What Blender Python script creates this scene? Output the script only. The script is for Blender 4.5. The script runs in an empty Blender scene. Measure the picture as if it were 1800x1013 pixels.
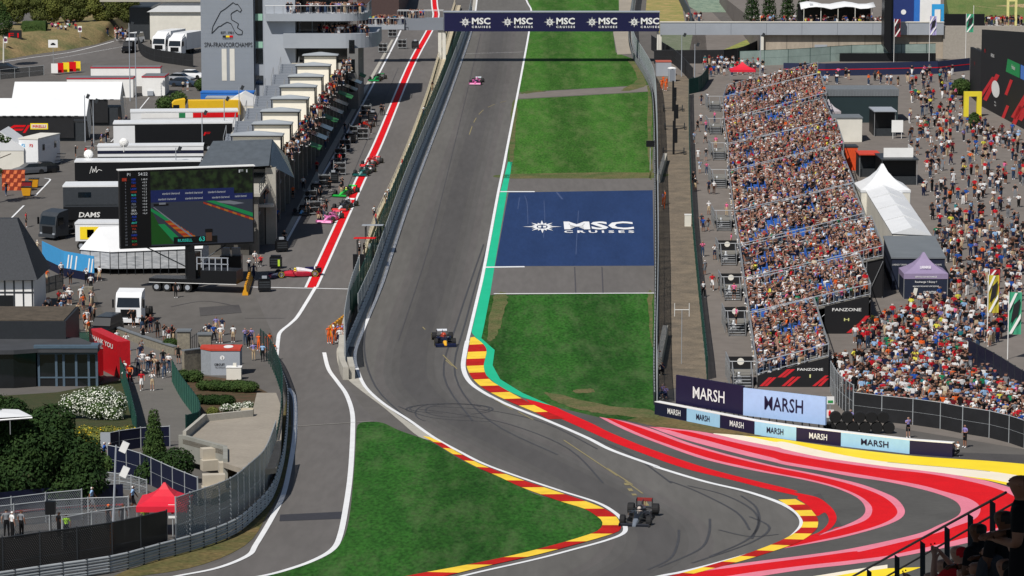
import bpy, bmesh, math, random
from mathutils import Vector, Matrix
from mathutils.geometry import tessellate_polygon
rnd = random.Random(7)
C = bpy.context.scene.collection
R = math.radians
# ---------------------------------------------------------------- camera, sky, sun, exposure
F_PX = 5500.0; PITCH = R(8.3); CAMZ = 50.0
cam_d = bpy.data.cameras.new('camera'); cam = bpy.data.objects.new('camera', cam_d); C.objects.link(cam)
cam_d.sensor_width = 36.0; cam_d.lens = F_PX / 1800.0 * 36.0
cam_d.clip_start = 1.0; cam_d.clip_end = 6000.0
cam.location = (0, 0, CAMZ); cam.rotation_euler = (math.pi / 2 - PITCH, 0, 0)
bpy.context.scene.camera = cam
world = bpy.data.worlds.new('World'); bpy.context.scene.world = world; world.use_nodes = True
SUN_EL, SUN_AZ = R(51), R(-149)        # azimuth of the sun measured from +Y towards +X
nt = world.node_tree; bg = nt.nodes['Background']
sky = nt.nodes.new('ShaderNodeTexSky'); sky.sky_type = 'NISHITA'; sky.sun_disc = False
sky.sun_elevation = SUN_EL; sky.sun_rotation = SUN_AZ
nt.links.new(sky.outputs[0], bg.inputs[0]); bg.inputs[1].default_value = 0.058
sun_d = bpy.data.lights.new('sun', 'SUN'); sun_d.energy = 4.5; sun_d.angle = R(0.5); sun_d.color = (1.0, 0.955, 0.89)
sun = bpy.data.objects.new('sun', sun_d); C.objects.link(sun)
sdir = Vector((math.sin(SUN_AZ) * math.cos(SUN_EL), math.cos(SUN_AZ) * math.cos(SUN_EL), math.sin(SUN_EL)))
sun.rotation_euler = sdir.to_track_quat('Z', 'Y').to_euler(); sun.location = (-100, 100, 200)
vs = bpy.context.scene.view_settings
vs.view_transform = 'Standard'; vs.look = 'None'; vs.gamma = 1.0; vs.exposure = 0.0
# ---------------------------------------------------------------- photo measurement -> world
def sc_px(y):                         # pixels per metre of things standing on the ground at photo row y
    k0, k1 = 560.0, 700.0
    s = 11.0 + 0.0172 * (y - 155)
    if y > k0:
        t = min(y, k1) - k0
        s += 0.0133 * t * t / (2 * (k1 - k0))
        if y > k1: s += 0.0133 * (y - k1)
    return s
def ray(px, py, D):
    u = (px - 900.0) / F_PX; v = (py - 506.5) / F_PX
    return Vector((D * u, D * (math.cos(PITCH) - v * math.sin(PITCH)), CAMZ - D * (math.sin(PITCH) + v * math.cos(PITCH))))
ROWS = [-330, -250, -150, -60, 155, 350, 560] + list(range(572, 712, 12)) + [760, 850, 930, 1013, 1100, 1250]
_pf = []
for _y in ROWS:
    _p = ray(900, _y, F_PX / sc_px(_y)); _pf.append((_p.y, _p.z))
_pf.sort()
def gz(Y):
    if Y <= _pf[0][0]: a, b = _pf[0], _pf[1]
    elif Y >= _pf[-1][0]: a, b = _pf[-2], _pf[-1]
    else:
        for a, b in zip(_pf, _pf[1:]):
            if a[0] <= Y <= b[0]: break
    return a[1] + (b[1] - a[1]) * (Y - a[0]) / (b[0] - a[0])
def at(px, py, h=0.0):                # ground point seen at a photo pixel, h metres above it
    p = ray(px, py, F_PX / sc_px(py)); p.z = gz(p.y) + h; return p
def smooth(pts, n=6, closed=False):
    if len(pts) < 3: return list(pts)
    out = []; N = len(pts)
    rng = range(N if closed else N - 1)
    for i in rng:
        p1, p2 = pts[i], pts[(i + 1) % N]
        p0 = pts[i - 1] if (i > 0 or closed) else p1
        p3 = pts[(i + 2) % N] if (i + 2 < N or closed) else p2
        for k in range(n):
            t = k / n; t2 = t * t; t3 = t2 * t
            out.append(tuple(0.5 * (2 * p1[j] + (p2[j] - p0[j]) * t + (2 * p0[j] - 5 * p1[j] + 4 * p2[j] - p3[j]) * t2 + (3 * p1[j] - p0[j] - 3 * p2[j] + p3[j]) * t3) for j in range(2)))
    if not closed: out.append(tuple(pts[-1]))
    return out
def Z(x0, y0, s, pts): return [(x0 + x / s, y0 + y / s) for x, y in pts]
def RA(pts): return Z(450, 560, 2.236, pts)
def RB(pts): return Z(1100, 660, 2.5714, pts)
def RC(pts): return Z(780, 300, 3.3775, pts)
# ---------------------------------------------------------------- materials
MATS = {}
def lin(c):
    if isinstance(c, str):
        c = [int(c[i:i + 2], 16) / 255 for i in (0, 2, 4)]
        return tuple(((x + .055) / 1.055) ** 2.4 if x > .04045 else x / 12.92 for x in c)
    return tuple(c) if len(c) == 3 else (c[0],) * 3
def mat(name, col, rough=0.7, metal=0.0, var=0.12, scale=3.0, bump=0.0, stretch=None, col2=None, coord='Object', spec=0.4, fine=0.0):
    if name in MATS: return MATS[name]
    m = bpy.data.materials.new(name); MATS[name] = m; m.use_nodes = True
    n = m.node_tree.nodes; l = m.node_tree.links; b = n['Principled BSDF']
    col = lin(col)
    b.inputs['Roughness'].default_value = rough; b.inputs['Metallic'].default_value = metal
    b.inputs['Specular IOR Level'].default_value = spec
    b.inputs['Base Color'].default_value = (*col, 1)
    m.diffuse_color = (*col, 1)
    if var or col2 or bump:
        tc = n.new('ShaderNodeTexCoord'); mp = n.new('ShaderNodeMapping')
        l.new(tc.outputs[coord], mp.inputs[0])
        if stretch: mp.inputs['Scale'].default_value = stretch
        nz = n.new('ShaderNodeTexNoise'); nz.inputs['Scale'].default_value = scale; nz.inputs['Detail'].default_value = 6
        nz.inputs['Roughness'].default_value = 0.65
        l.new(mp.outputs[0], nz.inputs['Vector'])
        rp = n.new('ShaderNodeValToRGB')
        c2 = lin(col2) if col2 else tuple(min(1, x * (1 + var)) for x in col)
        c1 = col if col2 else tuple(x * (1 - var) for x in col)
        rp.color_ramp.elements[0].position = 0.32; rp.color_ramp.elements[1].position = 0.68
        rp.color_ramp.elements[0].color = (*c1, 1); rp.color_ramp.elements[1].color = (*c2, 1)
        l.new(nz.outputs[0], rp.inputs[0])
        src = rp.outputs[0]
        if fine:
            n2 = n.new('ShaderNodeTexNoise'); n2.inputs['Scale'].default_value = scale * 14; n2.inputs['Detail'].default_value = 3
            l.new(mp.outputs[0], n2.inputs['Vector'])
            r2 = n.new('ShaderNodeMapRange'); r2.inputs[3].default_value = 1 - fine; r2.inputs[4].default_value = 1 + fine
            r2.inputs[1].default_value = .3; r2.inputs[2].default_value = .7
            l.new(n2.outputs[0], r2.inputs[0])
            mx = n.new('ShaderNodeVectorMath'); mx.operation = 'SCALE'
            l.new(src, mx.inputs[0]); l.new(r2.outputs[0], mx.inputs['Scale']); src = mx.outputs[0]
        l.new(src, b.inputs['Base Color'])
        if bump:
            bp = n.new('ShaderNodeBump'); bp.inputs['Strength'].default_value = bump; bp.inputs['Distance'].default_value = 0.05
            l.new(nz.outputs[0], bp.inputs['Height']); l.new(bp.outputs[0], b.inputs['Normal'])
    return m
def flat(name, col, rough=0.6, metal=0.0, spec=0.4): return mat(name, col, rough, metal, var=0.05, scale=1.5, spec=spec)
# ---------------------------------------------------------------- mesh builder
class MB:
    def __init__(s): s.v = []; s.f = []; s.m = []; s.smooth = False
    def add(s, vs_, fs, mi=0):
        o = len(s.v); s.v += [tuple(p) for p in vs_]
        for f in fs: s.f.append([o + i for i in f]); s.m.append(mi)
        return s
    def box(s, x, y, z, sx, sy, sz, mi=0, rz=0.0, rx=0.0, ry=0.0):   # centred in x,y; z is the bottom
        pts = [(a * sx / 2, b * sy / 2, c * sz) for c in (0, 1) for a, b in ((-1, -1), (1, -1), (1, 1), (-1, 1))]
        if rz or rx or ry:
            M = Matrix.Rotation(rz, 3, 'Z') @ Matrix.Rotation(rx, 3, 'X') @ Matrix.Rotation(ry, 3, 'Y')
            pts = [M @ Vector(p) for p in pts]
        return s.add([(p[0] + x, p[1] + y, p[2] + z) for p in pts], [(3, 2, 1, 0), (4, 5, 6, 7), (0, 1, 5, 4), (1, 2, 6, 5), (2, 3, 7, 6), (3, 0, 4, 7)], mi)
    def cube(s, x0, x1, y0, y1, z0, z1, mi=0): return s.box((x0 + x1) / 2, (y0 + y1) / 2, z0, abs(x1 - x0), abs(y1 - y0), z1 - z0, mi)
    def prism(s, poly, z0, z1, mi=0, mtop=None):
        n = len(poly); a = sum(poly[i][0] * poly[(i + 1) % n][1] - poly[(i + 1) % n][0] * poly[i][1] for i in range(n))
        if a < 0: poly = poly[::-1]
        vv = [(p[0], p[1], z0) for p in poly] + [(p[0], p[1], z1) for p in poly]
        s.add(vv, [(i, (i + 1) % n, n + (i + 1) % n, n + i) for i in range(n)] + [tuple(range(n - 1, -1, -1))], mi)
        return s.add([vv[n + i] for i in range(n)], [tuple(range(n))], mi if mtop is None else mtop)
    def xprism(s, prof, x0, x1, mi=0):           # profile in (y,z) swept along x
        n = len(prof); vv = [(x0, p[0], p[1]) for p in prof] + [(x1, p[0], p[1]) for p in prof]
        return s.add(vv, [(i, n + i, n + (i + 1) % n, (i + 1) % n) for i in range(n)] + [tuple(range(n)), tuple(range(2 * n - 1, n - 1, -1))], mi)
    def yprism(s, prof, y0, y1, mi=0):           # profile in (x,z) swept along y
        n = len(prof); vv = [(p[0], y0, p[1]) for p in prof] + [(p[0], y1, p[1]) for p in prof]
        return s.add(vv, [(i, (i + 1) % n, n + (i + 1) % n, n + i) for i in range(n)] + [tuple(range(n - 1, -1, -1)), tuple(range(n, 2 * n))], mi)
    def tube(s, a, b, r, mi=0, n=6, r2=None, cap=True):
        a = Vector(a); b = Vector(b); d = (b - a)
        if d.length < 1e-6: return s
        q = d.to_track_quat('Z', 'Y'); r2 = r if r2 is None else r2
        ring = [(math.cos(2 * math.pi * i / n), math.sin(2 * math.pi * i / n)) for i in range(n)]
        vv = [a + q @ Vector((c * r, e * r, 0)) for c, e in ring] + [b + q @ Vector((c * r2, e * r2, 0)) for c, e in ring]
        fs = [(i, (i + 1) % n, n + (i + 1) % n, n + i) for i in range(n)]
        if cap: fs += [tuple(range(n - 1, -1, -1)), tuple(range(n, 2 * n))]
        return s.add(vv, fs, mi)
    def loft(s, rings, mi=0, cap=True, closed=True):
        n = len(rings[0]); o = len(s.v); fs = []
        for k in range(len(rings) - 1):
            for i in range(n if closed else n - 1):
                j = (i + 1) % n
                fs.append((k * n + i, k * n + j, (k + 1) * n + j, (k + 1) * n + i))
        if cap: fs += [tuple(range(n - 1, -1, -1)), tuple((len(rings) - 1) * n + i for i in range(n))]
        return s.add([p for r in rings for p in r], fs, mi)
    def lathe(s, prof, cx=0, cy=0, n=12, mi=0, axis='Z', cz=0):
        rings = []
        for r, h in prof:
            ring = []
            for i in range(n):
                c, e = math.cos(2 * math.pi * i / n) * r, math.sin(2 * math.pi * i / n) * r
                ring.append((cx + c, cy + e, cz + h) if axis == 'Z' else ((cx + h, cy + c, cz + e) if axis == 'X' else (cx + e, cy + h, cz + c)))
            rings.append(ring)
        return s.loft(rings, mi)
    def build(s, name, mats, parent=None, loc=None, rz=None, sm=None):
        me = bpy.data.meshes.new(name); me.from_pydata(s.v, [], s.f)
        if not isinstance(mats, (list, tuple)): mats = [mats]
        for m in mats: me.materials.append(m)
        me.polygons.foreach_set('material_index', s.m)
        if sm or (sm is None and s.smooth): me.polygons.foreach_set('use_smooth', [True] * len(s.f))
        me.update(); o = bpy.data.objects.new(name, me); C.objects.link(o)
        if parent: o.parent = parent
        if loc is not None: o.location = loc
        if rz is not None: o.rotation_euler = (0, 0, rz)
        return o
def tag(o, label=None, cat=None, group=None, kind=None):
    if label: o['label'] = label
    if cat: o['category'] = cat
    if group: o['group'] = group
    if kind: o['kind'] = kind
    return o
def thing(name, label, cat, loc=(0, 0, 0), rz=0.0, group=None):
    o = bpy.data.objects.new(name, None); C.objects.link(o); o.location = loc; o.rotation_euler = (0, 0, rz)
    return tag(o, label, cat, group)
def copy_thing(o, loc, rz, label, group=None):
    c = o.copy(); C.objects.link(c); c.location = loc; c.rotation_euler = (0, 0, rz); c['label'] = label
    if group: c['group'] = group
    for ch in o.children:
        d = ch.copy(); C.objects.link(d); d.parent = c
        for g in ch.children:
            e = g.copy(); C.objects.link(e); e.parent = d
    return c
def lookat(A, B):                      # frame: origin A, +x towards B
    return math.atan2(B.y - A.y, B.x - A.x), math.hypot(B.x - A.x, B.y - A.y)
_tc = {}
def text_mb(mb, s, size, M, mi=0, width=None, bold=0.0, depth=0.02, align='CENTER'):
    key = (s, bold)
    if key not in _tc:
        cu = bpy.data.curves.new('t', 'FONT'); cu.body = s; cu.size = 1; cu.offset = bold; cu.extrude = 0; cu.resolution_u = 2
        ob = bpy.data.objects.new('t', cu); C.objects.link(ob)
        me = bpy.data.meshes.new_from_object(ob.evaluated_get(bpy.context.evaluated_depsgraph_get()))
        vs_ = [v.co.copy() for v in me.vertices]; fs = [tuple(p.vertices) for p in me.polygons]
        bpy.data.objects.remove(ob); bpy.data.curves.remove(cu); bpy.data.meshes.remove(me)
        _tc[key] = (vs_, fs)
    vs_, fs = _tc[key]
    x0 = min(v.x for v in vs_); x1 = max(v.x for v in vs_); y0 = min(v.y for v in vs_); y1 = max(v.y for v in vs_)
    ky = size / (y1 - y0); kx = ky if width is None else width / (x1 - x0)
    ox = (x0 + x1) / 2 if align == 'CENTER' else x0
    mb.add([M @ Vector(((v.x - ox) * kx, (v.y - y0) * ky, depth)) for v in vs_], fs, mi)   # M maps text (x right, y up, z out)
def face_M(o, right, up):              # text plane: origin, right and up vectors
    r = Vector(right).normalized(); u = Vector(up).normalized(); n = r.cross(u)
    M = Matrix((r, u, n)).transposed().to_4x4(); M.translation = Vector(o); return M
# ---------------------------------------------------------------- drape painted areas on the ground profile
def poly_px(pts): return [at(*p) for p in pts]
def drape_mesh(polys, layer):
    """polys: list of (list of Vector/xy, material index). returns MB draped on the ground profile"""
    mb = MB()
    for poly, mi in polys:
        bm = bmesh.new()
        vv = [Vector((p[0], p[1], 0)) for p in poly]
        tri = tessellate_polygon([vv])
        bv = [bm.verts.new(v) for v in vv]
        for t in tri:
            try: bm.faces.new([bv[i] for i in t])
            except ValueError: pass
        ys = [p[1] for p in poly]; lo, hi = min(ys), max(ys)
        for Y, _ in _pf:
            if lo < Y < hi:
                bmesh.ops.bisect_plane(bm, geom=bm.verts[:] + bm.edges[:] + bm.faces[:], plane_co=(0, Y, 0), plane_no=(0, 1, 0), dist=1e-4)
        bmesh.ops.recalc_face_normals(bm, faces=bm.faces)
        bm.verts.index_update()
        for f in bm.faces:
            if f.normal.z < 0: f.normal_flip()
        mb.add([(v.co.x, v.co.y, gz(v.co.y) + layer * 0.006) for v in bm.verts], [[v.index for v in f.verts] for f in bm.faces], mi)
        bm.free()
    return mb
def area(name, px, m, layer, curve=False, parent=None):
    if curve: px = smooth(px, 4, True)
    o = drape_mesh([(poly_px(px), 0)], layer).build(name, m)
    return tag(o, kind='structure')
def offset_line(P, w0, w1):
    L, Rr = [], []
    for i, p in enumerate(P):
        a = P[max(0, i - 1)]; b = P[min(len(P) - 1, i + 1)]
        d = Vector((b.x - a.x, b.y - a.y)); d.normalize(); nrm = Vector((-d.y, d.x))
        L.append((p.x + nrm.x * w0, p.y + nrm.y * w0)); Rr.append((p.x + nrm.x * w1, p.y + nrm.y * w1))
    return L, Rr
def stripe_polys(px, w, n=6, mi=0, dash=None, sm=True):
    P = poly_px(smooth(px, n) if sm else px); L, Rr = offset_line(P, w / 2, -w / 2)
    out = []
    for i in range(len(P) - 1):
        if dash and (i % dash[1]) >= dash[0]: continue
        out.append(([L[i], L[i + 1], Rr[i + 1], Rr[i]], mi))
    return out
def lines(name, specs, m, layer):
    ps = []
    for px, w in specs: ps += stripe_polys(px, w)
    return tag(drape_mesh(ps, layer).build(name, m), kind='structure')
def band(name, e0, e1, m, layer, n=5):      # area between two edge curves given in photo pixels
    return area(name, smooth(e0, n) + smooth(e1, n)[::-1], m, layer)
def resample(P, step):
    out = [P[0].copy()]; acc = 0
    for a, b in zip(P, P[1:]):
        L = (b - a).length; d = step - acc
        while d <= L:
            out.append(a.lerp(b, d / L)); d += step
        acc = (acc + L) % step if L > 0 else acc
        acc = L - (d - step)
    return out
# ================================================================ the setting
M_asph = mat('asphalt_yard', '615e5b', .85, var=.10, scale=.05, fine=.08, stretch=(1, .5, 1), spec=.12)
M_track = mat('asphalt_track', '62605d', .8, var=.13, scale=.12, stretch=(1, .12, 1), fine=.07, spec=.12)
M_pit = mat('asphalt_pit', '656260', .85, var=.10, scale=.12, stretch=(1, .15, 1), fine=.07, spec=.12)
M_plaza = mat('asphalt_plaza', '746e69', .9, var=.08, scale=.05, fine=.08, spec=.12)
M_run = mat('asphalt_runoff', '555452', .85, var=.12, scale=.15, fine=.06, spec=.12)
M_gravel = mat('gravel', '7f7364', .95, var=.2, scale=.5, col2='625b52', fine=.25, spec=.12)
M_dirt = mat('dry_dirt', '8c7350', .95, scale=.5, col2='6b6a52', fine=.2)
M_conc = mat('concrete', 'a9a59b', .85, var=.1, scale=.6, fine=.06)
M_sand = mat('sandy_slab', '938b7f', .9, var=.1, scale=.3, fine=.08)
M_white = mat('white_paint', 'e4e5e6', .6, var=.06, scale=.8)
M_red = mat('red_paint', 'd0161e', .8, var=.09, scale=.5, fine=.07, spec=.12)
M_pink = mat('pink_paint', 'db7f92', .8, var=.08, scale=.5, fine=.06, spec=.12)
M_cream = mat('cream_paint', 'ece2cd', .6, var=.04, scale=.3, spec=.12)
M_yel = mat('yellow_paint', 'f2d530', .6, var=.05, scale=.3, spec=.12)
M_kred = mat('kerb_red', 'b01c16', .7, var=.22, scale=.6, spec=.12)
M_kyel = mat('kerb_yellow', 'ecc63e', .7, var=.14, scale=.6, spec=.12)
M_green = mat('green_paint', '24b489', .6, var=.06, scale=.3, spec=.12)
M_blue = mat('blue_paint', '25385f', .6, var=.14, scale=.25, fine=.09, stretch=(1, .15, 1), spec=.12)
def grass_mat(name, a, b, dry):
    m = mat(name, a, .95, col2=b, scale=.3, stretch=(1, .3, 1), fine=.42, spec=.1)
    n = m.node_tree.nodes; l = m.node_tree.links; bs = n['Principled BSDF']
    src = bs.inputs['Base Color'].links[0].from_socket
    tc = n.new('ShaderNodeTexCoord'); sx = n.new('ShaderNodeSeparateXYZ'); l.new(tc.outputs['Object'], sx.inputs[0])
    wv = n.new('ShaderNodeMath'); wv.operation = 'SINE'; ml = n.new('ShaderNodeMath'); ml.operation = 'MULTIPLY'; ml.inputs[1].default_value = .55
    l.new(sx.outputs[0], ml.inputs[0]); l.new(ml.outputs[0], wv.inputs[0])
    mr = n.new('ShaderNodeMapRange'); mr.inputs[1].default_value = -.4; mr.inputs[2].default_value = .4; mr.inputs[3].default_value = .84; mr.inputs[4].default_value = 1.14
    l.new(wv.outputs[0], mr.inputs[0])
    sc = n.new('ShaderNodeVectorMath'); sc.operation = 'SCALE'; l.new(src, sc.inputs[0]); l.new(mr.outputs[0], sc.inputs['Scale'])
    nz = n.new('ShaderNodeTexNoise'); nz.inputs['Scale'].default_value = .35; nz.inputs['Detail'].default_value = 12; nz.inputs['Roughness'].default_value = .75
    mp = n.new('ShaderNodeMapping'); mp.inputs['Scale'].default_value = (1.6, .3, 1); mp.inputs['Location'].default_value = (9, 4, 0)
    l.new(tc.outputs['Object'], mp.inputs[0]); l.new(mp.outputs[0], nz.inputs['Vector'])
    r2 = n.new('ShaderNodeMapRange'); r2.inputs[1].default_value = .47; r2.inputs[2].default_value = .72; r2.inputs[4].default_value = .6
    l.new(nz.outputs[0], r2.inputs[0])
    mx = n.new('ShaderNodeMix'); mx.data_type = 'RGBA'; l.new(r2.outputs[0], mx.inputs['Factor']); l.new(sc.outputs[0], mx.inputs['A'])
    mx.inputs['B'].default_value = (*lin(dry), 1); l.new(mx.outputs['Result'], bs.inputs['Base Color'])
    return m
M_grass = grass_mat('mown_grass', (.030, .096, .013), (.044, .128, .018), (.14, .18, .07))
M_grass2 = grass_mat('mown_grass_near', (.016, .070, .010), (.026, .098, .014), (.10, .15, .06))
M_rough = mat('rough_grass', (.07, .085, .03), .95, col2=(.19, .13, .06), scale=.25, fine=.3, spec=.1)
# one sheet of ground reaching far past the picture
mb = MB()
Ys = [40.0] + [p[0] for p in _pf] + [3500.0]
Ys = sorted(set(y for y in Ys if y >= 40))
xs = [-1500, -300, 300, 1500]
for i in range(len(Ys) - 1):
    for j in range(3):
        mb.add([(xs[j], Ys[i], gz(Ys[i])), (xs[j + 1], Ys[i], gz(Ys[i])), (xs[j + 1], Ys[i + 1], gz(Ys[i + 1])), (xs[j], Ys[i + 1], gz(Ys[i + 1]))], [(0, 1, 2, 3)])
tag(mb.build('ground', M_asph), kind='structure')

L_left = [(845, -60), (836, 19), (829, 55), (810, 112), (782, 190), (725, 340), (687, 453), (670, 505), (645, 565), (627, 610), (624, 632), (628, 650)] + RA([(430, 270), (500, 335), (600, 400), (700, 470), (800, 525), (900, 575), (1050, 630), (1200, 680), (1340, 725), (1410, 765), (1442, 800), (1448, 842), (1380, 873), (1250, 909), (1100, 948), (900, 993), (790, 1019), (560, 1070)])
L_right = [(905, -60), (925, 0), (934, 20), (930, 56), (920, 112), (910, 165), (893, 253), (884, 300)] + RC([(320, 150), (240, 580), (200, 760), (140, 1013)])[0:] + RA([(822, 130), (815, 195), (840, 250), (900, 295), (1000, 345), (1150, 405), (1300, 470), (1400, 520), (1565, 580)]) + RB([(150, 420), (350, 480), (520, 520), (620, 550), (700, 580), (760, 612), (790, 640), (800, 670), (785, 700), (740, 740), (670, 775), (560, 810), (400, 855), (260, 890), (165, 908), (0, 945), (-300, 985)])
band('track_surface', L_left, L_right, M_track, 2, 4)
pit_l = [(640, -60), (575, 60), (562, 120), (500, 250), (420, 380), (455, 470), (440, 500), (486, 600), (484, 640), (505, 690), (514, 760), (505, 830), (490, 880), (440, 960), (380, 990), (300, 1013), (150, 1060)]
pit_r = [(800, -60), (790, 55), (768, 118), (742, 200), (697, 315), (650, 420), (627, 507), (600, 560), (595, 620), (600, 660), (640, 720), (700, 770), (705, 800), (640, 900), (560, 1000), (500, 1060)]
area('pit_lane', pit_l + pit_r[::-1], M_pit, 1)
# right hand field
area('gravel_strip', [(1150, 125), (1212, 135), (1213, 300), (1219, 420), (1233, 565), (1243, 672), (1150, 690)], M_gravel, 3)
area('walkway', [(1172, 60), (1240, 60), (1300, 690), (1210, 672)], M_plaza, 2)
area('plaza', [(1235, 60), (1800, 60), (2300, 300), (2300, 790), (1800, 790), (1500, 740), (1290, 690), (1262, 400)], M_plaza, 1)
area('gravel_bed', Z(750, 0, 4, [(1350, -120), (1470, -120), (1440, 380), (1340, 385), (1312, 230), (1352, 80)]), M_sand, 3)
gL = lambda y: None
area('infield_grass_far', [(925, -60)] + Z(750, 0, 4, [(712, 0), (745, 80), (722, 220), (680, 450), (645, 650), (1560, 598), (1450, 415), (1330, 370), (1310, 230), (1352, 80), (1350, -200)]), M_grass, 2)
area('infield_grass_middle', Z(750, 0, 4, [(636, 700), (1584, 645)]) + [(1149, 200), (1146, 315), (891, 315), (893, 253)], M_grass, 2)
area('service_path', Z(750, 0, 4, [(640, 655), (1590, 600), (1590, 642), (640, 695)]), M_plaza, 3)
area('crossing_apron', [(893, 313), (1152, 313)] + RC([(1252, 728), (240, 740)]), M_pit, 3)
area('blue_painted_apron', RC([(385, 131), (1240, 118), (1249, 566), (305, 569)]), M_blue, 4)
area('infield_grass_near', RC([(270, 738), (1252, 728)]) + [(1152, 600), (1153, 745)] + RB([(230, 262), (180, 240), (0, 205)]) + RA([(1450, 400), (1350, 390), (1250, 366), (1165, 345), (1050, 300), (950, 240), (925, 180), (930, 125), (885, 80)]), M_grass2, 2)
area('verge_grass', RB([(0, 203), (128, 180), (430, 240), (620, 272), (560, 276), (420, 268), (300, 262), (180, 242)]), M_rough, 3)
area('runoff_surface', RA([(1165, 345), (1250, 366), (1350, 390), (1450, 400)]) + RB([(0, 205), (180, 240), (400, 262), (600, 275), (800, 303), (1000, 325), (1250, 356), (1480, 376), (1900, 400), (2300, 600), (2300, 1300), (-300, 1300)]) + RB([(-300, 985), (0, 945), (165, 908), (400, 855), (670, 775), (785, 700), (800, 670), (700, 580), (350, 480), (0, 370)]) + RA([(1300, 470), (1150, 405), (1130, 390)]), M_run, 3)
area('green_run_off', [(893, 285), (901, 285)] + RC([(380, 100), (300, 580), (275, 740), (225, 990)]) + RA([(885, 78), (938, 125), (930, 185), (960, 240), (1050, 295), (1165, 345), (1050, 312), (960, 272), (905, 225), (893, 190), (905, 120), (850, 60)]) + RC([(165, 960), (215, 740), (250, 580), (330, 150)]), M_green, 4)
# painted sweeps on the run-off
def R1(pts): return Z(1040, 710, 5, pts)
def R2(pts): return Z(1380, 740, 5, pts)
def R3(pts): return Z(1140, 860, 5, pts)
A_up = RA([(1060, 318), (1165, 345), (1210, 365)]) + R1([(0, 175), (150, 250), (400, 355), (600, 430), (800, 500), (1000, 565), (1200, 620), (1500, 695), (1800, 768)]) + R3([(1280, 30), (1480, 75), (1580, 140), (1640, 210), (1650, 280), (1600, 350), (1500, 410)])
A_lo = RA([(1090, 345), (1205, 398)]) + R1([(0, 255), (200, 345), (450, 440), (650, 515), (850, 580), (1050, 630), (1300, 690), (1550, 755), (1800, 812)]) + R3([(1310, 85), (1400, 150), (1450, 205), (1485, 240), (1550, 210), (1585, 270), (1560, 330), (1500, 380), (1430, 412)])
band('red_sweep_inner', A_up, A_lo, M_red, 5)
B0 = R1([(65, 118), (200, 190), (400, 280), (650, 375), (900, 465), (1100, 520), (1300, 565), (1500, 605)]) + R2([(0, 490), (200, 530), (400, 580), (560, 640), (660, 700), (705, 770), (690, 830), (620, 880), (480, 940), (280, 1005)])
B1 = R1([(130, 130), (300, 212), (500, 298), (700, 370), (900, 440), (1100, 500), (1300, 545), (1500, 588)]) + R2([(0, 478), (200, 515), (400, 565), (560, 620), (680, 680), (757, 750), (760, 820), (710, 875), (600, 920), (430, 970), (300, 1010)])
B2 = R1([(190, 136), (300, 170), (450, 220), (600, 275), (800, 350), (1000, 410), (1200, 465), (1400, 515), (1600, 560)]) + R2([(0, 430), (200, 470), (400, 515), (620, 575), (800, 640), (920, 710), (985, 790), (960, 850), (850, 910), (700, 960)]) + R3([(1700, 412), (1500, 455), (1210, 517)])
B3 = R1([(320, 164), (500, 215), (600, 250), (800, 327), (1000, 392), (1200, 449), (1400, 499), (1600, 547)]) + R2([(0, 418), (200, 455), (420, 500), (650, 555), (850, 625), (980, 690), (1050, 780), (1030, 850), (920, 910), (750, 965)]) + R3([(1700, 430), (1500, 470), (1190, 525)])
band('pink_sweep_first', B0, B1, M_pink, 5); band('red_sweep_first', B1, B2, M_red, 5); band('pink_sweep_second', B2, B3, M_pink, 5)
area('red_sweep_fill', R3([(1480, 390), (1455, 410), (1600, 372), (1640, 340), (1800, 320), (1800, 380), (1500, 455), (1210, 517), (1180, 522), (1320, 470), (1410, 415)]), M_red, 4)
C0 = R1([(330, 164), (520, 212), (620, 250), (800, 312), (1000, 368), (1200, 420), (1400, 470), (1600, 515)]) + R2([(0, 390), (300, 440), (600, 495), (900, 540), (1200, 605), (1400, 665), (1510, 720), (1545, 790), (1500, 850), (1350, 920), (1150, 1000)]) + R3([(1800, 522), (1400, 582), (1000, 632), (700, 672), (500, 712), (300, 745)])
C1 = R1([(500, 205), (600, 218), (700, 240), (850, 285), (1000, 322), (1200, 377), (1400, 430), (1600, 480)]) + R2([(0, 362), (300, 415), (600, 465), (900, 515), (1200, 570), (1400, 625), (1600, 680), (1700, 740), (1715, 800), (1660, 870), (1500, 930), (1300, 1000)]) + R3([(1900, 545), (1800, 552), (1400, 607), (1000, 657), (700, 697), (480, 725), (280, 760)])
C2 = R1([(560, 208), (700, 230), (850, 247), (1000, 282), (1200, 330), (1400, 375), (1600, 415)]) + R2([(0, 290), (300, 345), (600, 390), (900, 430), (1200, 460), (1500, 510), (1800, 580), (2000, 660), (2100, 760), (2000, 880), (1700, 1000)]) + R3([(2200, 570), (1800, 628), (1400, 672), (1000, 722), (700, 767), (200, 840)])
C3 = R1([(600, 208), (760, 225), (900, 240), (1070, 267), (1300, 320), (1500, 360), (1650, 388)]) + R2([(0, 255), (300, 320), (600, 365), (900, 405), (1200, 440), (1500, 480), (1800, 537), (2100, 640), (2200, 760), (2120, 890), (1800, 1030)]) + R3([(2200, 600), (1800, 662), (1400, 707), (1000, 767), (500, 850)])
band('pink_sweep_third', C0, C1, M_pink, 5); band('red_sweep_outer', C1, C2, M_red, 5); band('pink_sweep_fourth', C2, C3, M_pink, 5)
D2 = R1([(1070, 267), (1300, 320), (1500, 360), (1650, 388)]) + R2([(0, 255), (300, 320), (600, 365), (900, 405), (1200, 440), (1500, 480), (1800, 528), (2300, 640)])
D3 = R1([(1070, 262), (1200, 270), (1380, 291), (1600, 337)]) + R2([(0, 190), (300, 260), (600, 320), (900, 365), (1200, 392), (1500, 417), (1800, 447), (2300, 520)])
band('cream_sweep', D2, D3, M_cream, 5)
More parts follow.
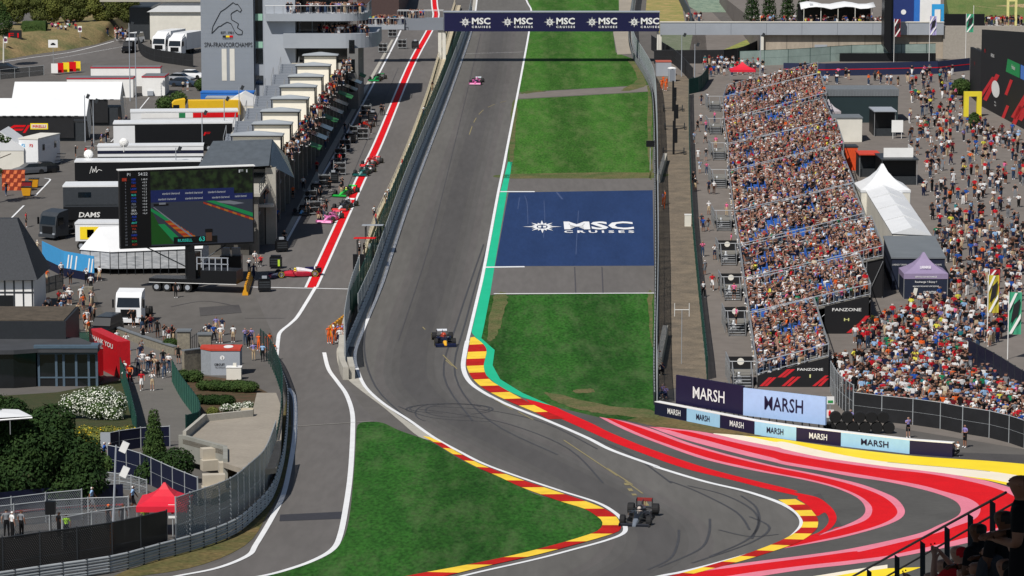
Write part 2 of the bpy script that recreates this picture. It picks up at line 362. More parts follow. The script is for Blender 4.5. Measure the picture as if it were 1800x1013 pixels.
band('yellow_sweep', D3, R1([(1350, 284), (1450, 292), (1600, 305)]) + R2([(0, 168), (300, 213), (600, 253), (900, 288), (1200, 318), (1500, 338), (1800, 356), (2300, 400)]), M_yel, 5)
lines('dark_joint', [(R2([(900, 367), (1200, 394), (1500, 419), (1800, 449)]), .1)], M_run, 6)
band('yellow_sweep_lower', R2([(1560, 490), (1700, 515), (1800, 532), (2000, 580)]), R2([(1560, 488), (1700, 505), (1800, 516), (2000, 555)]), M_yel, 6)
band('cream_sweep_near', R3([(1300, 790), (1480, 765), (1800, 712), (2100, 668)]), R3([(1400, 810), (1640, 768), (1800, 740), (2100, 700)]), M_cream, 5)
band('yellow_sweep_near', R3([(1400, 810), (1640, 768), (1800, 740), (2100, 700)]), R3([(1700, 860), (2000, 800), (2250, 740), (2400, 690)]), M_yel, 5)
# island between the pit exit and the track
isl = RA([(400, 420), (450, 408), (500, 412), (560, 440), (640, 468), (700, 492), (760, 530), (850, 580), (950, 622), (1050, 668), (1100, 692), (1200, 720), (1290, 748), (1340, 778), (1362, 805), (1345, 835), (1280, 860), (1160, 895), (1000, 935), (820, 975), (680, 1000), (500, 1040), (-100, 1060), (60, 1010), (180, 970), (260, 945), (320, 900), (350, 850), (370, 760), (385, 600), (392, 500)])
area('island_grass', isl, M_grass2, 4, True)
area('concrete_verge', RA([(318, 120), (325, 190), (360, 240), (420, 290), (500, 350), (560, 400), (640, 466), (700, 480), (690, 462), (590, 402), (480, 322), (420, 262), (385, 200), (372, 160), (350, 110)]), M_conc, 5, True)
# kerbs: alternating blocks between two edges
def kerb(name, e0, e1, step, layer=7):
    P0 = poly_px(smooth(e0, 10)); P1 = poly_px(smooth(e1, 10))
    def param(P):
        d = [0]
        for a, b in zip(P, P[1:]): d.append(d[-1] + (b - a).length)
        return d
    d0, d1 = param(P0), param(P1)
    def samp(P, d, t):
        s = t * d[-1]
        for i in range(len(P) - 1):
            if d[i + 1] >= s: return P[i].lerp(P[i + 1], (s - d[i]) / max(1e-6, d[i + 1] - d[i]))
        return P[-1]
    n = max(2, int(max(d0[-1], d1[-1]) / step)); ps = []
    for k in range(n):
        ts = [(k + j / 3) / n for j in range(4)]
        ps.append(([samp(P0, d0, t) for t in ts] + [samp(P1, d1, t) for t in ts[::-1]], k % 2))
    return tag(drape_mesh(ps, layer).build(name, [M_kyel, M_kred]), kind='structure')
kerb('kerb', RA([(843, 76), (830, 150), (828, 190), (852, 238), (905, 283), (1000, 330), (1100, 372), (1148, 398)]), RA([(858, 74), (905, 120), (895, 190), (915, 238), (975, 278), (1070, 330), (1160, 375), (1215, 396)]), 4.2)
kerb('kerb', RA([(682, 468), (730, 490), (800, 532), (900, 582), (1050, 638), (1200, 688), (1330, 733), (1400, 768), (1428, 800), (1430, 835), (1370, 858), (1240, 895), (1100, 932), (900, 977), (780, 1006), (660, 1035)]), RA([(655, 464), (705, 492), (765, 530), (855, 580), (950, 622), (1050, 668), (1200, 722), (1290, 750), (1340, 780), (1362, 805), (1345, 835), (1280, 860), (1160, 895), (1000, 935), (820, 972), (640, 1005), (520, 1030)]), 3.1)
kerb('kerb', R3([(1140, 98), (1270, 180), (1345, 262), (1352, 318), (1300, 378), (1160, 458), (900, 560), (600, 656), (330, 732), (100, 790)]), R3([(1290, 92), (1395, 150), (1445, 205), (1484, 258), (1490, 312), (1462, 372), (1320, 470), (1000, 582), (740, 658), (490, 724), (200, 800)]), 2.15)
# painted lines
def offv(d): return [(x + d * sc_px(y), y) for x, y in [(845, -60), (836, 19), (829, 55), (810, 112), (782, 190), (725, 340), (687, 453), (670, 505), (645, 565), (627, 610)]]
lines('white_line_left', [(L_left, .3)], M_white, 6)
lines('white_line_right', [(L_right[:12], .32), (L_right[11:], .42)], M_white, 6)
lines('white_line_pit_exit', [(Z(350, 420, 4, [(820, 340), (760, 440), (690, 550), (640, 600), (570, 660), (555, 720), (545, 820), (530, 890)]), .36),
    (RA([(128, 275), (150, 310), (155, 380), (150, 480), (130, 600), (105, 700), (60, 790), (0, 890)]) + [(435, 978), (380, 1000), (300, 1016), (200, 1040)], .34),
    (RA([(268, 135), (285, 200), (320, 250), (355, 300), (378, 370), (380, 450), (372, 600), (357, 720), (332, 850), (300, 910), (220, 955), (120, 990), (30, 1013), (-100, 1035)]), .36)], M_white, 6)
red_c = [(761, -30), (764, 10), (766, 30), (754, 56), (720, 120), (665, 252), (632, 320), (575, 445), (547, 506)]
def shift(pts, dx): return [(x + dx * sc_px(y), y) for x, y in pts]
lines('red_pit_line', [(red_c, .85)], M_red, 4)
lines('white_pit_lines', [(shift(red_c, -.58), .26), (shift(red_c, .58), .26), ([(710, 30), (697, 70), (607, 240), (565, 312), (504, 424)], .3), ([(435, 505), (530, 507), (630, 509)], .3), ([(622, 178), (650, 176)], .2)], M_white, 5)
area('concrete_gutter', [(688, 70), (692, 70), (575, 288), (503, 420), (498, 412), (560, 295)], M_conc, 3)
area('concrete_verge', offv(0) + offv(-.75)[::-1], M_conc, 4)
lines('apron_lines', [([(868, 517), (1150, 516)], .35), (RC([(335, 127), (540, 127)]), .7), (RC([(245, 576), (480, 573)]), .7), ([(818, 95), (920, 92)], .12)], M_white, 7)
lines('expansion_joints', [(RA([(160, 425), (385, 410), (460, 405)]), .2), (RA([(120, 425), (165, 424)]), .3)], mat('joint', '8d8a84', .9), 6)
area('tar_patch', RA([(95, 772), (345, 760), (340, 788), (92, 798)]), mat('tar', '34343a', .8), 3)
# dirt patches and verge by the left barrier
area('left_verge', [(505, 700), (512, 740), (508, 800), (498, 850), (470, 905), (430, 960), (330, 1000), (200, 1013), (360, 955), (440, 900), (478, 830), (492, 760)], M_rough, 3, True)
M_worn = mat('worn_turf', (.06, .10, .03), .95, col2=(.15, .125, .06), scale=.35, fine=.35, spec=.1)
def ragged(name, px, m, layer, amp, seed):
    r_ = random.Random(seed); q = smooth(px, 8, True); area(name, [(x + r_.uniform(-amp, amp), y + r_.uniform(-amp, amp) * .5) for x, y in q], m, layer)
ragged('worn_turf', [(868, 522), (892, 520), (884, 560), (872, 590), (862, 600), (856, 592)], M_worn, 4, 2.2, 1)
ragged('worn_turf', [(1138, 520), (1147, 520), (1147, 600), (1144, 600)], M_worn, 4, 2, 2)
ragged('worn_turf', [(912, 165), (930, 160), (960, 161), (930, 164)], M_worn, 4, 1.5, 3)
ragged('worn_turf', [(1090, 160), (1135, 150), (1115, 110), (1105, 108), (1120, 140)], M_worn, 4, 1.5, 4)
ragged('worn_turf', [(900, 306), (1145, 304), (1145, 313), (895, 314)], M_worn, 4, 1.2, 5)
ragged('worn_turf', [(1138, 165), (1144, 165), (1146, 300), (1141, 300)], M_worn, 4, 2, 6)
ragged('worn_turf', [(898, 200), (908, 180), (905, 260), (897, 300)], M_worn, 4, 1.5, 7)
ragged('worn_turf', [(1010, 686), (1040, 684), (1044, 690), (1012, 691)], M_worn, 4, 2, 8)
ragged('worn_turf', [(960, 690), (1060, 712), (1148, 722), (1148, 735), (1060, 728), (990, 712)], M_worn, 4, 2, 9)
area('worn_grass', [(890, 575), (905, 574), (1140, 612), (1136, 616)], M_rough, 1)
# MSC lettering painted on the blue apron, stretched along the track so it reads from the hill
def star(mb, cx, cy, rx, ry, M, mi, n=16):
    pts = []
    for i in range(2 * n):
        r = (1.0 if i % 4 == 0 else .74) if i % 2 == 0 else .5
        if i % (n // 2) == 0 and i % 2 == 0: r = 1.28 if (i // (n // 2)) % 2 == 0 else 1.12
        a = math.pi * i / n
        pts.append((cx + rx * r * math.cos(a), cy + ry * r * math.sin(a)))
    c = (cx, cy); vv = [M @ Vector((p[0], p[1], .02)) for p in pts]; k = len(vv)
    inn = [M @ Vector((cx + rx * .36 * math.cos(math.pi * i / n), cy + ry * .36 * math.sin(math.pi * i / n), .02)) for i in range(k)]
    mb.add(vv + inn, [(i, (i + 1) % k, k + (i + 1) % k, k + i) for i in range(k)], mi)
    for dx in (-.16, .16):
        mb.add([M @ Vector((cx + rx * (dx + a), cy + ry * b, .02)) for a, b in ((-.09, -.16), (.09, -.16), (.11, .16), (-.11, .16))], [(0, 1, 2, 3)], mi)
lines('apron_scuffs', [(RC([(480, 150), (495, 200), (500, 320)]), .09), (RC([(595, 180), (600, 300), (592, 400)]), .08), (RC([(670, 130), (705, 172)]), .25), (RC([(800, 240), (790, 400), (785, 500)]), .09), (RC([(450, 160), (440, 230)]), .1)], mat('faint_scuff', '3c4c70', .9), 5)
o1 = at(919, 414); mb = MB()
p0 = at(992, 404.5); p1 = at(1115, 404.5); pt = at(992, 390.5)
g0 = gz(p0.y); sl = (gz(p0.y + 10) - g0) / 10
Mt = face_M((0, 0, 0), (1, 0, 0), (0, 1, sl))
def ground_M(px, py): q = at(px, py, .045); M = Mt.copy(); M.translation = q; return M
text_mb(mb, 'MSC', (at(992, 390.5) - p0).length, ground_M(1053.5, 404.5), 0, width=(p1 - p0).x, bold=.035)
text_mb(mb, 'C R U I S E S', (at(992, 406.3) - at(992, 410.5)).length, ground_M(1053.5, 410.5), 0, width=(p1 - p0).x, bold=.03)
hh = (at(954, 388.5) - at(954, 411)).length / 2; cc = at(953, 399.6, .045); Ms = Mt.copy(); Ms.translation = cc
star(mb, 0, 0, 27 / sc_px(400), hh / 1.12, Ms, 0)
tag(mb.build('painted_logo', M_white), kind='structure')
# rubbered line worn darker by the cars, seams and patches in the asphalt
rl = [(880, 20), (868, 100), (845, 200), (812, 320), (782, 440), (752, 540), (728, 620), (735, 680), (800, 735), (900, 785), (1000, 835), (1085, 880), (1150, 930), (1140, 985), (1040, 1040)]
for k_, (w_, c_) in enumerate(((6.8, '5f5c5a'), (5.2, '5b5957'), (3.8, '575553'), (2.4, '535150'))):
    tag(drape_mesh(stripe_polys(rl, w_, 10), 2.25 + k_ * .3).build('rubbered_line', mat('rubbered_%d' % k_, c_, .75, var=.12, scale=.12, stretch=(1, .12, 1), fine=.07, spec=.12)), kind='structure')
M_seam = mat('asphalt_seam', '46454a', .85, var=.15, scale=1)
lines('asphalt_seams', [([(845, 60), (800, 250), (752, 440), (700, 600)], .07), ([(1010, 470), (1012, 516)], .12), ([(1058, 470), (1060, 516)], .12), ([(700, 120), (640, 260), (590, 380)], .07), ([(430, 560), (500, 560)], .1), ([(300, 540), (360, 530), (420, 540)], .1), ([(1590, 320), (1700, 312)], .1), ([(1560, 770), (1660, 786)], .08)], M_seam, 7)
lines('plaza_lines', [([(1622, 307), (1700, 302), (1800, 296)], .16), ([(1666, 205), (1668, 268)], .8), ([(1616, 329), (1632, 330)], .1), ([(1616, 335), (1634, 336)], .1), ([(1616, 341), (1636, 341)], .1)], mat('faded_line', '9a9488', .85, spec=.12), 7)
lines('paddock_lines', [([(62, 345), (84, 322), (88, 316), (78, 314)], .22), ([(16, 388), (42, 362)], .22), ([(150, 258), (176, 257)], .2), ([(195, 250), (235, 205), (262, 172)], .16), ([(38, 470), (66, 440)], .2)], M_white, 7)
for pts_ in ([(350, 541), (420, 536), (425, 550), (352, 556)], [(1575, 560), (1640, 556), (1650, 600), (1580, 606)], [(1500, 790), (1800, 800), (1800, 822), (1500, 800)], [(1430, 870), (1442, 868), (1480, 925), (1462, 930)]): area('asphalt_patch', pts_, mat('asphalt_patch', '4e4c4c', .85, var=.1, scale=.3, fine=.08, spec=.12), 4 if pts_[0][1] < 860 else 3.5)
# tyre marks
M_skid = mat('tyre_rubber_marks', '414144', .7)
sk = []
def ell(cx, cy, rx, ry, a0, a1, w): sk.append(([(cx + rx * math.cos(R(a)), cy + ry * math.sin(R(a))) for a in range(a0, a1 + 1, 15)], w))
ell(790, 720, 76, 10, 150, 420, .16); ell(790, 719, 70, 8, 100, 400, .16); ell(800, 722, 52, 12, 60, 330, .14); ell(765, 727, 35, 16, 120, 300, .12)
for pts in ([(735, 720), (800, 728), (900, 748), (1000, 790), (1060, 850)], [(760, 715), (860, 722), (960, 745), (1050, 790)], [(700, 715), (760, 735), (860, 742)]): sk.append((pts, .14))
for pts in (RB([(240, 700), (235, 760), (200, 830), (100, 880)]), RB([(380, 650), (375, 720), (330, 790), (150, 870)]), RB([(520, 545), (590, 600), (600, 680), (540, 750), (380, 820)]), RB([(280, 500), (440, 540), (560, 600), (600, 660), (570, 740)]), RB([(420, 700), (560, 730), (690, 720)]), RB([(560, 640), (650, 690), (560, 760), (300, 850)]), RB([(200, 480), (330, 530), (500, 620), (560, 700)]), [(1040, 770), (1110, 800), (1180, 850)], [(665, 500), (640, 600), (660, 680), (720, 740)], [(860, 420), (820, 560), (800, 660), (860, 740), (980, 800)], [(850, 430), (806, 560), (780, 660), (830, 740)]): sk.append((pts, .16))
ps = []
for px, w in sk: ps += stripe_polys(px, w, 5)
tag(drape_mesh(ps, 5).build('tyre_marks', M_skid), kind='structure')
# worn yellow grid lines
ps = []
for seg in (RA([(655, 35), (665, 45)]), RA([(735, 145), (790, 200)]), RA([(745, 165), (772, 188)]), RA([(920, 310), (1010, 360)]), RA([(1030, 368), (1090, 400)]), RA([(1210, 480), (1420, 620)]), RA([(1380, 590), (1480, 655)]), RA([(1450, 640), (1520, 690)])): ps += stripe_polys(seg, .12, 8, dash=(2, 3))
ps += stripe_polys(Z(750, 0, 4, [(560, 712), (480, 735), (400, 775), (350, 830), (320, 890), (290, 980)]), .12, 5, dash=(3, 5))
ps += stripe_polys([(1100, 850), (1108, 862), (1116, 872)], .3, 5, dash=(2, 4)) + stripe_polys([(1130, 878), (1137, 890)], .3, 5, dash=(2, 4))
tag(drape_mesh(ps, 6).build('worn_yellow_lines', mat('worn_yellow', '8a7f5a', .9)), kind='structure')
# ================================================================ barriers, fences, boards
M_steel = mat('galvanised_steel', 'a4a9ac', .5, .15, var=.12, scale=.8)
M_dsteel = mat('dark_steel', '3c4044', .5, .4)
M_black = mat('black_fabric', '1c1d20', .8, var=.25, scale=.8, bump=.3)
M_blackp = flat('black_paint', '121316', .4)
M_navy = flat('navy_board', '1b1c3c', .5)
M_wh = mat('white_plastic', 'e8e8e6', .5, var=.05, scale=.6)
M_offw = mat('off_white_panel', 'd9d6cc', .6, var=.07, scale=.5)
M_greenf = mat('green_fence_mesh', '15463c', .8, var=.2, scale=.7)
M_dgreen = flat('dark_green_metal', '123a33', .5)
M_lgrey = mat('light_grey_panel', '9aa0a8', .6, var=.05, scale=.3)
M_grey = mat('grey_cladding', '7c828b', .6, var=.05, scale=.3)
M_glass = mat('dark_glass', '1a2326', .12, .0, var=.2, scale=.4, spec=.8)
M_rubber = flat('tyre_rubber', '151516', .85)
M_creamc = mat('cream_concrete', 'b7ab92', .85, var=.12, scale=.7)
M_gcover = mat('wire_mesh_grey', '8a9298', .6, .3, var=.3, scale=4.0)
def path3(px, step, h=0.0, n=6):
    P = resample(poly_px(smooth(px, n)), step)
    for p in P: p.z = gz(p.y) + h
    return P
def ribbon_wall(mb, P, z0, z1, th=.06, mi=0, side=0.0):
    L, Rr = offset_line(P, side + th / 2, side - th / 2)
    rings = []
    for p, a, b in zip(P, L, Rr):
        rings.append([(a[0], a[1], p.z + z0), (b[0], b[1], p.z + z0), (b[0], b[1], p.z + z1), (a[0], a[1], p.z + z1)])
    mb.loft(rings, mi)
def wave_rail(mb, P, z0, h=.31, side=0.0, mi=0):
    prof = [(0, 0), (.07, .06), (.07, .11), (.01, .155), (.07, .2), (.07, .25), (0, .31)]
    rings = []
    for i, p in enumerate(P):
        a = P[max(0, i - 1)]; b = P[min(len(P) - 1, i + 1)]; d = Vector((b.x - a.x, b.y - a.y)).normalized(); nr = Vector((d.y, -d.x))
        ring = [(p.x + nr.x * (side + o), p.y + nr.y * (side + o), p.z + z0 + q) for o, q in prof] + [(p.x + nr.x * (side - .02), p.y + nr.y * (side - .02), p.z + z0 + q) for o, q in prof[::-1]]
        rings.append(ring)
    mb.loft(rings, mi)
def alpha_mesh(name, col, cell=.16, wire=.22, alpha_fill=0.0):
    """wire mesh: procedural see-through grid in object space, real holes for light and camera alike"""
    if name in MATS: return MATS[name]
    m = mat(name, col, .5, .3, var=.1)
    n = m.node_tree.nodes; l = m.node_tree.links; b = n['Principled BSDF']
    tc = n.new('ShaderNodeTexCoord'); sx = n.new('ShaderNodeSeparateXYZ'); l.new(tc.outputs['Object'], sx.inputs[0])
    def frac(a, b2, sgn):
        ad = n.new('ShaderNodeMath'); ad.operation = 'ADD' if sgn > 0 else 'SUBTRACT'; l.new(a, ad.inputs[0]); l.new(b2, ad.inputs[1])
        dv = n.new('ShaderNodeMath'); dv.operation = 'DIVIDE'; dv.inputs[1].default_value = cell; l.new(ad.outputs[0], dv.inputs[0])
        fr = n.new('ShaderNodeMath'); fr.operation = 'FRACT'; l.new(dv.outputs[0], fr.inputs[0])
        lt = n.new('ShaderNodeMath'); lt.operation = 'LESS_THAN'; lt.inputs[1].default_value = wire; l.new(fr.outputs[0], lt.inputs[0]); return lt.outputs[0]
    xy = n.new('ShaderNodeMath'); xy.operation = 'ADD'; l.new(sx.outputs[0], xy.inputs[0]); l.new(sx.outputs[1], xy.inputs[1])
    a1 = frac(xy.outputs[0], sx.outputs[2], 1); a2 = frac(xy.outputs[0], sx.outputs[2], -1)
    mxx = n.new('ShaderNodeMath'); mxx.operation = 'MAXIMUM'; l.new(a1, mxx.inputs[0]); l.new(a2, mxx.inputs[1])
    m2 = n.new('ShaderNodeMath'); m2.operation = 'MAXIMUM'; m2.inputs[1].default_value = alpha_fill; l.new(mxx.outputs[0], m2.inputs[0])
    l.new(m2.outputs[0], b.inputs['Alpha']); return m
M_mesh = alpha_mesh('wire_mesh', 'b4bbc0', .22, .34)
M_meshd = alpha_mesh('dark_wire_mesh', '43494c', .2, .3)
M_meshg = alpha_mesh('green_wire_mesh', '2a6b58', .22, .42)
def fence(name, label, px, h, m_panel, m_post=None, step=3.0, base=0.0, cat='fence', postr=.05, toprail=True, z0=0.0, n=6, poststep=None, segs=0, lean=0.0, group=None):
    P = path3(px, step, base, n); o = P[0].copy(); Q = [p - o for p in P]
    t = thing(name, label, cat, o, 0, group)
    for p, g in zip(Q, P): p.z = g.z - o.z
    mb = MB(); ribbon_wall(mb, Q, z0, h, .03); mb.build('mesh_panel' if m_panel in (M_mesh, M_meshd, M_meshg) else 'panel', m_panel, t)
    if m_post:
        mb = MB(); k = 0
        pm = None
        for i, p in enumerate(Q):
            if i >= 100: mb.tube((p.x, p.y, p.z - .2), (p.x, p.y, p.z + h + .08), postr, n=5); k += 1
            else:
                q = MB()
                if pm is None: q.tube((0, 0, -.2), (0, 0, h + .08), postr, n=5); ob = q.build('post', m_post, t, loc=p); pm = ob.data
                else:
                    ob = bpy.data.objects.new('post', pm); C.objects.link(ob); ob.parent = t; ob.location = p
        if k: tag(mb.build('post', m_post, t), kind='stuff')
        if toprail:
            mb = MB()
            for a, b in zip(Q, Q[1:]):
                mb.tube(a + Vector((0, 0, h)), b + Vector((0, 0, h)), postr * .7, n=4)
                mb.tube(a + Vector((0, 0, h * .5)), b + Vector((0, 0, h * .5)), postr * .5, n=4)
            mb.build('rail', m_post, t)
    return t
def guardrail(name, label, px, nr, m=None, step=2.0, base=0.0, back=True, n=6):
    P = path3(px, step, base, n); o = P[0].copy(); Q = [Vector((p.x - o.x, p.y - o.y, p.z - o.z)) for p in P]
    t = thing(name, label, 'barrier', o)
    for k in range(nr):
        mb = MB(); wave_rail(mb, Q, .06 + k * .335); mb.build('rail', m or M_steel, t)
    mb = MB()
    for p in Q[::1]: mb.box(p.x, p.y, p.z - .2, .12, .12, .25 + nr * .34)
    tag(mb.build('post', M_dsteel, t), kind='stuff'); return t
# ---- left side of the straight
def offp(px, dx): return [(x + dx * sc_px(y), y) for x, y in px]
WL = [(836, 19), (829, 55), (810, 112), (782, 190), (725, 340), (687, 453), (670, 505), (645, 565), (627, 610), (618, 640)]
guardrail('guardrail', 'long grey steel guardrail beside the white line on the left of the straight', offp(WL, -.75)[::-1], 3)
fence('debris_fence', 'tall grey wire debris fence standing behind the guardrail between straight and pit wall', offp(WL, -.85)[:-2][::-1] , 2.7, M_mesh, M_steel, step=4, z0=.9)
fence('screen_fence', 'dark green screened fence running along the pit wall beside the straight', offp(WL[1:], -1.6)[:-2][::-1], 3.0, M_meshg, M_dgreen, step=4, z0=.4, toprail=False)
fence('debris_fence', 'grey wire fence closing the end of the pit wall beside the orange marshals', [(607, 652), (606, 630), (607, 610), (616, 560), (632, 512)], 3.6, M_mesh, M_steel, step=1.5, z0=.6, group=None)
mb = MB(); P = path3([(608, 668), (601, 650), (600, 630), (603, 600), (620, 540), (636, 505)], 1.5)
o = P[0].copy(); Q = [p - o for p in P]; ribbon_wall(mb, Q, -.3, 1.1, .5)
tag(mb.build('concrete_wall', M_conc, loc=o), 'pale concrete wall end splitting the pit exit from the straight', 'wall')
mb = MB(); p = at(617, 660); mb.box(0, 0, -.2, .5, 5, 1.4); tag(mb.build('concrete_block', M_conc, loc=p, rz=R(5)), 'single grey concrete block at the nose of the pit wall beside the white line', 'block')
# pit wall with its deck
PW = [(799, 15), (772, 105), (745, 195), (700, 315), (653, 420), (631, 500)]
t0 = at(*PW[-1]); P = path3(PW[::-1], 4); Q = [p - P[0] for p in P]
t = thing('pit_wall', 'long cream concrete pit wall with a raised deck and railings', 'wall', P[0])
mb = MB(); ribbon_wall(mb, Q, -.3, 1.1, .35); mb.build('wall', M_creamc, t)
mb = MB(); ribbon_wall(mb, Q, -.3, .7, 1.1, side=-.75); mb.build('deck', M_creamc, t)
mb = MB()
L_, R_ = offset_line(Q, -.1, -1.25)
for i, p in enumerate(Q):
    mb.tube((L_[i][0], L_[i][1], p.z + 1.0), (L_[i][0], L_[i][1], p.z + 2.0), .04, n=4)
    if i:
        for hh_ in (1.55, 2.0): mb.tube((L_[i - 1][0], L_[i - 1][1], Q[i - 1].z + hh_), (L_[i][0], L_[i][1], p.z + hh_), .035, n=4)
mb.build('railing', mat('cream_metal', 'cfc4ac', .5), t)
# pit wall stands, signal lights
for px, py, lb in ((642, 470, 'black signal gantry with dark light panel at the end of the pit wall'), (656, 446, 'timing stand with a flat grey roof beside the green fence at the pit wall')):
    p = at(px, py); t = thing('timing_stand', lb, 'stand', p, 0)
    mb = MB(); mb.box(0, 0, 0, 1.6, 2.5, 1.0); mb.build('deck', M_steel, t)
    mb = MB()
    for a in (-.8, .8):
        for b in (-1.2, 1.2): mb.tube((a, b, 0), (a, b, 3.1), .05)
    mb.build('frame', M_dsteel, t)
    mb = MB(); mb.box(0, 0, 3.1, 2.3, 3.2, .12, rx=R(-6)); mb.build('roof', M_lgrey if px > 650 else M_red, t)
p = at(631, 508); t = thing('signal_light', 'tall black signal light panel at the pit exit line', 'signal', p)
mb = MB(); mb.box(0, 0, 0, .25, .25, 1.2); mb.build('post', M_steel, t)
mb = MB(); mb.box(-.35, 0, 1.2, .5, .3, 2.4); mb.box(.35, 0, 1.2, .5, .3, 2.4); mb.build('panel', M_blackp, t)
# ---- right side of the field
FR = [(1114, -10), (1105, 57), (1110, 95), (1125, 122), (1140, 150), (1147, 180), (1150, 252), (1151, 340), (1152, 450), (1151, 560), (1149, 650), (1150, 712)]
guardrail('guardrail', 'long grey guardrail on the far side of the mown infield grass', FR[::-1], 3)
FR2 = [(x + 5, y) for x, y in FR]
fence('debris_fence', 'tall grey wire debris fence between the infield grass and the gravel strip', FR2[::-1], 3.5, M_mesh, M_steel, step=4, z0=.3)
for (y0, y1) in ((590, 650), (282, 322)):
    mb = MB(); P = path3([(1158, y1), (1164, (y0 + y1) / 2), (1170, y0)] , 2); Q = [p - P[0] for p in P]; ribbon_wall(mb, Q, -.2, 1.1, .5)
    tag(mb.build('concrete_wall', M_conc, loc=P[0]), 'short slanting concrete wall behind the debris fence %s' % ('near the large board' if y0 > 500 else 'level with the blue apron'), 'wall')
fence('screen_fence', 'dark green screened fence between the gravel strip and the walkway', [(1243, 668), (1240, 630), (1233, 565), (1219, 420), (1213, 300), (1211, 200), (1211, 165)], 2.0, M_meshg, M_dgreen, step=4)
fence('screen_fence', 'short dark green fence beyond the portable toilets at the top of the walkway', [(1211, 166), (1232, 160), (1247, 138)], 2.4, M_greenf, M_dgreen, step=3)
fence('banner_fence', 'black banner fence running from the bridge towards the green fence', [(1218, 148), (1190, 118), (1160, 98), (1145, 88)], 2.6, M_black, M_dsteel, step=3)
bf = fence('banner_fence', 'long black banner fence with small red and white logos below the bridge', [(1150, 112), (1215, 112), (1290, 110), (1336, 92)], 2.3, M_black, M_dsteel, step=4)
# ---- wall boards
MW = RB([(130, 178), (275, 207), (425, 237), (582, 268), (770, 296), (972, 320), (1282, 357), (1475, 372)])
W3 = [at(*p) for p in MW]; o = W3[0].copy()
t = thing('advertising_wall', 'low wall of alternating navy and pale blue boards below the large boards', 'barrier', o)
M_pale = flat('pale_blue_board', '9fcbe6', .5); M_pale2 = flat('pale_lilac_board', 'a8c3ea', .5); M_deep = flat('deep_navy_board', '1c1638', .5); M_navyb = flat('navy_blue_board', '0f1531', .5)
for i in range(7):
    A, B = W3[i] - o, W3[i + 1] - o; d = (B - A); rz_, L = lookat(A, B); nrm = Vector((math.sin(rz_), -math.cos(rz_), 0))
    mb = MB(); th = Vector((-nrm.x, -nrm.y, 0)) * .5
    pts = [A, B, B + th, A + th]
    mb.loft([[pts[k] + Vector((0, 0, -.3)) for k in range(4)], [pts[k] + Vector((0, 0, 1.02)) for k in range(4)]], 0)
    ob = mb.build('board', (M_navyb, M_pale, M_deep, M_pale, M_deep, M_pale, M_deep)[i], t)
    mb = MB(); mb.loft([[q + Vector((0, 0, 1.02)) for q in pts], [q + Vector((0, 0, 1.08)) for q in pts]]); mb.build('coping', M_wh, ob)
    if i < 6:
        mb = MB(); cen = A + d * (.5 if i else .62) + Vector((0, 0, .3)); sl_ = d.z / L
        text_mb(mb, 'MARSH', .46, face_M(cen + nrm * .02, d, (0, 0, 1)), 0, width=.40 * min(L, 6.2), bold=.012)
        mb.build('lettering', M_wh if i % 2 == 0 else M_deep, ob)
BB = [at(1189, 735), at(1308, 757), at(1453, 775)]
for i in range(2):
    A, B = BB[i], BB[i + 1]; off = Vector((0, 1.2, 0)); A = A + off; B = B + off; A.z = gz(A.y); B.z = gz(B.y)
    t = thing('advertising_board', ('large dark purple board with white lettering standing behind the low wall', 'large pale blue board with dark lettering standing behind the low wall')[i], 'billboard', A, 0)
    d = B - A; rz_, L = lookat(A, B); nrm = Vector((math.sin(rz_), -math.cos(rz_), 0)); th = -nrm * .15
    e = .02 if i == 0 else 0; d2 = d * (1 - e / L)
    mb = MB(); pts = [Vector((0, 0, 0)), d2, d2 + th, th]
    h0, h1 = 1.02, 3.15 + (.15 if i == 0 else 0)
    mb.loft([[q + Vector((0, 0, h0)) for q in pts], [q + Vector((0, 0, h1)) for q in pts]]); mb.build('panel', (M_deep, M_pale2)[i], t)
    mb = MB()
    for k in range(5):
        q = d2 * ((k + .5) / 5) - nrm * .25; mb.tube((q.x, q.y, q.z - .3), (q.x, q.y, q.z + h1), .05); mb.tube((q.x, q.y, q.z + h1 - .4), (q.x - nrm.x * 1.2, q.y - nrm.y * 1.2, q.z - .1), .04)
    mb.build('frame', M_dsteel, t)
    mb = MB(); c = d2 * .5 + Vector((0, 0, 1.68)); text_mb(mb, 'MARSH', .95 if i == 0 else 1.05, face_M(c + nrm * .02, d, (0, 0, 1)), 0, width=L * .47, bold=.008)
    mb.build('lettering', (M_wh, M_deep)[i], t)
# big plastic bin fence to the right: black screens with posts
fence('banner_fence', 'tall black screened fence between the plaza crowd and the service road', [(1500, 735), (1555, 742), (1612, 748), (1670, 757), (1695, 763), (1757, 773), (1800, 788), (1860, 800)], 2.05, M_black, M_steel, step=2.9, n=2)
fence('wire_fence', 'grey wire mesh fence slanting down from the stand to the black screens', [(1460, 690), (1475, 715), (1500, 735)], 2.6, M_meshd, M_steel, step=1.6)
# tyre stack
t = thing('tyre_barrier', 'stack of large black tyres behind the end of the pale blue board', 'tyres', at(1497, 762))
k = 0
for r_ in range(2):
    for c_ in range(6 - r_):
        mb = MB(); mb.lathe([(.22, -.3), (.42, -.3), (.46, -.1), (.46, .1), (.42, .3), (.22, .3)], 0, 0, 14, axis='Y'); mb.build('tyre', M_rubber, t, loc=(-1.7 + c_ * .9 + r_ * .45, 0, .46 + r_ * .8), sm=False)
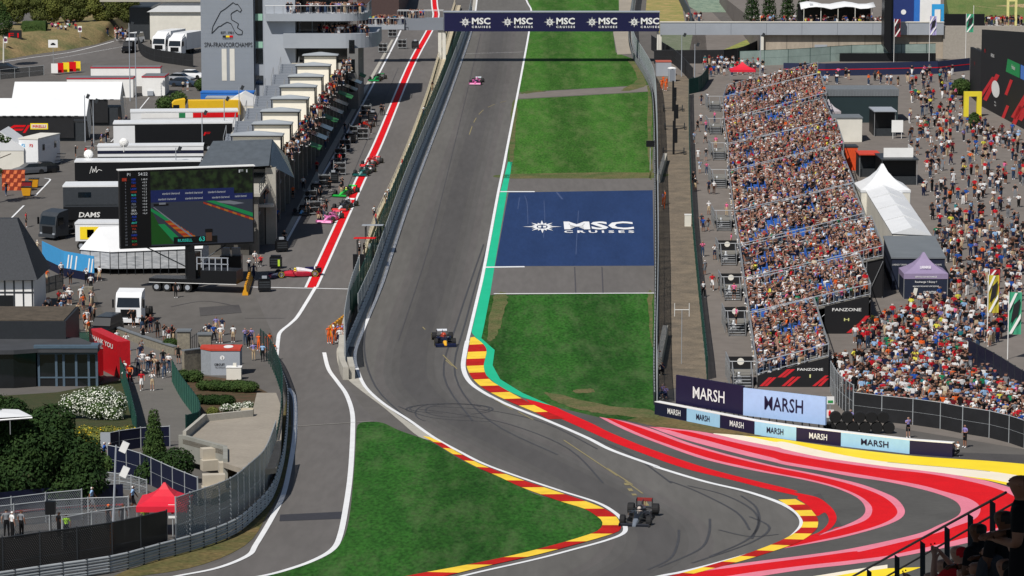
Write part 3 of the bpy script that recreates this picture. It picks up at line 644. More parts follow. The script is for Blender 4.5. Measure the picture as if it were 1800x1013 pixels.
# small signs
def sign_board(px, py, w, h, z, label, m, cat='sign', lines_=(), rz=0, post=True, name='sign'):
    p = at(px, py); t = thing(name, label, cat, p, rz)
    if post:
        mb = MB(); mb.tube((0, .06, 0), (0, .06, z + h * .8), .04); mb.build('post', M_steel, t)
    mb = MB(); mb.box(0, 0, z, w, .05, h); mb.build('panel', m, t)
    if lines_:
        for s, zz, sz, ww, mm in lines_:
            mb = MB(); text_mb(mb, s, sz, face_M((0, -.03, zz), (1, 0, 0), (0, 0, 1)), 0, width=ww, bold=.01); mb.build('lettering', mm, t)
    return t
def extinguisher(t, z, s=1.0):
    mb = MB(); mb.lathe([(.0, 0), (.09 * s, 0), (.1 * s, .05), (.1 * s, .3 * s), (.04 * s, .38 * s), (.04 * s, .43 * s), (.0, .43 * s)], 0, -.05, 8, cz=z); mb.build('pictogram', M_red, t)
t = sign_board(1458, 756, .62, .62, .95, 'white sign with a red fire extinguisher beside the pale blue board', M_wh); extinguisher(t, 1.12)
t = sign_board(1459, 750, .6, .6, 1.75, 'small white and green escape sign above the extinguisher sign', M_wh)
mb = MB(); mb.box(0, -.04, 1.85, .4, .02, .2); mb.build('pictogram', mat('sign_green', '2f8f4a'), t)
t = sign_board(304, 945, .52, .85, 1.2, 'white sign with a red fire extinguisher on the dark fence behind the guardrail', M_wh); extinguisher(t, 1.5, .9)
# ---- left bottom barrier
GL = [(-60, 1046), (0, 1037), (100, 1022), (200, 1007), (275, 987), (350, 966), (412, 942), (450, 911), (477, 880), (495, 828), (503, 775), (506, 712), (499, 680), (484, 645)]
guardrail('guardrail', 'curved three beam steel guardrail round the outside of the pit exit', GL, 3, step=1.6)
GL2 = [(x - 9, y - 5) for x, y in GL]
fence('dark_fence', 'black fabric covered wire fence behind the guardrail at the lower left', [(-60, 1040)] + GL2[1:4] + [(262, 986), (310, 974)], 2.75, alpha_mesh('black_mesh_fabric', '2a2a2b', .2, .62), M_dsteel, step=2.5, z0=.5)
fence('grey_fence', 'pale grey wire fence behind the curved guardrail', [(310, 974), (341, 962), (403, 938), (441, 906), (468, 876), (486, 824)], 3.4, alpha_mesh('grey_wire_screen', '8f979d', .28, .4), M_steel, step=2.0, z0=.5)
fence('grey_fence', 'tall see through wire fence beside the sandy slab and the pit exit', [(486, 824), (494, 775), (497, 712), (490, 678), (475, 643), (455, 622)], 2.4, M_meshd, M_dgreen, step=1.8, z0=.5)
# yellow barriers
M_yb = flat('yellow_plastic', 'd89a1e', .5)
def water_barrier(pxs, label, grp):
    pts = [at(*p) for p in pxs]
    rz_, L = lookat(pts[0], pts[-1]); n_ = max(2, int(L / 1.0))
    for i in range(n_):
        p = pts[0].lerp(pts[-1], (i + .5) / n_); p.z = gz(p.y)
        t = thing('water_barrier', label % ('nearest', 'second', 'third', 'fourth', 'fifth', 'sixth', 'seventh')[min(i, 6)], 'barrier', p, rz_, grp)
        mb = MB(); mb.xprism([(-.3, 0), (.3, 0), (.28, .25), (.12, .45), (.1, 1.0), (-.1, 1.0), (-.12, .45), (-.28, .25)], -L / n_ / 2 + .03, L / n_ / 2 - .03); mb.build('body', M_yb, t)
        mb = MB(); mb.box(0, -.02, 1.0, .3, .14, .05); mb.build('cap', flat('dark_yellow', '8c5f10'), t)
water_barrier([(431, 520), (440, 490)], '%s yellow plastic barrier in the row beside the black trailer', 'yellow barriers by the trailer')
water_barrier([(580, 592), (612, 566)], '%s yellow plastic barrier in the row behind the orange marshals', 'yellow barriers by the marshals')
# ================================================================ racing cars
M_carbon = flat('carbon_black', '16171a', .35)
M_tyre = flat('racing_tyre', '1b1b1d', .8)
def cpaint(name, c): return mat('paint_' + name, c, .3, .0, var=.04, spec=.6)
def f1_car(px, py, heading, label, body, nose, accent, wing, rim='2a2a2c', rearw=None, group=None, stripe='f4e04a', helmet='d8d0c0', driver=True, podc=None, covc=None):
    p = at(px, py); t = thing('racing_car', label, 'racing car', p, heading, group)
    sl = (gz(p.y - 2) - gz(p.y + 2)) / 4
    Mb, Mn, Ma, Mw = [cpaint(k, k) for k in (body, nose, accent, wing)]; Mr = cpaint(rearw, rearw) if rearw else Mw
    # body: sections along y, front at -2.7 ; (y, half width bottom, half width top, z0, z1)
    secs = [(-2.62, .10, .08, .16, .24), (-2.3, .14, .11, .17, .36), (-1.7, .20, .15, .16, .50), (-1.1, .26, .19, .12, .60), (-.55, .34, .25, .08, .66), (-.2, .38, .27, .07, .66)]
    mb = MB()
    def sec(y, a, b, z0, z1): return [(-a, y, z0), (a, y, z0), (a * 1.04, y, (z0 + z1) / 2), (b, y, z1 - .03), (b * .5, y, z1), (-b * .5, y, z1), (-b, y, z1 - .03), (-a * 1.04, y, (z0 + z1) / 2)]
    mb.loft([sec(*q) for q in secs[2:]], 0); mb.loft([sec(*q) for q in secs[:3]], 1)
    # engine cover and airbox
    cov = [(.05, .22, .16, .55, .98), (.3, .26, .13, .5, .97), (.9, .26, .08, .4, .86), (1.6, .2, .05, .3, .68), (2.25, .1, .03, .25, .5)]
    mb.loft([sec(*q) for q in cov], 3)
    mb.loft([sec(*q) for q in ((-.2, .38, .3, .07, .56), (.1, .4, .3, .07, .6), (1.2, .34, .25, .07, .55), (2.3, .12, .1, .1, .35))], 0)
    mb.cube(-.012, .012, 1.0, 1.95, .6, .98, 2)
    b_ = mb.build('body', [Mb, Mn, Ma, cpaint(covc or accent, covc or accent)], t, sm=False)
    for s_ in (-1, 1):
        mb = MB(); pod = []
        for y, w, z0, z1 in ((-.25, .36, .26, .52), (.0, .44, .12, .57), (.7, .42, .08, .5), (1.4, .28, .07, .36), (2.0, .1, .07, .22)):
            x0 = .3; pod.append([(s_ * x0, y, z0), (s_ * (x0 + w), y, z0), (s_ * (x0 + w), y, (z0 + z1) / 2), (s_ * (x0 + w * .85), y, z1), (s_ * x0, y, z1)])
        mb.loft(pod, 0); mb.build('sidepod', cpaint(podc or accent, podc or accent), t)
    mb = MB(); mb.prism([(-.35, -.9), (.35, -.9), (.78, -.35), (.8, 1.3), (.5, 2.4), (-.5, 2.4), (-.8, 1.3), (-.78, -.35)], .04, .08); mb.build('floor', M_carbon, t)
    mb = MB()
    for k, (y, z, dz) in enumerate(((-2.72, .07, .0), (-2.56, .12, .03), (-2.42, .17, .05), (-2.3, .23, .05))):
        mb.box(0, y, z, 1.84, .17, .025, (1 if k == 3 else 0), rx=R(14 + 6 * k))
    for s_ in (-1, 1): mb.box(s_ * .93, -2.5, .05, .03, .55, .3, 1)
    mb.build('front_wing', [Mw, Ma], t)
    rw = thing  # rear wing
    mb = MB(); mb.box(0, 2.38, .78, .98, .3, .03, 1, rx=R(8)); mb.box(0, 2.57, .83, .98, .18, .045, 0, rx=R(30)); mb.box(0, 2.5, .32, .9, .22, .03, 2)
    for s_ in (-1, 1): mb.box(s_ * .5, 2.42, .42, .02, .5, .5, 2); mb.tube((s_ * .06, 2.2, .4), (s_ * .06, 2.36, .82), .02)
    mb.build('rear_wing', [Mr, M_carbon if rearw is None else Mr, M_carbon], t)
    mb = MB(); pts = [(-.36, .1, .68), (-.36, -.25, .82), (-.2, -.55, .84), (0, -.68, .83), (.2, -.55, .84), (.36, -.25, .82), (.36, .1, .68)]
    for a, b in zip(pts, pts[1:]): mb.tube(a, b, .035)
    mb.tube((0, -.68, .83), (0, -.85, .6), .03); mb.build('halo', M_carbon, t)
    for s_ in (-1, 1):
        mb = MB(); mb.box(s_ * .55, -.45, .62, .2, .07, .1); mb.tube((s_ * .3, -.42, .58), (s_ * .5, -.45, .66), .015); mb.build('mirror', Ma, t)
    mb = MB()
    for s_ in (-1, 1):
        for y0, y1, z0, z1 in ((-1.95, -1.72, .5, .42), (-1.45, -1.62, .5, .42), (-1.95, -1.75, .25, .25), (-1.4, -1.6, .25, .25)): mb.tube((s_ * .18, y0, z0), (s_ * .75, y1, z1), .018, n=4)
        for y0, y1, z0 in ((1.5, 1.8, .4), (2.0, 1.95, .4), (1.6, 1.85, .22)): mb.tube((s_ * .15, y0, z0), (s_ * .7, y1, z0), .02, n=4)
    mb.build('suspension', M_carbon, t)
    for y, r_, w in ((-1.7, .36, .33), (1.9, .36, .42)):
        for s_ in (-1, 1):
            w_ = thing  # wheel = tyre mesh with a rim child
            mb = MB(); x0 = s_ * (1.0 - w / 2)
            mb.lathe([(.2, -w / 2), (r_ - .03, -w / 2), (r_, -w / 2 + .05), (r_, w / 2 - .05), (r_ - .03, w / 2), (.2, w / 2)], 0, 0, 18, axis='X')
            wh = mb.build('wheel', M_tyre, t, loc=(x0, y, r_)); 
            mb = MB(); mb.lathe([(0, -.02), (.21, -.02), (.21, .02), (0, .02)], s_ * (w / 2 - .02), 0, 14, axis='X'); mb.build('rim', cpaint(rim, rim), wh)
            mb = MB(); rr = []
            for q in range(19):
                a = 2 * math.pi * q / 18; rr.append([(s_ * (w / 2 + .004), math.cos(a) * (r_ - .06), math.sin(a) * (r_ - .06)), (s_ * (w / 2 + .004), math.cos(a) * (r_ - .085), math.sin(a) * (r_ - .085))])
            for q in range(18): mb.add([rr[q][0], rr[q][1], rr[q + 1][1], rr[q + 1][0]], [(0, 1, 2, 3)])
            mb.build('sidewall_stripe', cpaint(stripe, stripe), wh)
    if driver:
        M = Matrix.Translation(p) @ Matrix.Rotation(heading, 4, 'Z')
        mb = MB(); prof = [(0, -.14), (.09, -.13), (.125, -.05), (.13, .02), (.11, .09), (.06, .13), (0, .14)]
        mb.lathe([(.06, -.2)] + prof[1:], 0, 0, 12, cz=.2)
        mb.lathe([(.05, -.3), (.2, -.25), (.22, -.18), (.08, -.1)], 0, 0, 10, cz=.22)
        d = mb.build('person', cpaint('helmet' + helmet, helmet), loc=M @ Vector((0, -.08, .58)), rz=heading, sm=True)
        tag(d, 'driver seated in the ' + ' '.join(label.split(' with ')[0].split(' on ')[0].split(' turning ')[0].split(' behind ')[0].split(' crossing ')[0].split(' alone ')[0].split()[:9]), 'person')
    return t
f1_car(780, 603, R(5.5), 'dark blue racing car with yellow nose and red engine cover on the straight', '14182e', 'e8ac28', '1a2040', '11142a', rearw='c8ccd2', helmet='c84a2a', podc='10142c', covc='b84a34')
f1_car(1124, 915, R(-10), 'black and grey racing car with red rear wing at the apex kerb', '1b1c20', '6f7680', '2a2b30', '141417', rearw='7a2822', helmet='b8aca4', stripe='e3e3e3')
f1_car(838, 147, R(-6), 'pink and black racing car alone far up the straight', '1a1d38', 'e06aa8', 'd864a8', 'e0a0c0', helmet='e8b8d0', rearw='c8d0d8')
q = 'racing cars queuing in the pit lane'
f1_car(581, 388, R(-14), 'bright pink racing car first in the pit lane queue', 'e57ab8', 'f09acc', 'e27ab6', 'f0a8d0', rearw='d8566a', helmet='1a1a1e', group=q)
f1_car(607, 366, R(-14), 'black and white racing car behind the bright pink one', '2c2e34', 'd8dadd', '1c1d22', 'c8433c', rearw='dfe2e4', helmet='303038', group=q)
f1_car(609, 342, R(-16), 'vivid green and black racing car crossing the red line', '1fae3c', '33d052', '16181a', '1f9c3a', rearw='38c850', helmet='e8e070', group=q)
f1_car(641, 306, R(-12), 'dark teal racing car standing on the red line', '0f4d48', '78a8a0', '0d3c3a', '0f4d48', helmet='98a0a0', group=q)
f1_car(654, 290, R(-12), 'white and red racing car behind the dark teal one', 'e0dcda', 'e4e0de', 'd03a3c', 'd04040', rearw='d84a50', helmet='d0202a', group=q)
f1_car(664, 141, R(-12), 'green racing car parked by the garages under the tower', '12803a', '1d9a48', '101512', '128040', helmet='20a040', driver=False, group=q)
f1_car(536, 374, R(-8), 'black racing car with pale blue nose outside the garages', '101418', '58a8e0', '121820', '0e1216', helmet='181818', driver=False, group=q)
f1_car(520, 486, R(-76), 'red and dark blue racing car turning broadside at the pit exit line', 'c02236', 'e8e4e8', '1e1c50', 'c83448', rearw='b02030', helmet='e8d040', rim='b0b0b4', group=q, podc='a01c30', covc='e4e0e4')
f1_car(640, 226, R(-14), 'black racing car surrounded by wheel trolleys', '14161a', '2a2c30', 'c02818', '1a1a1c', helmet='101010', driver=False, group=q)
# wheel trolleys and equipment carts in the pit lane
def cart(px, py, kind, label, rz=0.0):
    t = thing('equipment_cart', label, 'cart', at(px, py), rz, 'equipment carts in the pit lane')
    if kind == 'tyres':
        mb = MB()
        for a in (-.75, .75):
            for b in (-.45, .45): mb.tube((a, b, .1), (a, b, 1.9), .03, n=4)
        for z in (.25, .95, 1.6):
            for b in (-.45, .45): mb.tube((-.75, b, z), (.75, b, z), .03, n=4)
        mb.build('rack', M_steel, t)
        for a in (-.38, .38):
            for z in (.62, 1.32):
                mb = MB(); mb.lathe([(.17, -.2), (.33, -.2), (.36, 0), (.33, .2), (.17, .2)], 0, 0, 14, axis='Y'); w = mb.build('tyre', M_tyre, t, loc=(a, 0, z))
                mb = MB(); mb.lathe([(0, -.19), (.18, -.19), (.18, .19), (0, .19)], 0, 0, 10, axis='Y'); mb.build('rim', cpaint('rimsilver', '8b8f94'), w)
    else:
        mb = MB(); mb.box(0, 0, .2, 1.3, .8, 1.0); mb.box(0, .1, 1.2, 1.1, .5, .18, rx=R(10)); mb.build('cabinet', M_blackp, t)
        mb = MB()
        for z in (.45, .7, .95): mb.box(0, -.41, z, 1.1, .02, .16)
        mb.build('drawer', M_dsteel, t)
        mb = MB(); mb.box(.35, -.42, .3, .22, .04, .7) if kind == 'lime' else mb.box(0, 0, 1.38, .5, .35, .25); mb.build('panel', mat('lime', 'b7d93a') if kind == 'lime' else M_lgrey, t)
    for a in (-.5, .5):
        for b in (-.3, .3):
            mb = MB(); mb.lathe([(0, -.04), (.1, -.04), (.1, .04), (0, .04)], 0, 0, 8, axis='X'); mb.build('castor', M_rubber, t, loc=(a, b, .1))
for i, (x, y, k, rz_, lb) in enumerate([
    (465, 513, 'box', .1, 'black cart standing on the white line before the turned car'), (485, 472, 'lime', 0, 'black cabinet cart with a lime green stripe'), (495, 443, 'box', .3, 'low black cart near the pit building corner'),
    (552, 378, 'tyres', .4, 'tyre rack between the black car and the mechanics'), (545, 358, 'tyres', .3, 'tyre rack nearest the black car on its far side'), (556, 342, 'box', .2, 'black cabinet beside the wheel stacks'), (570, 330, 'tyres', .2, 'tyre rack in front of the dark garage openings beside the vivid green car'),
    (586, 322, 'box', 0, 'tall black cabinet with a white emblem by the tyre racks'), (597, 308, 'tyres', .1, 'tyre rack showing two bright rims beside the dark teal car'), (598, 282, 'tyres', .1, 'tyre rack behind the mechanic in red'), (606, 266, 'tyres', .1, 'tyre rack left of the white and red car'), (616, 252, 'box', .6, 'tilted black cart beyond the tyre racks'),
    (624, 242, 'tyres', 0, 'tyre rack with pale rims close to the garages'), (638, 246, 'tyres', 0, 'tyre rack right of the pale rimmed rack'), (643, 205, 'tyres', .2, 'tyre rack among the dark crew far up the pit lane'), (655, 214, 'box', .2, 'black cart among the dark crew far up the pit lane'),
    (673, 93, 'tyres', 0, 'tyre rack beneath the tower balcony'), (707, 86, 'tyres', 0, 'tyre rack beside the red line under the bridge'), (730, 86, 'box', 0, 'pale framed cart touching the red line near the bridge'), (690, 66, 'tyres', 0, 'tyre rack in the shade of the bridge')]):
    cart(x, y, k, lb, rz_)
# ================================================================ people
CL = dict(white='dcdcdc', black='17171a', red='b8202a', navy='1d2440', grey='7a7d82', pale_blue='8fb0d4', orange='d8602a', pink='d86a92', green='1f7a55', blue='2450a0', beige='b9a486', dark_red='6a1a24', teal='2a7f86', yellow='d8d050', brown='4a3226', lilac='8a80b8', cream='cfc4b0', dark_grey='3a3c42', lime='a8e040', denim='34465f')
PM = {k: mat('cloth_' + k, v, .85, var=.1, scale=5, spec=.15) for k, v in CL.items()}
SKIN = [mat('skin_light', 'a5806f', .6, var=.06), mat('skin_tan', '8c6450', .6, var=.06), mat('skin_dark', '5c3a28', .6, var=.06)]
HAIR = {'dark hair': mat('hair_dark', '1c1512', .7), 'brown hair': mat('hair_brown', '4a3020', .7), 'fair hair': mat('hair_fair', 'a07a48', .7)}
def pose_pts(p):
    z = 0.0; k = 1
    J = dict(pel=(0, 0, .93, .15), bel=(0, 0, 1.1, .135), che=(0, .0, 1.32, .16), nek=(0, 0, 1.48, .055), hd0=(0, -.02, 1.57, .1), hd1=(0, -.02, 1.675, .11))
    def leg(s, kn, an): J['h' + s] = ((-.09 if s == 'l' else .09), 0, .86, .095); J['k' + s] = (*kn, .062); J['a' + s] = (*an, .042); J['t' + s] = (an[0], an[1] - .15, max(.03, an[2] - .05), .036)
    def arm(s, el, wr): sg = -1 if s == 'l' else 1; J['s' + s] = (sg * .19, 0, 1.41, .062); J['e' + s] = (*el, .045); J['w' + s] = (*wr, .032); d = Vector(wr) - Vector(el); d.normalize(); J['f' + s] = (*(Vector(wr) + d * .11), .03)
    leg('l', (-.1, -.01, .48), (-.11, 0, .08)); leg('r', (.1, -.01, .48), (.12, 0, .08))
    arm('l', (-.26, .02, 1.15), (-.25, -.06, .9)); arm('r', (.26, .02, 1.15), (.25, -.06, .9))
    if p == 'folded': arm('l', (-.25, .0, 1.15), (.04, -.2, 1.17)); arm('r', (.25, .0, 1.15), (-.02, -.2, 1.12))
    if p == 'phone': arm('l', (-.24, -.16, 1.22), (-.08, -.3, 1.48)); arm('r', (.24, -.16, 1.22), (.08, -.3, 1.48))
    if p == 'walk': leg('l', (-.1, -.18, .5), (-.1, -.24, .1)); leg('r', (.1, .02, .48), (.1, .3, .14)); arm('l', (-.26, .12, 1.16), (-.25, .12, .92)); arm('r', (.26, -.1, 1.16), (.23, -.24, .96))
    if p == 'stride': leg('r', (.1, -.2, .5), (.1, -.28, .1)); leg('l', (-.1, .0, .48), (-.1, .3, .15)); arm('r', (.26, .12, 1.16), (.25, .1, .92)); arm('l', (-.26, -.12, 1.16), (-.2, -.3, 1.02))
    if p == 'hips': arm('l', (-.36, .06, 1.17), (-.19, -.08, 1.0)); arm('r', (.36, .06, 1.17), (.19, -.08, 1.0))
    if p == 'raised': arm('r', (.25, -.1, 1.6), (.16, -.16, 1.86))
    if p in ('sit', 'sit2'):
        for q in list(J):
            if q[0] not in 'kat' and q[0] != 'h' or q in ('hd0', 'hd1'): J[q] = (J[q][0], J[q][1], J[q][2] - .43, J[q][3])
        J['hl'] = (-.09, 0, .47, .095); J['hr'] = (.09, 0, .47, .095); J['pel'] = (0, .02, .53, .15)
        for s, sg in (('l', -1), ('r', 1)):
            J['k' + s] = (sg * .12, -.42, .48, .065); J['a' + s] = (sg * .12, -.4, .08, .042); J['t' + s] = (sg * .13, -.55, .04, .036)
            J['s' + s] = (sg * .19, 0, .98, .062); J['e' + s] = (sg * .25, -.06, .72, .045); J['w' + s] = (sg * .12, -.3, .6, .032); J['f' + s] = (sg * .09, -.4, .58, .03)
        if p == 'sit2':
            J['er'] = (.25, -.2, .84, .045); J['wr'] = (.1, -.28, 1.08, .032); J['fr'] = (.06, -.28, 1.18, .03)
    if p == 'crouch':
        for q in J:
            J[q] = (J[q][0], J[q][1], J[q][2] - .5, J[q][3])
        for s, sg in (('l', -1), ('r', 1)): J['h' + s] = (sg * .1, .0, .38, .095); J['k' + s] = (sg * .16, -.38, .5 if s == 'l' else .2, .065); J['a' + s] = (sg * .14, -.2 if s == 'l' else .1, .08, .042); J['t' + s] = (sg * .14, -.34 if s == 'l' else .0, .04, .036); J['e' + s] = (sg * .24, -.2, .74, .045); J['w' + s] = (sg * .08, -.34, .98, .032); J['f' + s] = (sg * .04, -.4, 1.02, .03)
    return J
BONES = [('pel', 'bel', 2), ('bel', 'che', 1), ('che', 'nek', 1), ('nek', 'hd0', 0), ('hd0', 'hd1', 0)]
for s_ in 'lr': BONES += [('pel', 'h' + s_, 2), ('h' + s_, 'k' + s_, 2), ('k' + s_, 'a' + s_, 3), ('a' + s_, 't' + s_, 4), ('che', 's' + s_, 1), ('s' + s_, 'e' + s_, 1), ('e' + s_, 'w' + s_, 0), ('w' + s_, 'f' + s_, 0)]
def skin_mesh(name, J, bones, root, sub, slotf):
    names = list(J); idx = {n: i for i, n in enumerate(names)}
    me = bpy.data.meshes.new('sk'); me.from_pydata([J[n][:3] for n in names], [(idx[a], idx[b]) for a, b, _ in bones], [])
    o = bpy.data.objects.new('sk', me); C.objects.link(o)
    md = o.modifiers.new('s', 'SKIN'); md.branch_smoothing = .3
    for i, n in enumerate(names):
        r = J[n][3]; d = me.skin_vertices[0].data[i]; d.radius = (r, r * (.72 if n in ('che', 'bel', 'pel') else 1)); d.use_root = (n == root)
    if sub: m2 = o.modifiers.new('u', 'SUBSURF'); m2.levels = sub
    out = bpy.data.meshes.new_from_object(o.evaluated_get(bpy.context.evaluated_depsgraph_get())); out.name = name
    bpy.data.objects.remove(o); bpy.data.meshes.remove(me)
    segs = [(Vector(J[a][:3]), Vector(J[b][:3]), J[a][3], J[b][3], m) for a, b, m in bones]
    for f in out.polygons:
        c = f.center; best = None
        for a, b, ra, rb, m in segs:
            d = b - a; t = max(0, min(1, (c - a).dot(d) / max(1e-9, d.length_squared)))
            q = (c - (a + d * t)).length / (ra + (rb - ra) * t)
            if best is None or q < best[0]: best = (q, m, t, a, b)
        f.material_index = slotf(c, f.normal, best)
    return out
def person_slot(J):
    hz = J['hd1'][2]; ex = {k: Vector(J[k][:3]) for k in ('sl', 'sr', 'el', 'er')}
    def f(c, n, b):
        _, m, t, a, bb = b
        if m == 1 and (a - ex['sl']).length < 1e-4 or m == 1 and (a - ex['sr']).length < 1e-4: return 1 if t < .62 else 0
        if m == 2 and t > .8: return 3
        if m == 0 and c.z > hz - .11 and (c.z > hz - .0 or c.y > J['hd1'][1] + .02) and abs(c.x) < .15 and c.z > J['nek'][2]: return 5
        return m
    return f
POSES = {}
def get_pose(p, sub):
    if (p, sub) not in POSES:
        J = pose_pts(p); bones = list(BONES)
        if sub > 1:                       # palm, four unequal bent fingers and a thumb
            for s in 'lr':
                w, f = Vector(J['w' + s][:3]), Vector(J['f' + s][:3]); d = (f - w).normalized(); sd = d.cross(Vector((0, 0, 1)) if abs(d.z) < .8 else Vector((0, 1, 0))).normalized(); dn = d.cross(sd)
                J['f' + s] = (*(w + d * .075), .026)
                for k, (o_, l_) in enumerate(((-.03, .06), (-.01, .075), (.01, .07), (.03, .055))):
                    a = w + d * .1 + sd * o_; b = a + d * l_ * .55 + dn * .008; c = b + d * l_ * .35 + dn * .022
                    for q, (v, r_) in enumerate(((a, .014), (b, .013), (c, .011))): J['%s%d%d' % (s, k, q)] = (*v, r_)
                    bones += [('f' + s, '%s%d0' % (s, k), 0), ('%s%d0' % (s, k), '%s%d1' % (s, k), 0), ('%s%d1' % (s, k), '%s%d2' % (s, k), 0)]
                a = w + d * .04 + sd * .035; b = a + d * .035 + sd * .022 + dn * .01
                J[s + 't0'] = (*a, .016); J[s + 't1'] = (*b, .013); bones += [('w' + s, s + 't0', 0), (s + 't0', s + 't1', 0)]
        me = skin_mesh('person_' + p, J, bones, 'pel', sub, person_slot(J))
        if sub:
            bm = bmesh.new(); bm.from_mesh(me)   # face: nose and eyes
            hx, hy, hz = J['hd1'][:3]; hz -= .05
            fy = min(v.co.y for v in me.vertices if abs(v.co.z - hz) < .05 and abs(v.co.x) < .06)
            def blob(x, y, z, r, mi, sy=1):
                g = bmesh.ops.create_icosphere(bm, subdivisions=1, radius=r, matrix=Matrix.Translation((x, y, z)) @ Matrix.Diagonal((1, sy, 1, 1)))
                for v in g['verts']:
                    for f in v.link_faces: f.material_index = mi
            blob(0, fy, hz - .035, .017, 0, 1.3); blob(-.03, fy + .008, hz, .011, 5); blob(.03, fy + .008, hz, .011, 5)
            blob(-.08, hy, hz - .02, .022, 0); blob(.08, hy, hz - .02, .022, 0)
            bm.to_mesh(me); bm.free()
            me.polygons.foreach_set('use_smooth', [True] * len(me.polygons))
        for m in (SKIN[0], PM['white'], PM['black'], SKIN[0], PM['white'], HAIR['dark hair']): me.materials.append(m)
        POSES[(p, sub)] = me
    return POSES[(p, sub)]
LBL = set(); NPEOPLE = [0]
SW = ['white'] * 15 + ['black'] * 18 + ['red'] * 8 + ['navy'] * 8 + ['grey'] * 3 + ['dark_grey'] * 5 + ['cream'] + ['beige'] + ['pale_blue'] * 3 + ['orange'] * 2 + ['dark_red'] * 2 + ['pink', 'green', 'blue', 'blue', 'blue', 'teal', 'yellow', 'lilac', 'brown']
BW = ['black shorts'] * 5 + ['navy shorts'] * 3 + ['beige shorts'] * 2 + ['white shorts', 'blue jeans', 'blue jeans', 'black trousers', 'grey shorts', 'beige trousers']
HW = ['dark hair'] * 4 + ['brown hair'] * 3 + ['fair hair'] * 2 + ['white cap'] * 3 + ['black cap', 'red cap', 'red cap', 'orange cap', 'navy cap']
BCOL = {'black': 'black', 'navy': 'navy', 'beige': 'beige', 'white': 'white', 'blue': 'denim', 'grey': 'grey'}
PW_ = {'stand': 'standing', 'folded': 'folded arms', 'phone': 'phone raised', 'walk': 'walking', 'stride': 'striding', 'hips': 'akimbo', 'raised': 'waving', 'sit': 'sitting', 'sit2': 'sitting', 'crouch': 'crouching'}
def person(px, py, where, pose=None, rz=None, shirt=None, bottom=None, hat=None, group=None, z=0.0, pos=None, scale=None, r=rnd, sub=1):
    for _ in range(60):
        sh = shirt or r.choice(SW); bt = bottom or r.choice(BW); ht = hat or r.choice(HW); ps = pose or r.choice(['stand', 'stand', 'folded', 'walk', 'stride', 'phone', 'hips'])
        lb = 'person in %s, %s, %s, %s %s' % (sh.replace('_', ' '), bt, ht, PW_[ps], where)
        if lb not in LBL: break
        if _ > 20: hat = None
        if _ > 35: bottom = None
        if _ > 50: pose = None
    LBL.add(lb); NPEOPLE[0] += 1
    o = bpy.data.objects.new('person', get_pose(ps, sub)); C.objects.link(o)
    p = pos if pos is not None else at(px, py, z)
    o.location = p; o.rotation_euler = (0, 0, rz if rz is not None else r.uniform(-math.pi, math.pi))
    s = scale or r.uniform(.94, 1.05); o.scale = (s * 1.06, s * 1.06, s)
    sk = r.choices(SKIN, (6, 4, 1))[0]; bc = PM[BCOL[bt.split()[0]]] if bt.split()[0] in BCOL else PM[bt.split()[0]]
    ms = (sk, PM[sh], bc, sk if 'shorts' in bt else bc, r.choice([PM['white'], PM['white'], PM['dark_grey']]), HAIR.get(ht) or PM[ht.split()[0].replace('_', ' ')])
    for sl, m in zip(o.material_slots, ms): sl.link = 'OBJECT'; sl.material = m
    tag(o, lb, 'person', group); return o
# low detail figures for the mass of spectators: one object
class Crowd:
    def __init__(s): s.v = []; s.f = []; s.m = []; s.n = 0
    def add(s, pos, rz, pose, r, sc=1.0):
        me = get_pose(pose, 0)
        key = (pose, 'raw')
        if key not in POSES: POSES[key] = ([v.co.copy() for v in me.vertices], [(tuple(f.vertices), f.material_index) for f in me.polygons])
        vs_, fs = POSES[key]; o = len(s.v); c, e = math.cos(rz) * sc * 1.08, math.sin(rz) * sc * 1.08
        s.v += [(pos[0] + v.x * c - v.y * e, pos[1] + v.x * e + v.y * c, pos[2] + v.z * sc) for v in vs_]
        sk = r.randrange(3) if r.random() < .25 else r.randrange(2)
        sh = CKEY.index(r.choice(SW)) + 6; bt = CKEY.index(r.choice(['black', 'navy', 'black', 'white', 'denim', 'grey', 'navy', 'denim', 'dark_grey', 'beige'])) + 6
        lw = sk if r.random() < (.5 if pose[0] != 's' or pose == 'stand' else .22) else bt; ht = r.choice([3, 3, 4, 3, CKEY.index('white') + 6, CKEY.index('white') + 6, CKEY.index('white') + 6, CKEY.index('red') + 6, CKEY.index('black') + 6])
        mp = (sk, sh, bt, lw, CKEY.index('white') + 6, ht)
        for f, m in fs: s.f.append([o + i for i in f]); s.m.append(mp[m])
        s.n += 1
CKEY = list(CL)
CMATS = SKIN + list(HAIR.values()) + [PM[k] for k in CKEY]
crowd = Crowd(); cr = random.Random(11)
# ================================================================ grandstand along the walkway
M_alu = mat('stand_aluminium', 'a8aaac', .45, .5, var=.1, scale=.8)
M_deck = mat('stand_deck', '77756f', .8, var=.12, scale=.6)
M_seat = flat('blue_seat', '2b62b8', .45)
M_fz = flat('black_banner', '17171a', .6)
ROWSB = [(1331, 637, 1456, 603), (1318, 548, 1529, 497), (1309, 488, 1551, 430), (1301, 429, 1518, 373), (1291, 371, 1500, 319), (1282, 299, 1482, 250), (1280, 252, 1464, 210), (1273, 209, 1452, 162), (1271, 170, 1435, 128), (1278, 149, 1418, 113)]
def base_row(py, h):
    y = py
    for _ in range(8): y = py + h * sc_px(y)
    return y
SB = []
for xl, yl, xr, yr in ROWSB:
    yb = base_row(yl, 2.1); A = at(xl, yb); B = at(xr, yb); SB.append((A, B, (yb - yr) / sc_px(yb) - 1.15, yb))
ORD = ['nearest', 'second nearest', 'third nearest', 'fourth nearest', 'fifth nearest', 'sixth nearest', 'seventh nearest', 'eighth nearest', 'farthest']
EMPTY = {}
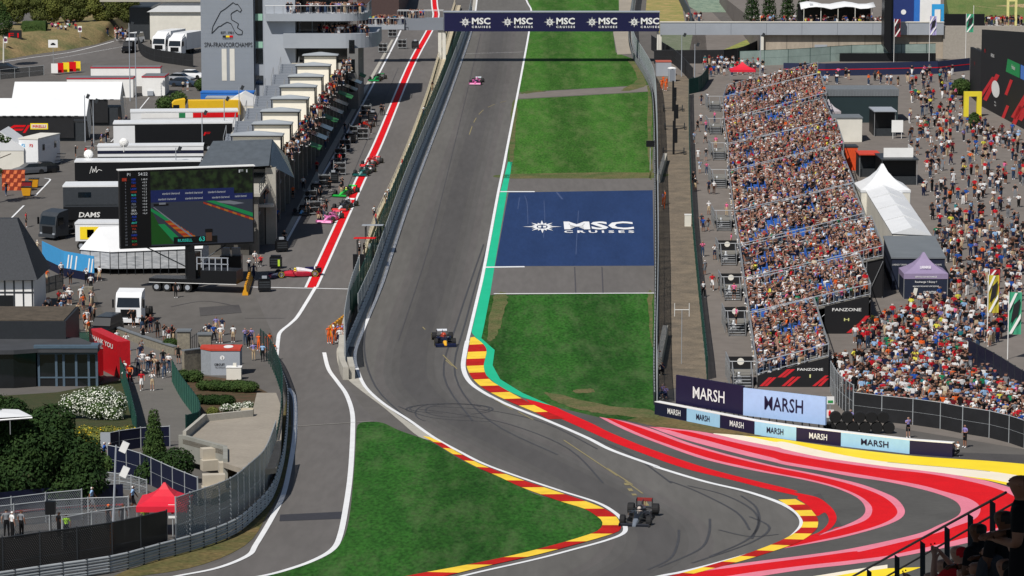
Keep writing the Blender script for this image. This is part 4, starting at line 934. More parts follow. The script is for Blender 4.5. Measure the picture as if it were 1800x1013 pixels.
for k in range(9):
    A, B, hR, yb = SB[k]; A2, B2, hR2, _ = SB[k + 1]
    o = A.copy(); L = (A2.y - A.y) - (1.3 if k < 8 else 0); W = B.x - A.x
    shx = (A2.x - A.x) / (A2.y - A.y)             # the front edge is slightly skewed
    z0 = o.z; sl = (gz(A.y + L) - z0) / L
    n = int(W / .78); rowd = W / n; hL = 1.0
    t = thing('grandstand_block', '%s block of the packed temporary grandstand along the walkway' % ORD[k], 'grandstand', o, 0, 'blocks of the temporary grandstand')
    t.rotation_euler = (math.atan(sl), 0, 0)
    H = lambda x: hL + (hR - hL) * x / W
    mb = MB(); prof = [(0, hL - .12)]
    for i in range(n):
        prof += [(i * rowd, H(i * rowd)), ((i + 1) * rowd, H(i * rowd))]
    prof += [(W, hR - .12)]
    vv = [(x, 0, z) for x, z in prof] + [(x + shx * L, L, z) for x, z in prof]; m_ = len(prof)
    mb.add(vv, [(i, (i + 1) % m_, m_ + (i + 1) % m_, m_ + i) for i in range(m_)] + [tuple(range(m_ - 1, -1, -1)), tuple(range(m_, 2 * m_))])
    mb.build('seating_deck', M_deck, t)
    def rail(pa, pb, name, h=1.1, step=.5):
        mb = MB(); pa, pb = Vector(pa), Vector(pb); d = pb - pa; q = max(2, int(d.length / step))
        mb.tube(pa + Vector((0, 0, h)), pb + Vector((0, 0, h)), .05, n=5); mb.tube(pa + Vector((0, 0, .12)), pb + Vector((0, 0, .12)), .03, n=4)
        for i in range(q + 1):
            c = pa + d * (i / q); mb.tube(c, c + Vector((0, 0, h)), .035 if i % 4 == 0 else .016, n=4)
        return mb.build(name, M_lgrey if 'side' in name else M_alu, t)
    rail((0, .05, hL), (W, .05, hR), 'side_rail'); rail((shx * L, L - .05, hL), (W + shx * L, L - .05, hR), 'side_rail')
    rail((W, 0, hR), (W + shx * L, L, hR), 'back_rail'); rail((-.05, 0, hL), (shx * L - .05, L, hL), 'front_rail')
    mb = MB()
    for i in range(0, n + 1, 3):
        for j in range(0, 5):
            x = i * rowd + shx * L * j / 4; y = L * j / 4
            if j in (0, 4) or i in (0, n): mb.tube((x, y, -.5), (x, y, H(i * rowd) - .1), .04, n=4)
    for i in range(0, n, 3): mb.tube((i * rowd, 0, 0), (min(n, i + 3) * rowd, 0, H(i * rowd) - .1), .03, n=4)
    for j in range(4):
        y = L * j / 4; mb.tube((W, y, 0), (W + shx * L / 4, y + L / 4, hR - .2), .035, n=4)
    tag(mb.build('support_frame', M_alu, t), kind='stuff')
    if k >= 2:
        mb = MB(); mb.loft([[(0.02, .12, -.3), (W, .12, -.3), (W, .12, hR - .15), (.02, .12, hL - .15)], [(.02, .16, -.3), (W, .16, -.3), (W, .16, hR - .15), (.02, .16, hL - .15)]]); mb.build('side_skirt', M_fz, t)
    mb = MB(); mb.box(W + .05 + shx * L / 2, L / 2, -.3, .06, L, hR + .1, rz=-math.atan(shx)); mb.build('back_skirt', M_fz, t)
    if k <= 1:                          # hanging banners with writing
        x0 = .0 if k == 0 else W * .62; x1 = W if k == 0 else W * .985
        bn = tag(bpy.data.objects.new('banner', None), None); C.objects.link(bn); bn.parent = t; bn.location = (0, -.1, 0); bn.name = 'banner'
        bpy.data.objects.remove(bn)
        mb = MB(); fl = -.05 if k else .0
        pts = [(x0, -.12, fl), (x1, -.12, fl), (x1, -.12, H(x1) - .02), (x0, -.12, H(x0) - .02)]
        mb.loft([pts, [(p[0], -.07, p[2]) for p in pts]]); bn = mb.build('banner', M_fz, t)
        bw = x1 - x0; mb = MB()
        def para(a, b, z0_, z1_, w):
            mb.add([(x0 + a * bw, -.135, z0_), (x0 + (a + w) * bw, -.135, z0_), (x0 + (b + w) * bw, -.135, z1_), (x0 + b * bw, -.135, z1_)], [(0, 1, 2, 3)])
        if k == 0:
            for a, b, za, zb in ((.03, .16, .1, .85), (.09, .22, .1, .85), (.28, .42, .85, 1.55), (.34, .48, .85, 1.55), (.34, .49, .1, .9), (.41, .56, .1, .9), (.77, .95, .1, 1.0), (.85, .955, .1, .75)): para(a, b, za, zb, .05)
        else:
            for a, b, za, zb in ((.5, .84, .1, 1.25), (.66, .88, .15, .95), (.66, .93, .5, 1.75)): para(a, b, za, zb, .1)
        mb.build('red_slash', mat('banner_red', 'c8232c', .6, var=.1), bn)
        mb = MB(); cx = x0 + bw * (.74 if k == 0 else .5); zt = 1.42 if k == 0 else 2.2
        text_mb(mb, 'FANZONE', .22 if k == 0 else .3, face_M((cx, -.14, zt), (1, 0, 0), (0, 0, 1)), 0, width=bw * (.36 if k == 0 else .66), bold=.012)
        mb.build('lettering', M_wh, bn)
        mb = MB(); text_mb(mb, 'H' if k else 'I', .28, face_M((cx, -.14, zt - (.95 if k else .6)), (1, 0, 0), (0, 0, 1)), 0, width=.5 if k else .12, bold=.02); mb.build('lettering', mat('pale_gold', 'cfd08a'), bn)
    # seats that stay empty, spectators on the others
    rot = math.atan(sl); seat_me = None; ns = 0
    nj = int(L / .86)
    cl = [(cr.uniform(0, n), cr.uniform(0, nj)) for _ in range(6 if 2 <= k <= 6 else 3)]
    for i in range(n):
        for j in range(nj):
            y = (j + .5) * L / nj; x = (i + .62) * rowd + shx * y; z = H(i * rowd)
            near = min(math.hypot((i - a) * 1.2, (j - b) / 2.2) for a, b in cl)
            e = near < 1.5 or cr.random() < .13 + .12 * math.sin(i * 1.3 + j * .35 + k)
            if k == 3 and n * .55 < i < n * .95 and cr.random() < .35: e = True
            wz = o.z + y * sl + z
            if not e or (ns >= 60 and cr.random() < .55):
                crowd.add((o.x + x + cr.uniform(-.14, .14), o.y + y + cr.uniform(-.14, .14), wz), R(-90) + cr.uniform(-.8, .8), cr.choice(['sit', 'sit', 'sit2', 'sit2', 'folded' if cr.random() < .12 else 'sit']), cr, cr.uniform(.98, 1.14))
            elif e and ns < 60 and (near < 1.5):
                if seat_me is None:
                    mb = MB(); mb.box(0, 0, .38, .46, .5, .07); mb.box(.22, 0, .44, .06, .5, .5, ry=R(8)); mb.box(.05, 0, 0, .08, .08, .38); seat_me = mb.build('seat', M_seat, t, loc=(x, y, z)).data
                else:
                    s_ = bpy.data.objects.new('seat', seat_me); C.objects.link(s_); s_.parent = t; s_.location = (x, y, z)
                ns += 1
    # access platform and stairs on the walkway side
    st = thing('access_stairs', 'metal stairs and landing serving the %s grandstand block' % ORD[k], 'stairs', (o.x - 1.3, o.y, z0), 0, 'access stairs of the grandstand'); pl = min(L, 9.0) * .55
    mb = MB(); mb.cube(-1.0, 1.2, .6, .6 + pl, hL - .1, hL); mb.build('platform', M_deck, st)
    for q in range(5):
        mb = MB(); mb.box(0, .45 - q * .42, hL - .2 - q * .19, 1.5, .34, .05); mb.build('step', M_alu, st)
    mb = MB()
    for sx in (-.8, .8): mb.xprism([(.6, hL - .15), (.6, hL), (-1.7, .05), (-1.7, -.1)], sx - .03, sx + .03)
    mb.cube(-.78, .78, .62, .66, -.2, hL - .12)
    mb.build('stringer', M_dsteel, st)
    mb = MB()
    for sx in (-1.0,):
        mb.tube((sx, .6, hL + 1.1), (sx, .6 + pl, hL + 1.1), .04); mb.tube((sx, .6, hL + .5), (sx, .6 + pl, hL + .5), .03)
        for q in range(5): mb.tube((sx, .6 + q * pl / 4, 0), (sx, .6 + q * pl / 4, hL + 1.1), .04, n=4)
    for sx in (-.8, .8): mb.tube((sx, .6, hL + 1.1), (sx, -1.6, 1.1), .035); mb.tube((sx, -1.6, 0), (sx, -1.6, 1.1), .035); mb.tube((sx, .6, hL), (sx, .6, hL + 1.1), .035)
    mb.tube((-1.0, .6, hL + 1.1), (1.2, .6, hL + 1.1), .04); mb.build('handrail', M_alu, st)
    if 0 < k < 4 or k == 0:
        mb = MB(); mb.box(.1, .62 + pl * .5, hL + .1, 2.1, .05, 1.0); b_ = mb.build('banner', M_fz, st); 
        mb = MB(); mb.add([(.1 + .3 * math.cos(a * math.pi / 8), .62 + pl * .5 - .035, hL + .68 + .3 * math.sin(a * math.pi / 8)) for a in range(16)], [tuple(range(16))]); mb.build('emblem', M_offw, b_)
    bg_ = MB(); bg_.lathe([(.28, 0), (.36, .3), (.3, .75), (.08, 1.05), (.12, 1.2)], 0, 0, 9)
    b_ = tag(bg_.build('rubbish_bag', mat('clear_plastic', 'b8bcc0', .3), loc=at(ROWSB[k][0] - 28 * sc_px(yb) / 18, yb - 2), sm=True), 'pale plastic rubbish bag hanging beside the stairs of the %s block' % ORD[k], 'bag', 'rubbish bags along the stairs')
CONIF = []
# ================================================================ right hand side: plaza, tents, terrace
def gable_tent(px0, px1, py, depth, hw, hr, label, m_roof, m_wall=None, name='tent', cat='tent', peak=False, rz=0.0, posts=True, valance=.35):
    A, B = at(px0, py), at(px1, py); W = (B - A).length; o = (A + B) / 2; o.z = gz(o.y)
    t = thing(name, label, cat, o, rz); w = W / 2
    mb = MB()
    if peak:
        rings = []
        for f, z in ((1, hw), (.72, hw + (hr - hw) * .16), (.45, hw + (hr - hw) * .38), (.2, hw + (hr - hw) * .68), (.04, hr)): rings.append([(-w * f, depth / 2 - depth / 2 * f, z), (w * f, depth / 2 - depth / 2 * f, z), (w * f, depth / 2 + depth / 2 * f, z), (-w * f, depth / 2 + depth / 2 * f, z)])
        mb.loft([[(p[0], p[1], p[2] - valance) for p in rings[0]]] + rings)
    else:
        mb.yprism([(-w, hw - valance), (-w, hw), (0, hr), (w, hw), (w, hw - valance)], 0, depth)
    mb.build('canopy', m_roof, t)
    if m_wall:
        mb = MB(); mb.cube(-w + .05, w - .05, .05, depth - .05, -.3, hw - valance + .02 if not peak else hw - valance - .02); mb.build('wall', m_wall, t)
    if posts:
        for a in (-w + .04, w - .04):
            for b in (.05, depth - .05):
                mb = MB(); mb.tube((a, b, -.2), (a, b, hw - valance * .5), .04, n=5); mb.build('leg', M_alu, t)
    return t, w
M_tw = mat('tent_white', 'd6d8da', .6, var=.04, scale=.4)
M_tg = mat('tent_grey', '6d7276', .6, var=.08, scale=.4)
M_tn = flat('tent_navy', '1c2438', .6)
M_tred = mat('tent_red', 'd02036', .6, var=.06, scale=.8)
M_tpur = mat('tent_purple', '8d7f9e', .6, var=.06, scale=.6)
# long white marquee with a peaked end
A, B = at(1567, 468), at(1637, 468); t = thing('marquee', 'long white roofed marquee with a pointed end behind the packed grandstand', 'tent', A)
W = B.x - A.x; L = at(1567, 381).y - A.y; sk = (at(1517, 381).x - A.x) / L
mb = MB()
segs = [(0, .26), (.26, .5), (.5, .74), (.74, 1.0)]
z0 = 0; slp = (gz(A.y + L) - A.z) / L
for a, b in segs:
    pts = [(sk * L * a, L * a, 3.5 + slp * L * a), (W + sk * L * a, L * a, 3.3 + slp * L * a), (W + sk * L * b, L * b - .15, 3.3 + slp * L * b), (sk * L * b, L * b - .15, 3.5 + slp * L * b)]
    mid = [((pts[0][0] + pts[1][0]) / 2, pts[0][1], pts[0][2] + .7), ((pts[2][0] + pts[3][0]) / 2, pts[2][1], pts[2][2] + .7)]
    mb.add([pts[0], pts[1], mid[0], pts[3], pts[2], mid[1]], [(0, 2, 5, 3), (2, 1, 4, 5), (0, 1, 2), (3, 5, 4)])
mb.build('roof', M_tw, t)
mb = MB(); mb.loft([[(.1, .1, -.3), (W - .1, .1, -.3), (W - .1, .1, 3.3), (.1, .1, 3.4)], [(sk * L + .1, L - .1, slp * L - .3), (W + sk * L - .1, L - .1, slp * L - .3), (W + sk * L - .1, L - .1, slp * L + 3.2), (sk * L + .1, L - .1, slp * L + 3.4)]]); mb.build('wall', M_offw, t)
gable_tent(1512, 1600, 388, 7.5, 3.6, 6.3, 'white pointed pavilion tent at the far end of the long marquee', M_tw, M_offw, peak=True, valance=.3)
# grey roofed hall in front
A, B = at(1567, 510), at(1660, 510); t = thing('marquee', 'flat grey roofed dark marquee with small white lettering behind the purple tent', 'tent', A)
W = B.x - A.x; L = at(1553, 470).y - A.y; sk = (at(1553, 470).x - A.x) / L; slp = (gz(A.y + L) - A.z) / L
mb = MB(); mb.loft([[(-.1, -.1, 3.25), (W + .1, -.1, 3.25), (W + .1, -.1, 3.4), (-.1, -.1, 3.4)], [(sk * L - .1, L, 3.25 + slp * L), (W + sk * L, L, 3.25 + slp * L), (W + sk * L, L, 3.4 + slp * L), (sk * L - .1, L, 3.4 + slp * L)]]); mb.build('roof', M_tg, t)
mb = MB(); mb.loft([[(0, 0, -.3), (W, 0, -.3), (W, 0, 3.22), (0, 0, 3.22)], [(sk * L, L, -.3 + slp * L), (W + sk * L, L, -.3 + slp * L), (W + sk * L, L, 3.22 + slp * L), (sk * L, L, 3.22 + slp * L)]]); wl = mb.build('wall', M_tn, t)
for s, x, w in (('LORENZO TURISMO', .8, 1.5), ('LOUNGE BAR', 2.75, .9), ('FRANCORCHAMPS', 4.5, 1.2)):
    mb = MB(); text_mb(mb, s, .16, face_M((x, -.02, 2.55), (1, 0, 0), (0, 0, 1)), 0, width=w); mb.build('lettering', M_wh, wl)
t, w = gable_tent(1588, 1666, 526, 4.3, 2.6, 4.5, 'purple and navy pop up tent with white writing in front of the dark marquee', M_tpur, M_tn, peak=True, valance=.55)
for s, z, sz, wd in (('SERVICE DE RECHARGE', 2.2, .16, 2.2), ('Recharge ! Enjoy !', 1.62, .24, 2.2), ('BRANCHEZ ET RECHARGEZ VOTRE TELEPHONE', 1.25, .13, 2.6), ('LOUEZ BATTERIE', .55, .28, 1.3), ('LUXENERGIE', 3.05, .3, 1.1)):
    mb = MB(); text_mb(mb, s, sz, face_M((0 if z != .55 else .4, -.02 if z < 3 else .48, z), (1, 0, 0), (0, 0, 1) if z < 3 else (0, .6, .8)), 0, width=wd, bold=.01); mb.build('lettering', M_wh, t)
mb = MB(); mb.box(-1.15, -.01, .35, .38, .02, .8, rz=0, ry=R(12)); mb.build('phone_picture', M_offw, t)
gable_tent(1284, 1328, 146, 3.5, 2.1, 3.3, 'small red pop up tent beyond the farthest grandstand block', M_tred, None, peak=True)
gable_tent(1437, 1478, 224, 3.5, 2.3, 3.9, 'small pale grey tent beside the dark green hall', mat('tent_palegrey', 'a9a3a8', .6), None, peak=True)
# dark green hall
A = at(1452, 216); t = thing('service_hall', 'dark green black box hall with a grey roof parapet behind the grandstand', 'building', A)
W = at(1578, 216).x - A.x
mb = MB(); mb.cube(0, W, 0, 7, -.5, 3.9); mb.build('wall', flat('dark_teal_wall', '1f3034', .6), t)
mb = MB(); mb.cube(-.1, W + .1, -.1, 7.1, 3.9, 4.9)
for i in range(24): mb.cube(W * i / 24 + .1, W * i / 24 + .2, -.16, -.1, 3.9, 4.8)
mb.build('parapet', M_tg, t)
# stage structures and catering trailers between the stand and the tents
def stall(px0, px1, py, dep, h, label, mwall, mroof, name='stall', cat='stall', over=.5, open_=True):
    A, B = at(px0, py), at(px1, py); W = B.x - A.x; t = thing(name, label, cat, A)
    mb = MB(); mb.cube(0, W, 1.2 if open_ else 0, dep, -.3, h); mb.build('body', mwall, t)
    mb = MB(); mb.cube(-.1, W + .1, -over, dep + .1, h, h + .16); mb.build('roof', mroof, t)
    if open_:
        mb = MB(); mb.cube(.05, W - .05, .3, .9, 0, 1.05); mb.build('counter', M_dsteel, t)
        for a in (.06, W - .06):
            mb = MB(); mb.tube((a, -.1, -.2), (a, -.1, h), .05); mb.build('post', M_alu, t)
    return t
stall(1510, 1546, 312, 4, 2.9, 'stall with a flat orange red roof at the foot of the white pavilion', M_dsteel, mat('awning_orange', 'c8432e', .6))
stall(1484, 1507, 300, 3, 3.0, 'bright orange box stall touching the grandstand corner', mat('orange_panel', 'd84e22', .6), M_dsteel, open_=False, over=.05)
t = stall(1549, 1612, 326, 7, 3.2, 'two storey black steel platform with white railing screens beside the pavilion', M_blackp, M_dsteel, name='platform', cat='platform')
mb = MB(); mb.cube(.4, 4.1, 1.4, 1.45, 3.4, 4.6); mb.cube(4.1, 4.15, 1.4, 6.5, 3.4, 4.6); mb.build('railing', M_wh, t)
stall(1536, 1574, 240, 6, 3.5, 'black catering trailer with pale roof hatch behind the dark green hall', M_blackp, M_lgrey, name='catering_trailer', cat='trailer')
stall(1448, 1515, 250, 5, 3.3, 'pale panelled scaffold platform next to the grandstand corner', M_offw, M_tg, name='platform', cat='platform', open_=False, over=.1)
mb = MB(); mb.cube(-.8, .8, -.05, .05, .9, 2.6); mb.tube((-.6, 0, 0), (-.6, 0, .9), .04); mb.tube((.6, 0, 0), (.6, 0, .9), .04)
tag(mb.build('notice_board', M_wh, loc=at(1577, 244)), 'white notice board on legs between the trailer and the plaza', 'sign')
# terrace with its concrete wall and the grey beam
T0 = at(1337, 103); TH = 5.2; gy = T0.y
xr = 2000; t = thing('retaining_wall', 'high pale concrete retaining wall carrying the terrace beyond the plaza', 'wall', T0)
X1 = at(1657, 103).x - T0.x
mb = MB(); mb.cube(0, X1, 0, 1.0, -1, 4.1); mb.build('wall', mat('weathered_concrete', 'a59a8b', .9, var=.16, scale=.35, fine=.08, stretch=(1.5, 1, .3)), t)
mb = MB()
for i in range(1, 7): mb.cube(X1 * i / 7 - .03, X1 * i / 7 + .03, -.02, 0, -1, 4.1)
mb.build('joint', M_dsteel, t)
mb = MB(); mb.box(X1 * .33, -.03, 0, 2.2, .06, 2.4); mb.build('door', M_lgrey, t)
mb = MB(); mb.cube(X1, X1 + 40, -.4, 1.0, -1, 5.6); mb.build('wall', mat('plain_concrete', '9a948b', .9, var=.1), t)
mb = MB(); mb.cube(0, 140, 1.05, 110, -2, 5.6); 
ter = mb.build('terrace', M_plaza, loc=T0); tag(ter, kind='structure')
# beam
BA = at(1158, 99)
mb = MB(); xA = BA.x - T0.x
t2 = thing('bridge_beam', 'long pale grey clad beam from the bridge along the terrace wall', 'bridge', (BA.x, T0.y, T0.z))
for i in range(8):
    a = (X1 - xA) * i / 8; b = (X1 - xA) * (i + 1) / 8 - .04
    mb = MB(); mb.cube(a, b, -.9, .0, 4.15, 6.3); mb.build('cladding_panel', M_lgrey, t2)
mb = MB(); mb.cube(0, X1 - xA, -1.0, .1, 6.3, 6.42); mb.build('coping', M_offw, t2)
for pxx in (1158, 1336):
    mb = MB(); mb.cube(-.25, .25, -.7, -.2, -1, 4.15); mb.build('post', M_offw, t2, loc=(at(pxx, 99).x - BA.x, 0, 0))
# slopes behind the beam
area('planted_slope', [(1163, 60), (1218, 60), (1208, 108), (1163, 104)], mat('planted_slope', (.10, .13, .07), .95, col2=(.17, .18, .13), scale=.7, fine=.3), 3)
area('dry_bank', [(1140, -40), (1190, -40), (1204, 40), (1160, 60), (1135, 20)], mat('dry_bank', 'a88f5f', .95, col2='6f7a3c', scale=.4, fine=.2), 3)
area('ramp', [(1206, 110), (1330, 110), (1290, 60), (1240, 10), (1200, 20)], M_plaza, 2)
area('dry_bank', [(1272, 88), (1330, 62), (1336, 72), (1300, 95)], mat('dry_bank_far', '9a8f50', .95, col2='5f7a34', scale=.6), 4)
mb = MB(); P = [at(1176, -40), at(1198, 10), at(1212, 36), at(1216, 52)]; Q = [p - P[0] for p in P]; ribbon_wall(mb, Q, -.2, 2.2, .2)
tag(mb.build('screen_fence', flat('slate_screen', '39434c', .7), loc=P[0]), 'slate grey screened fence climbing the bank behind the beam', 'fence')
TZ = T0.z + 5.6
def terr(px, D_off, h=0.0):           # point on the terrace: photo column, metres behind the wall
    Y = T0.y + D_off; s = F_PX / ((Y) * math.cos(PITCH) + (CAMZ - TZ) * math.sin(PITCH))
    return Vector(((px - 900) / s, Y, TZ + h))
area('planted_bed', [(1186, -60), (1330, -60), (1312, 22), (1228, 22), (1212, 12)], mat('sedum', '5f7466', .95, col2='8b9a86', scale=.8, fine=.3), 4)
# terrace tents
t = thing('stretch_tent', 'white stretch tent over the terrace bar tables', 'tent', terr(1470, 9))
mb = MB(); rings = []
for i in range(11):
    x = -6.5 + i * 1.3; rings.append([(x, -3 + .4 * math.cos(i), 2.6 + .5 * abs(math.sin(i * .75)) + 0), (x, 0, 3.6 + .25 * math.sin(i * 1.3)), (x, 4, 3.2), (x, 4, 3.12), (x, 0, 3.5 + .25 * math.sin(i * 1.3)), (x, -3 + .4 * math.cos(i), 2.5 + .5 * abs(math.sin(i * .75)))])
mb.loft(rings); mb.build('canopy', M_tw, t, sm=True)
for x in (-6, -3, 0, 3, 6):
    mb = MB(); mb.tube((x, -2.8, 0), (x, -2.8, 2.9), .06, n=5); mb.build('pole', M_offw, t)
mb = MB(); mb.cube(-6.5, 6.5, 3.9, 4.1, 0, 3.1); mb.build('back_wall', M_blackp, t)
for i, (px, m, lb) in enumerate(((1583, 'blue_cabin', 'deep blue cabin with a white round emblem on the terrace'), (1648, 'azure_arch', 'bright azure entrance arch on the terrace edge'))):
    t = thing(('cabin', 'entrance_arch')[i], lb, ('cabin', 'arch')[i], terr(px, (6, 4)[i]))
    mb = MB()
    if i == 0:
        mb.box(0, 0, 0, 5.5, 3, 4.6); mb.build('body', flat('deep_blue_cabin', '20336e'), t)
        mb = MB(); mb.box(-2.2, -1.7, 0, .9, .5, 4.4); mb.box(2.6, -1.7, 0, 1.0, .5, 4.8); mb.build('column', flat('mid_blue', '2d6fc0'), t)
        mb = MB(); mb.add([(.3 + .45 * math.cos(a * math.pi / 8), -1.52, 2.2 + .45 * math.sin(a * math.pi / 8)) for a in range(16)], [tuple(range(16))]); mb.build('emblem', M_wh, t)
    else:
        mb.box(-.8, 0, 0, .45, .6, 3.6); mb.box(.8, 0, 0, .45, .6, 3.6); mb.box(0, 0, 2.7, 1.15, .6, .9); mb.build('frame', flat('azure', '2e9bd8'), t)
mb = MB(); mb.box(0, 0, 0, 5, 3, 5); tag(mb.build('cabin', M_wh, loc=terr(1626, 14)), 'white cabin between the blue cabin and the azure arch', 'cabin')
mb = MB(); mb.box(0, 0, 0, 7, .3, 2.0); tag(mb.build('screen_wall', M_blackp, loc=terr(1695, 2.2)), 'black screen wall behind the flags at the terrace edge', 'screen')
# grassy hill behind terrace
mb = MB(); p = terr(1760, 10); mb.loft([[(-9, 0, -1), (16, 0, -1), (16, 0, 0), (-9, 0, 0)], [(-9, 6, -1), (16, 6, -1), (16, 6, 4), (-9, 6, 4)], [(-8, 16, -1), (30, 16, -1), (30, 16, 9), (-8, 16, 9)]])
tag(mb.build('grass_bank', mat('bank_grass', (.07, .12, .03), .95, col2=(.13, .15, .05), scale=.6, fine=.3), loc=p), kind='structure')
t = thing('shade_sail', 'beige shade sails on poles over the upper right terrace crowd', 'shade sail', terr(1770, 3)); mb = MB()
mb.add([(-6, -1, 3.4), (0, 0, 2.7), (-5, 3, 3.2)], [(0, 1, 2), (2, 1, 0)]); mb.add([(-2, 1, 3.3), (5, -1, 3.0), (4, 3, 3.6)], [(0, 1, 2), (2, 1, 0)]); mb.build('sail', mat('sail_beige', 'c9b48c', .8), t)
mb = MB(); mb.tube((-6, -1, 0), (-6, -1, 3.5), .06); mb.tube((0, 0, 0), (0, 0, 3.4), .06); mb.tube((4, 3, 0), (4, 3, 3.7), .06); mb.build('pole', M_offw, t)
t = thing('wooden_arch', 'pale yellow arch frame behind the beige shade sails', 'arch', terr(1778, 2)); mb = MB(); mb.box(-.7, 0, 0, .4, .4, 4.6); mb.box(.7, 0, 0, .4, .4, 4.6); mb.box(0, 0, 4.2, 1.0, .4, .4); mb.build('frame', mat('arch_pale', 'd6cf8a'), t)
for i, (px_, lb_) in enumerate(((1322, 'left'), (1352, 'second'), (1384, 'third'), (1412, 'right'))):
    t = thing('conifer_tree', '%s dark conifer behind the terrace bar left of the stretch tent' % lb_, 'tree', terr(px_, 15), 0, 'conifers behind the terrace bar'); mb = MB(); mb.tube((0, 0, -.3), (0, 0, 6), .18, n=6); mb.build('trunk', M_dsteel, t)
    CONIF.append((t, i))
# fences below the wall
fence('pale_fence', 'pale grey green screened fence below the concrete wall', [(1300, 117), (1400, 113), (1500, 106), (1620, 104), (1705, 100)], 2.6, mat('pale_mesh', '8fa09a', .8, var=.15, scale=.5), M_dgreen, step=4.5, n=3)
mb = MB(); P = [at(1377, 133), at(1450, 134), at(1560, 132), at(1648, 130), at(1704, 124)]
t = thing('banner_wall', 'long navy banner wall with a thin red line at the back of the plaza', 'fence', P[0]); Q = [p - P[0] for p in P]
ribbon_wall(mb, Q, -.3, 2.1, .12); mb.build('panel', flat('navy_banner', '222a48'), t)
mb = MB(); ribbon_wall(mb, Q, 1.0, 1.12, .16); mb.build('red_line', M_red, t)
mb = MB(); P = [at(1484, 108), at(1650, 108)]; t = thing('screen_tower', 'tall black back of a video screen on a long black base', 'screen', at(1560, 108))
mb.box(0, 0, 0, 16.5, 1.2, 1.4); mb.build('base', M_blackp, t)
mb = MB(); mb.yprism([(-.9, 2.8), (-.9, 14), (.3, 14), (.3, 1.8), (0, 1.6)], -2.0, 2.0); mb.build('screen_back', M_blackp, t)
mb = MB(); mb.cube(.32, .8, -.5, .5, 1.0, 14); mb.build('mast', M_dsteel, t)
# flags
def flag(px, py, hp, label, cols, fw=.75, fh=2.2, sgn=1):
    t = thing('banner_flag', label, 'flag', at(px, py), R(-8))
    mb = MB(); mb.tube((0, 0, -.2), (0, 0, hp), .045, n=6); mb.build('pole', M_wh, t)
    mb = MB(); k = 8; rows_ = []
    for i in range(k + 1): x = .05 + fw * i / k; rows_.append((x * sgn, .08 * math.sin(i * 1.1)))
    for i in range(k): mb.add([(rows_[i][0], rows_[i][1], hp - fh), (rows_[i + 1][0], rows_[i + 1][1], hp - fh), (rows_[i + 1][0], rows_[i + 1][1], hp - .05), (rows_[i][0], rows_[i][1], hp - .05)], [(0, 1, 2, 3)])
    fl = mb.build('flag', cols[0], t)
    mb = MB(); mb.add([(.15 * fw, -.12, hp - fh * .75), (.75 * fw, -.12, hp - fh * .55), (.95 * fw, -.12, hp - fh * .15), (.4 * fw, -.12, hp - fh * .3)], [(0, 1, 2, 3)]); mb.build('emblem', cols[1], fl)
    mb = MB(); mb.add([(.0 + .06, -.13, hp - fh * .98), (.3 * fw, -.13, hp - fh * .98), (.98 * fw, -.13, hp - fh * .62), (.98 * fw, -.13, hp - fh * .5)], [(0, 1, 2, 3)]); mb.add([(.06, -.13, hp - fh * .3), (.06, -.13, hp - fh * .45), (.7 * fw, -.13, hp - .1), (.5 * fw, -.13, hp - .1)], [(0, 1, 2, 3)]); mb.build('stripe', cols[2], fl)
    return t
fy = flat('flag_yellow', 'c0b23a'); fg = flat('flag_green', '3f9c78'); fr_ = flat('flag_red', '7a1c2c'); fp = flat('flag_lilac', 'a8a0cc'); dk = flat('flag_dark', '1c1c20')
flag(1735, 602, 6.4, 'yellow and white banner flag on a white pole over the plaza crowd', (fy, dk, M_wh), .95, 3.6)
flag(1771, 632, 6.2, 'green and white banner flag near the right edge above the crowd', (fg, dk, M_wh), 1.1, 3.9)
flag(1737, 580, 5.9, 'dark red and white banner flag just behind the yellow one', (mat('flag_bright_red', 'a8202c'), dk, M_wh), .95, 2.2)
flag(1571, 110, 7.5, 'dark red flag beside the black screen tower', (fr_, dk, M_wh), 1.0, 3.1)
flag(1633, 110, 8.0, 'lilac flag in front of the concrete wall', (fp, dk, M_wh), 1.1, 3.3)
flag(1697, 108, 8.2, 'green flag near the corner of the black fan zone wall', (fg, dk, M_wh), 1.2, 3.2)
# big black fan zone wall
A = at(1704, 168); t = thing('fan_zone_wall', 'towering black wall with red slashes and a white oval at the plaza edge', 'wall', A)
B = at(1722, 206); Cc = at(1830, 262)
Q0, Q1, Q2 = Vector((0, 0, 0)), at(1723, 186) - A, at(1860, 260) - A
def wallpanel(P0, P1, h0, h1, m, hlo=-.5):
    d = (P1 - P0); rz_, L = lookat(P0, P1); nrm = Vector((math.sin(rz_), -math.cos(rz_), 0)); th = -nrm * .4
    mb = MB(); mb.loft([[P0 + Vector((0, 0, hlo)), P1 + Vector((0, 0, hlo)), P1 + Vector((0, 0, h1)), P0 + Vector((0, 0, h0))], [P0 + th + Vector((0, 0, hlo)), P1 + th + Vector((0, 0, hlo)), P1 + th + Vector((0, 0, h1)), P0 + th + Vector((0, 0, h0))]])
    return mb, d, L, nrm
mb, d, L, nrm = wallpanel(Q0, Q1, 7.6, 8.2, M_fz); mb.build('panel', M_fz, t)
mb, d, L, nrm = wallpanel(Q1, Q2, 11.6, 15.5, M_fz); pn = mb.build('panel', M_fz, t)
u = d / L
def wp(a, h): q = Q1 + d * a; return Vector((q.x + nrm.x * .03, q.y + nrm.y * .03, q.z + h))
mb = MB()
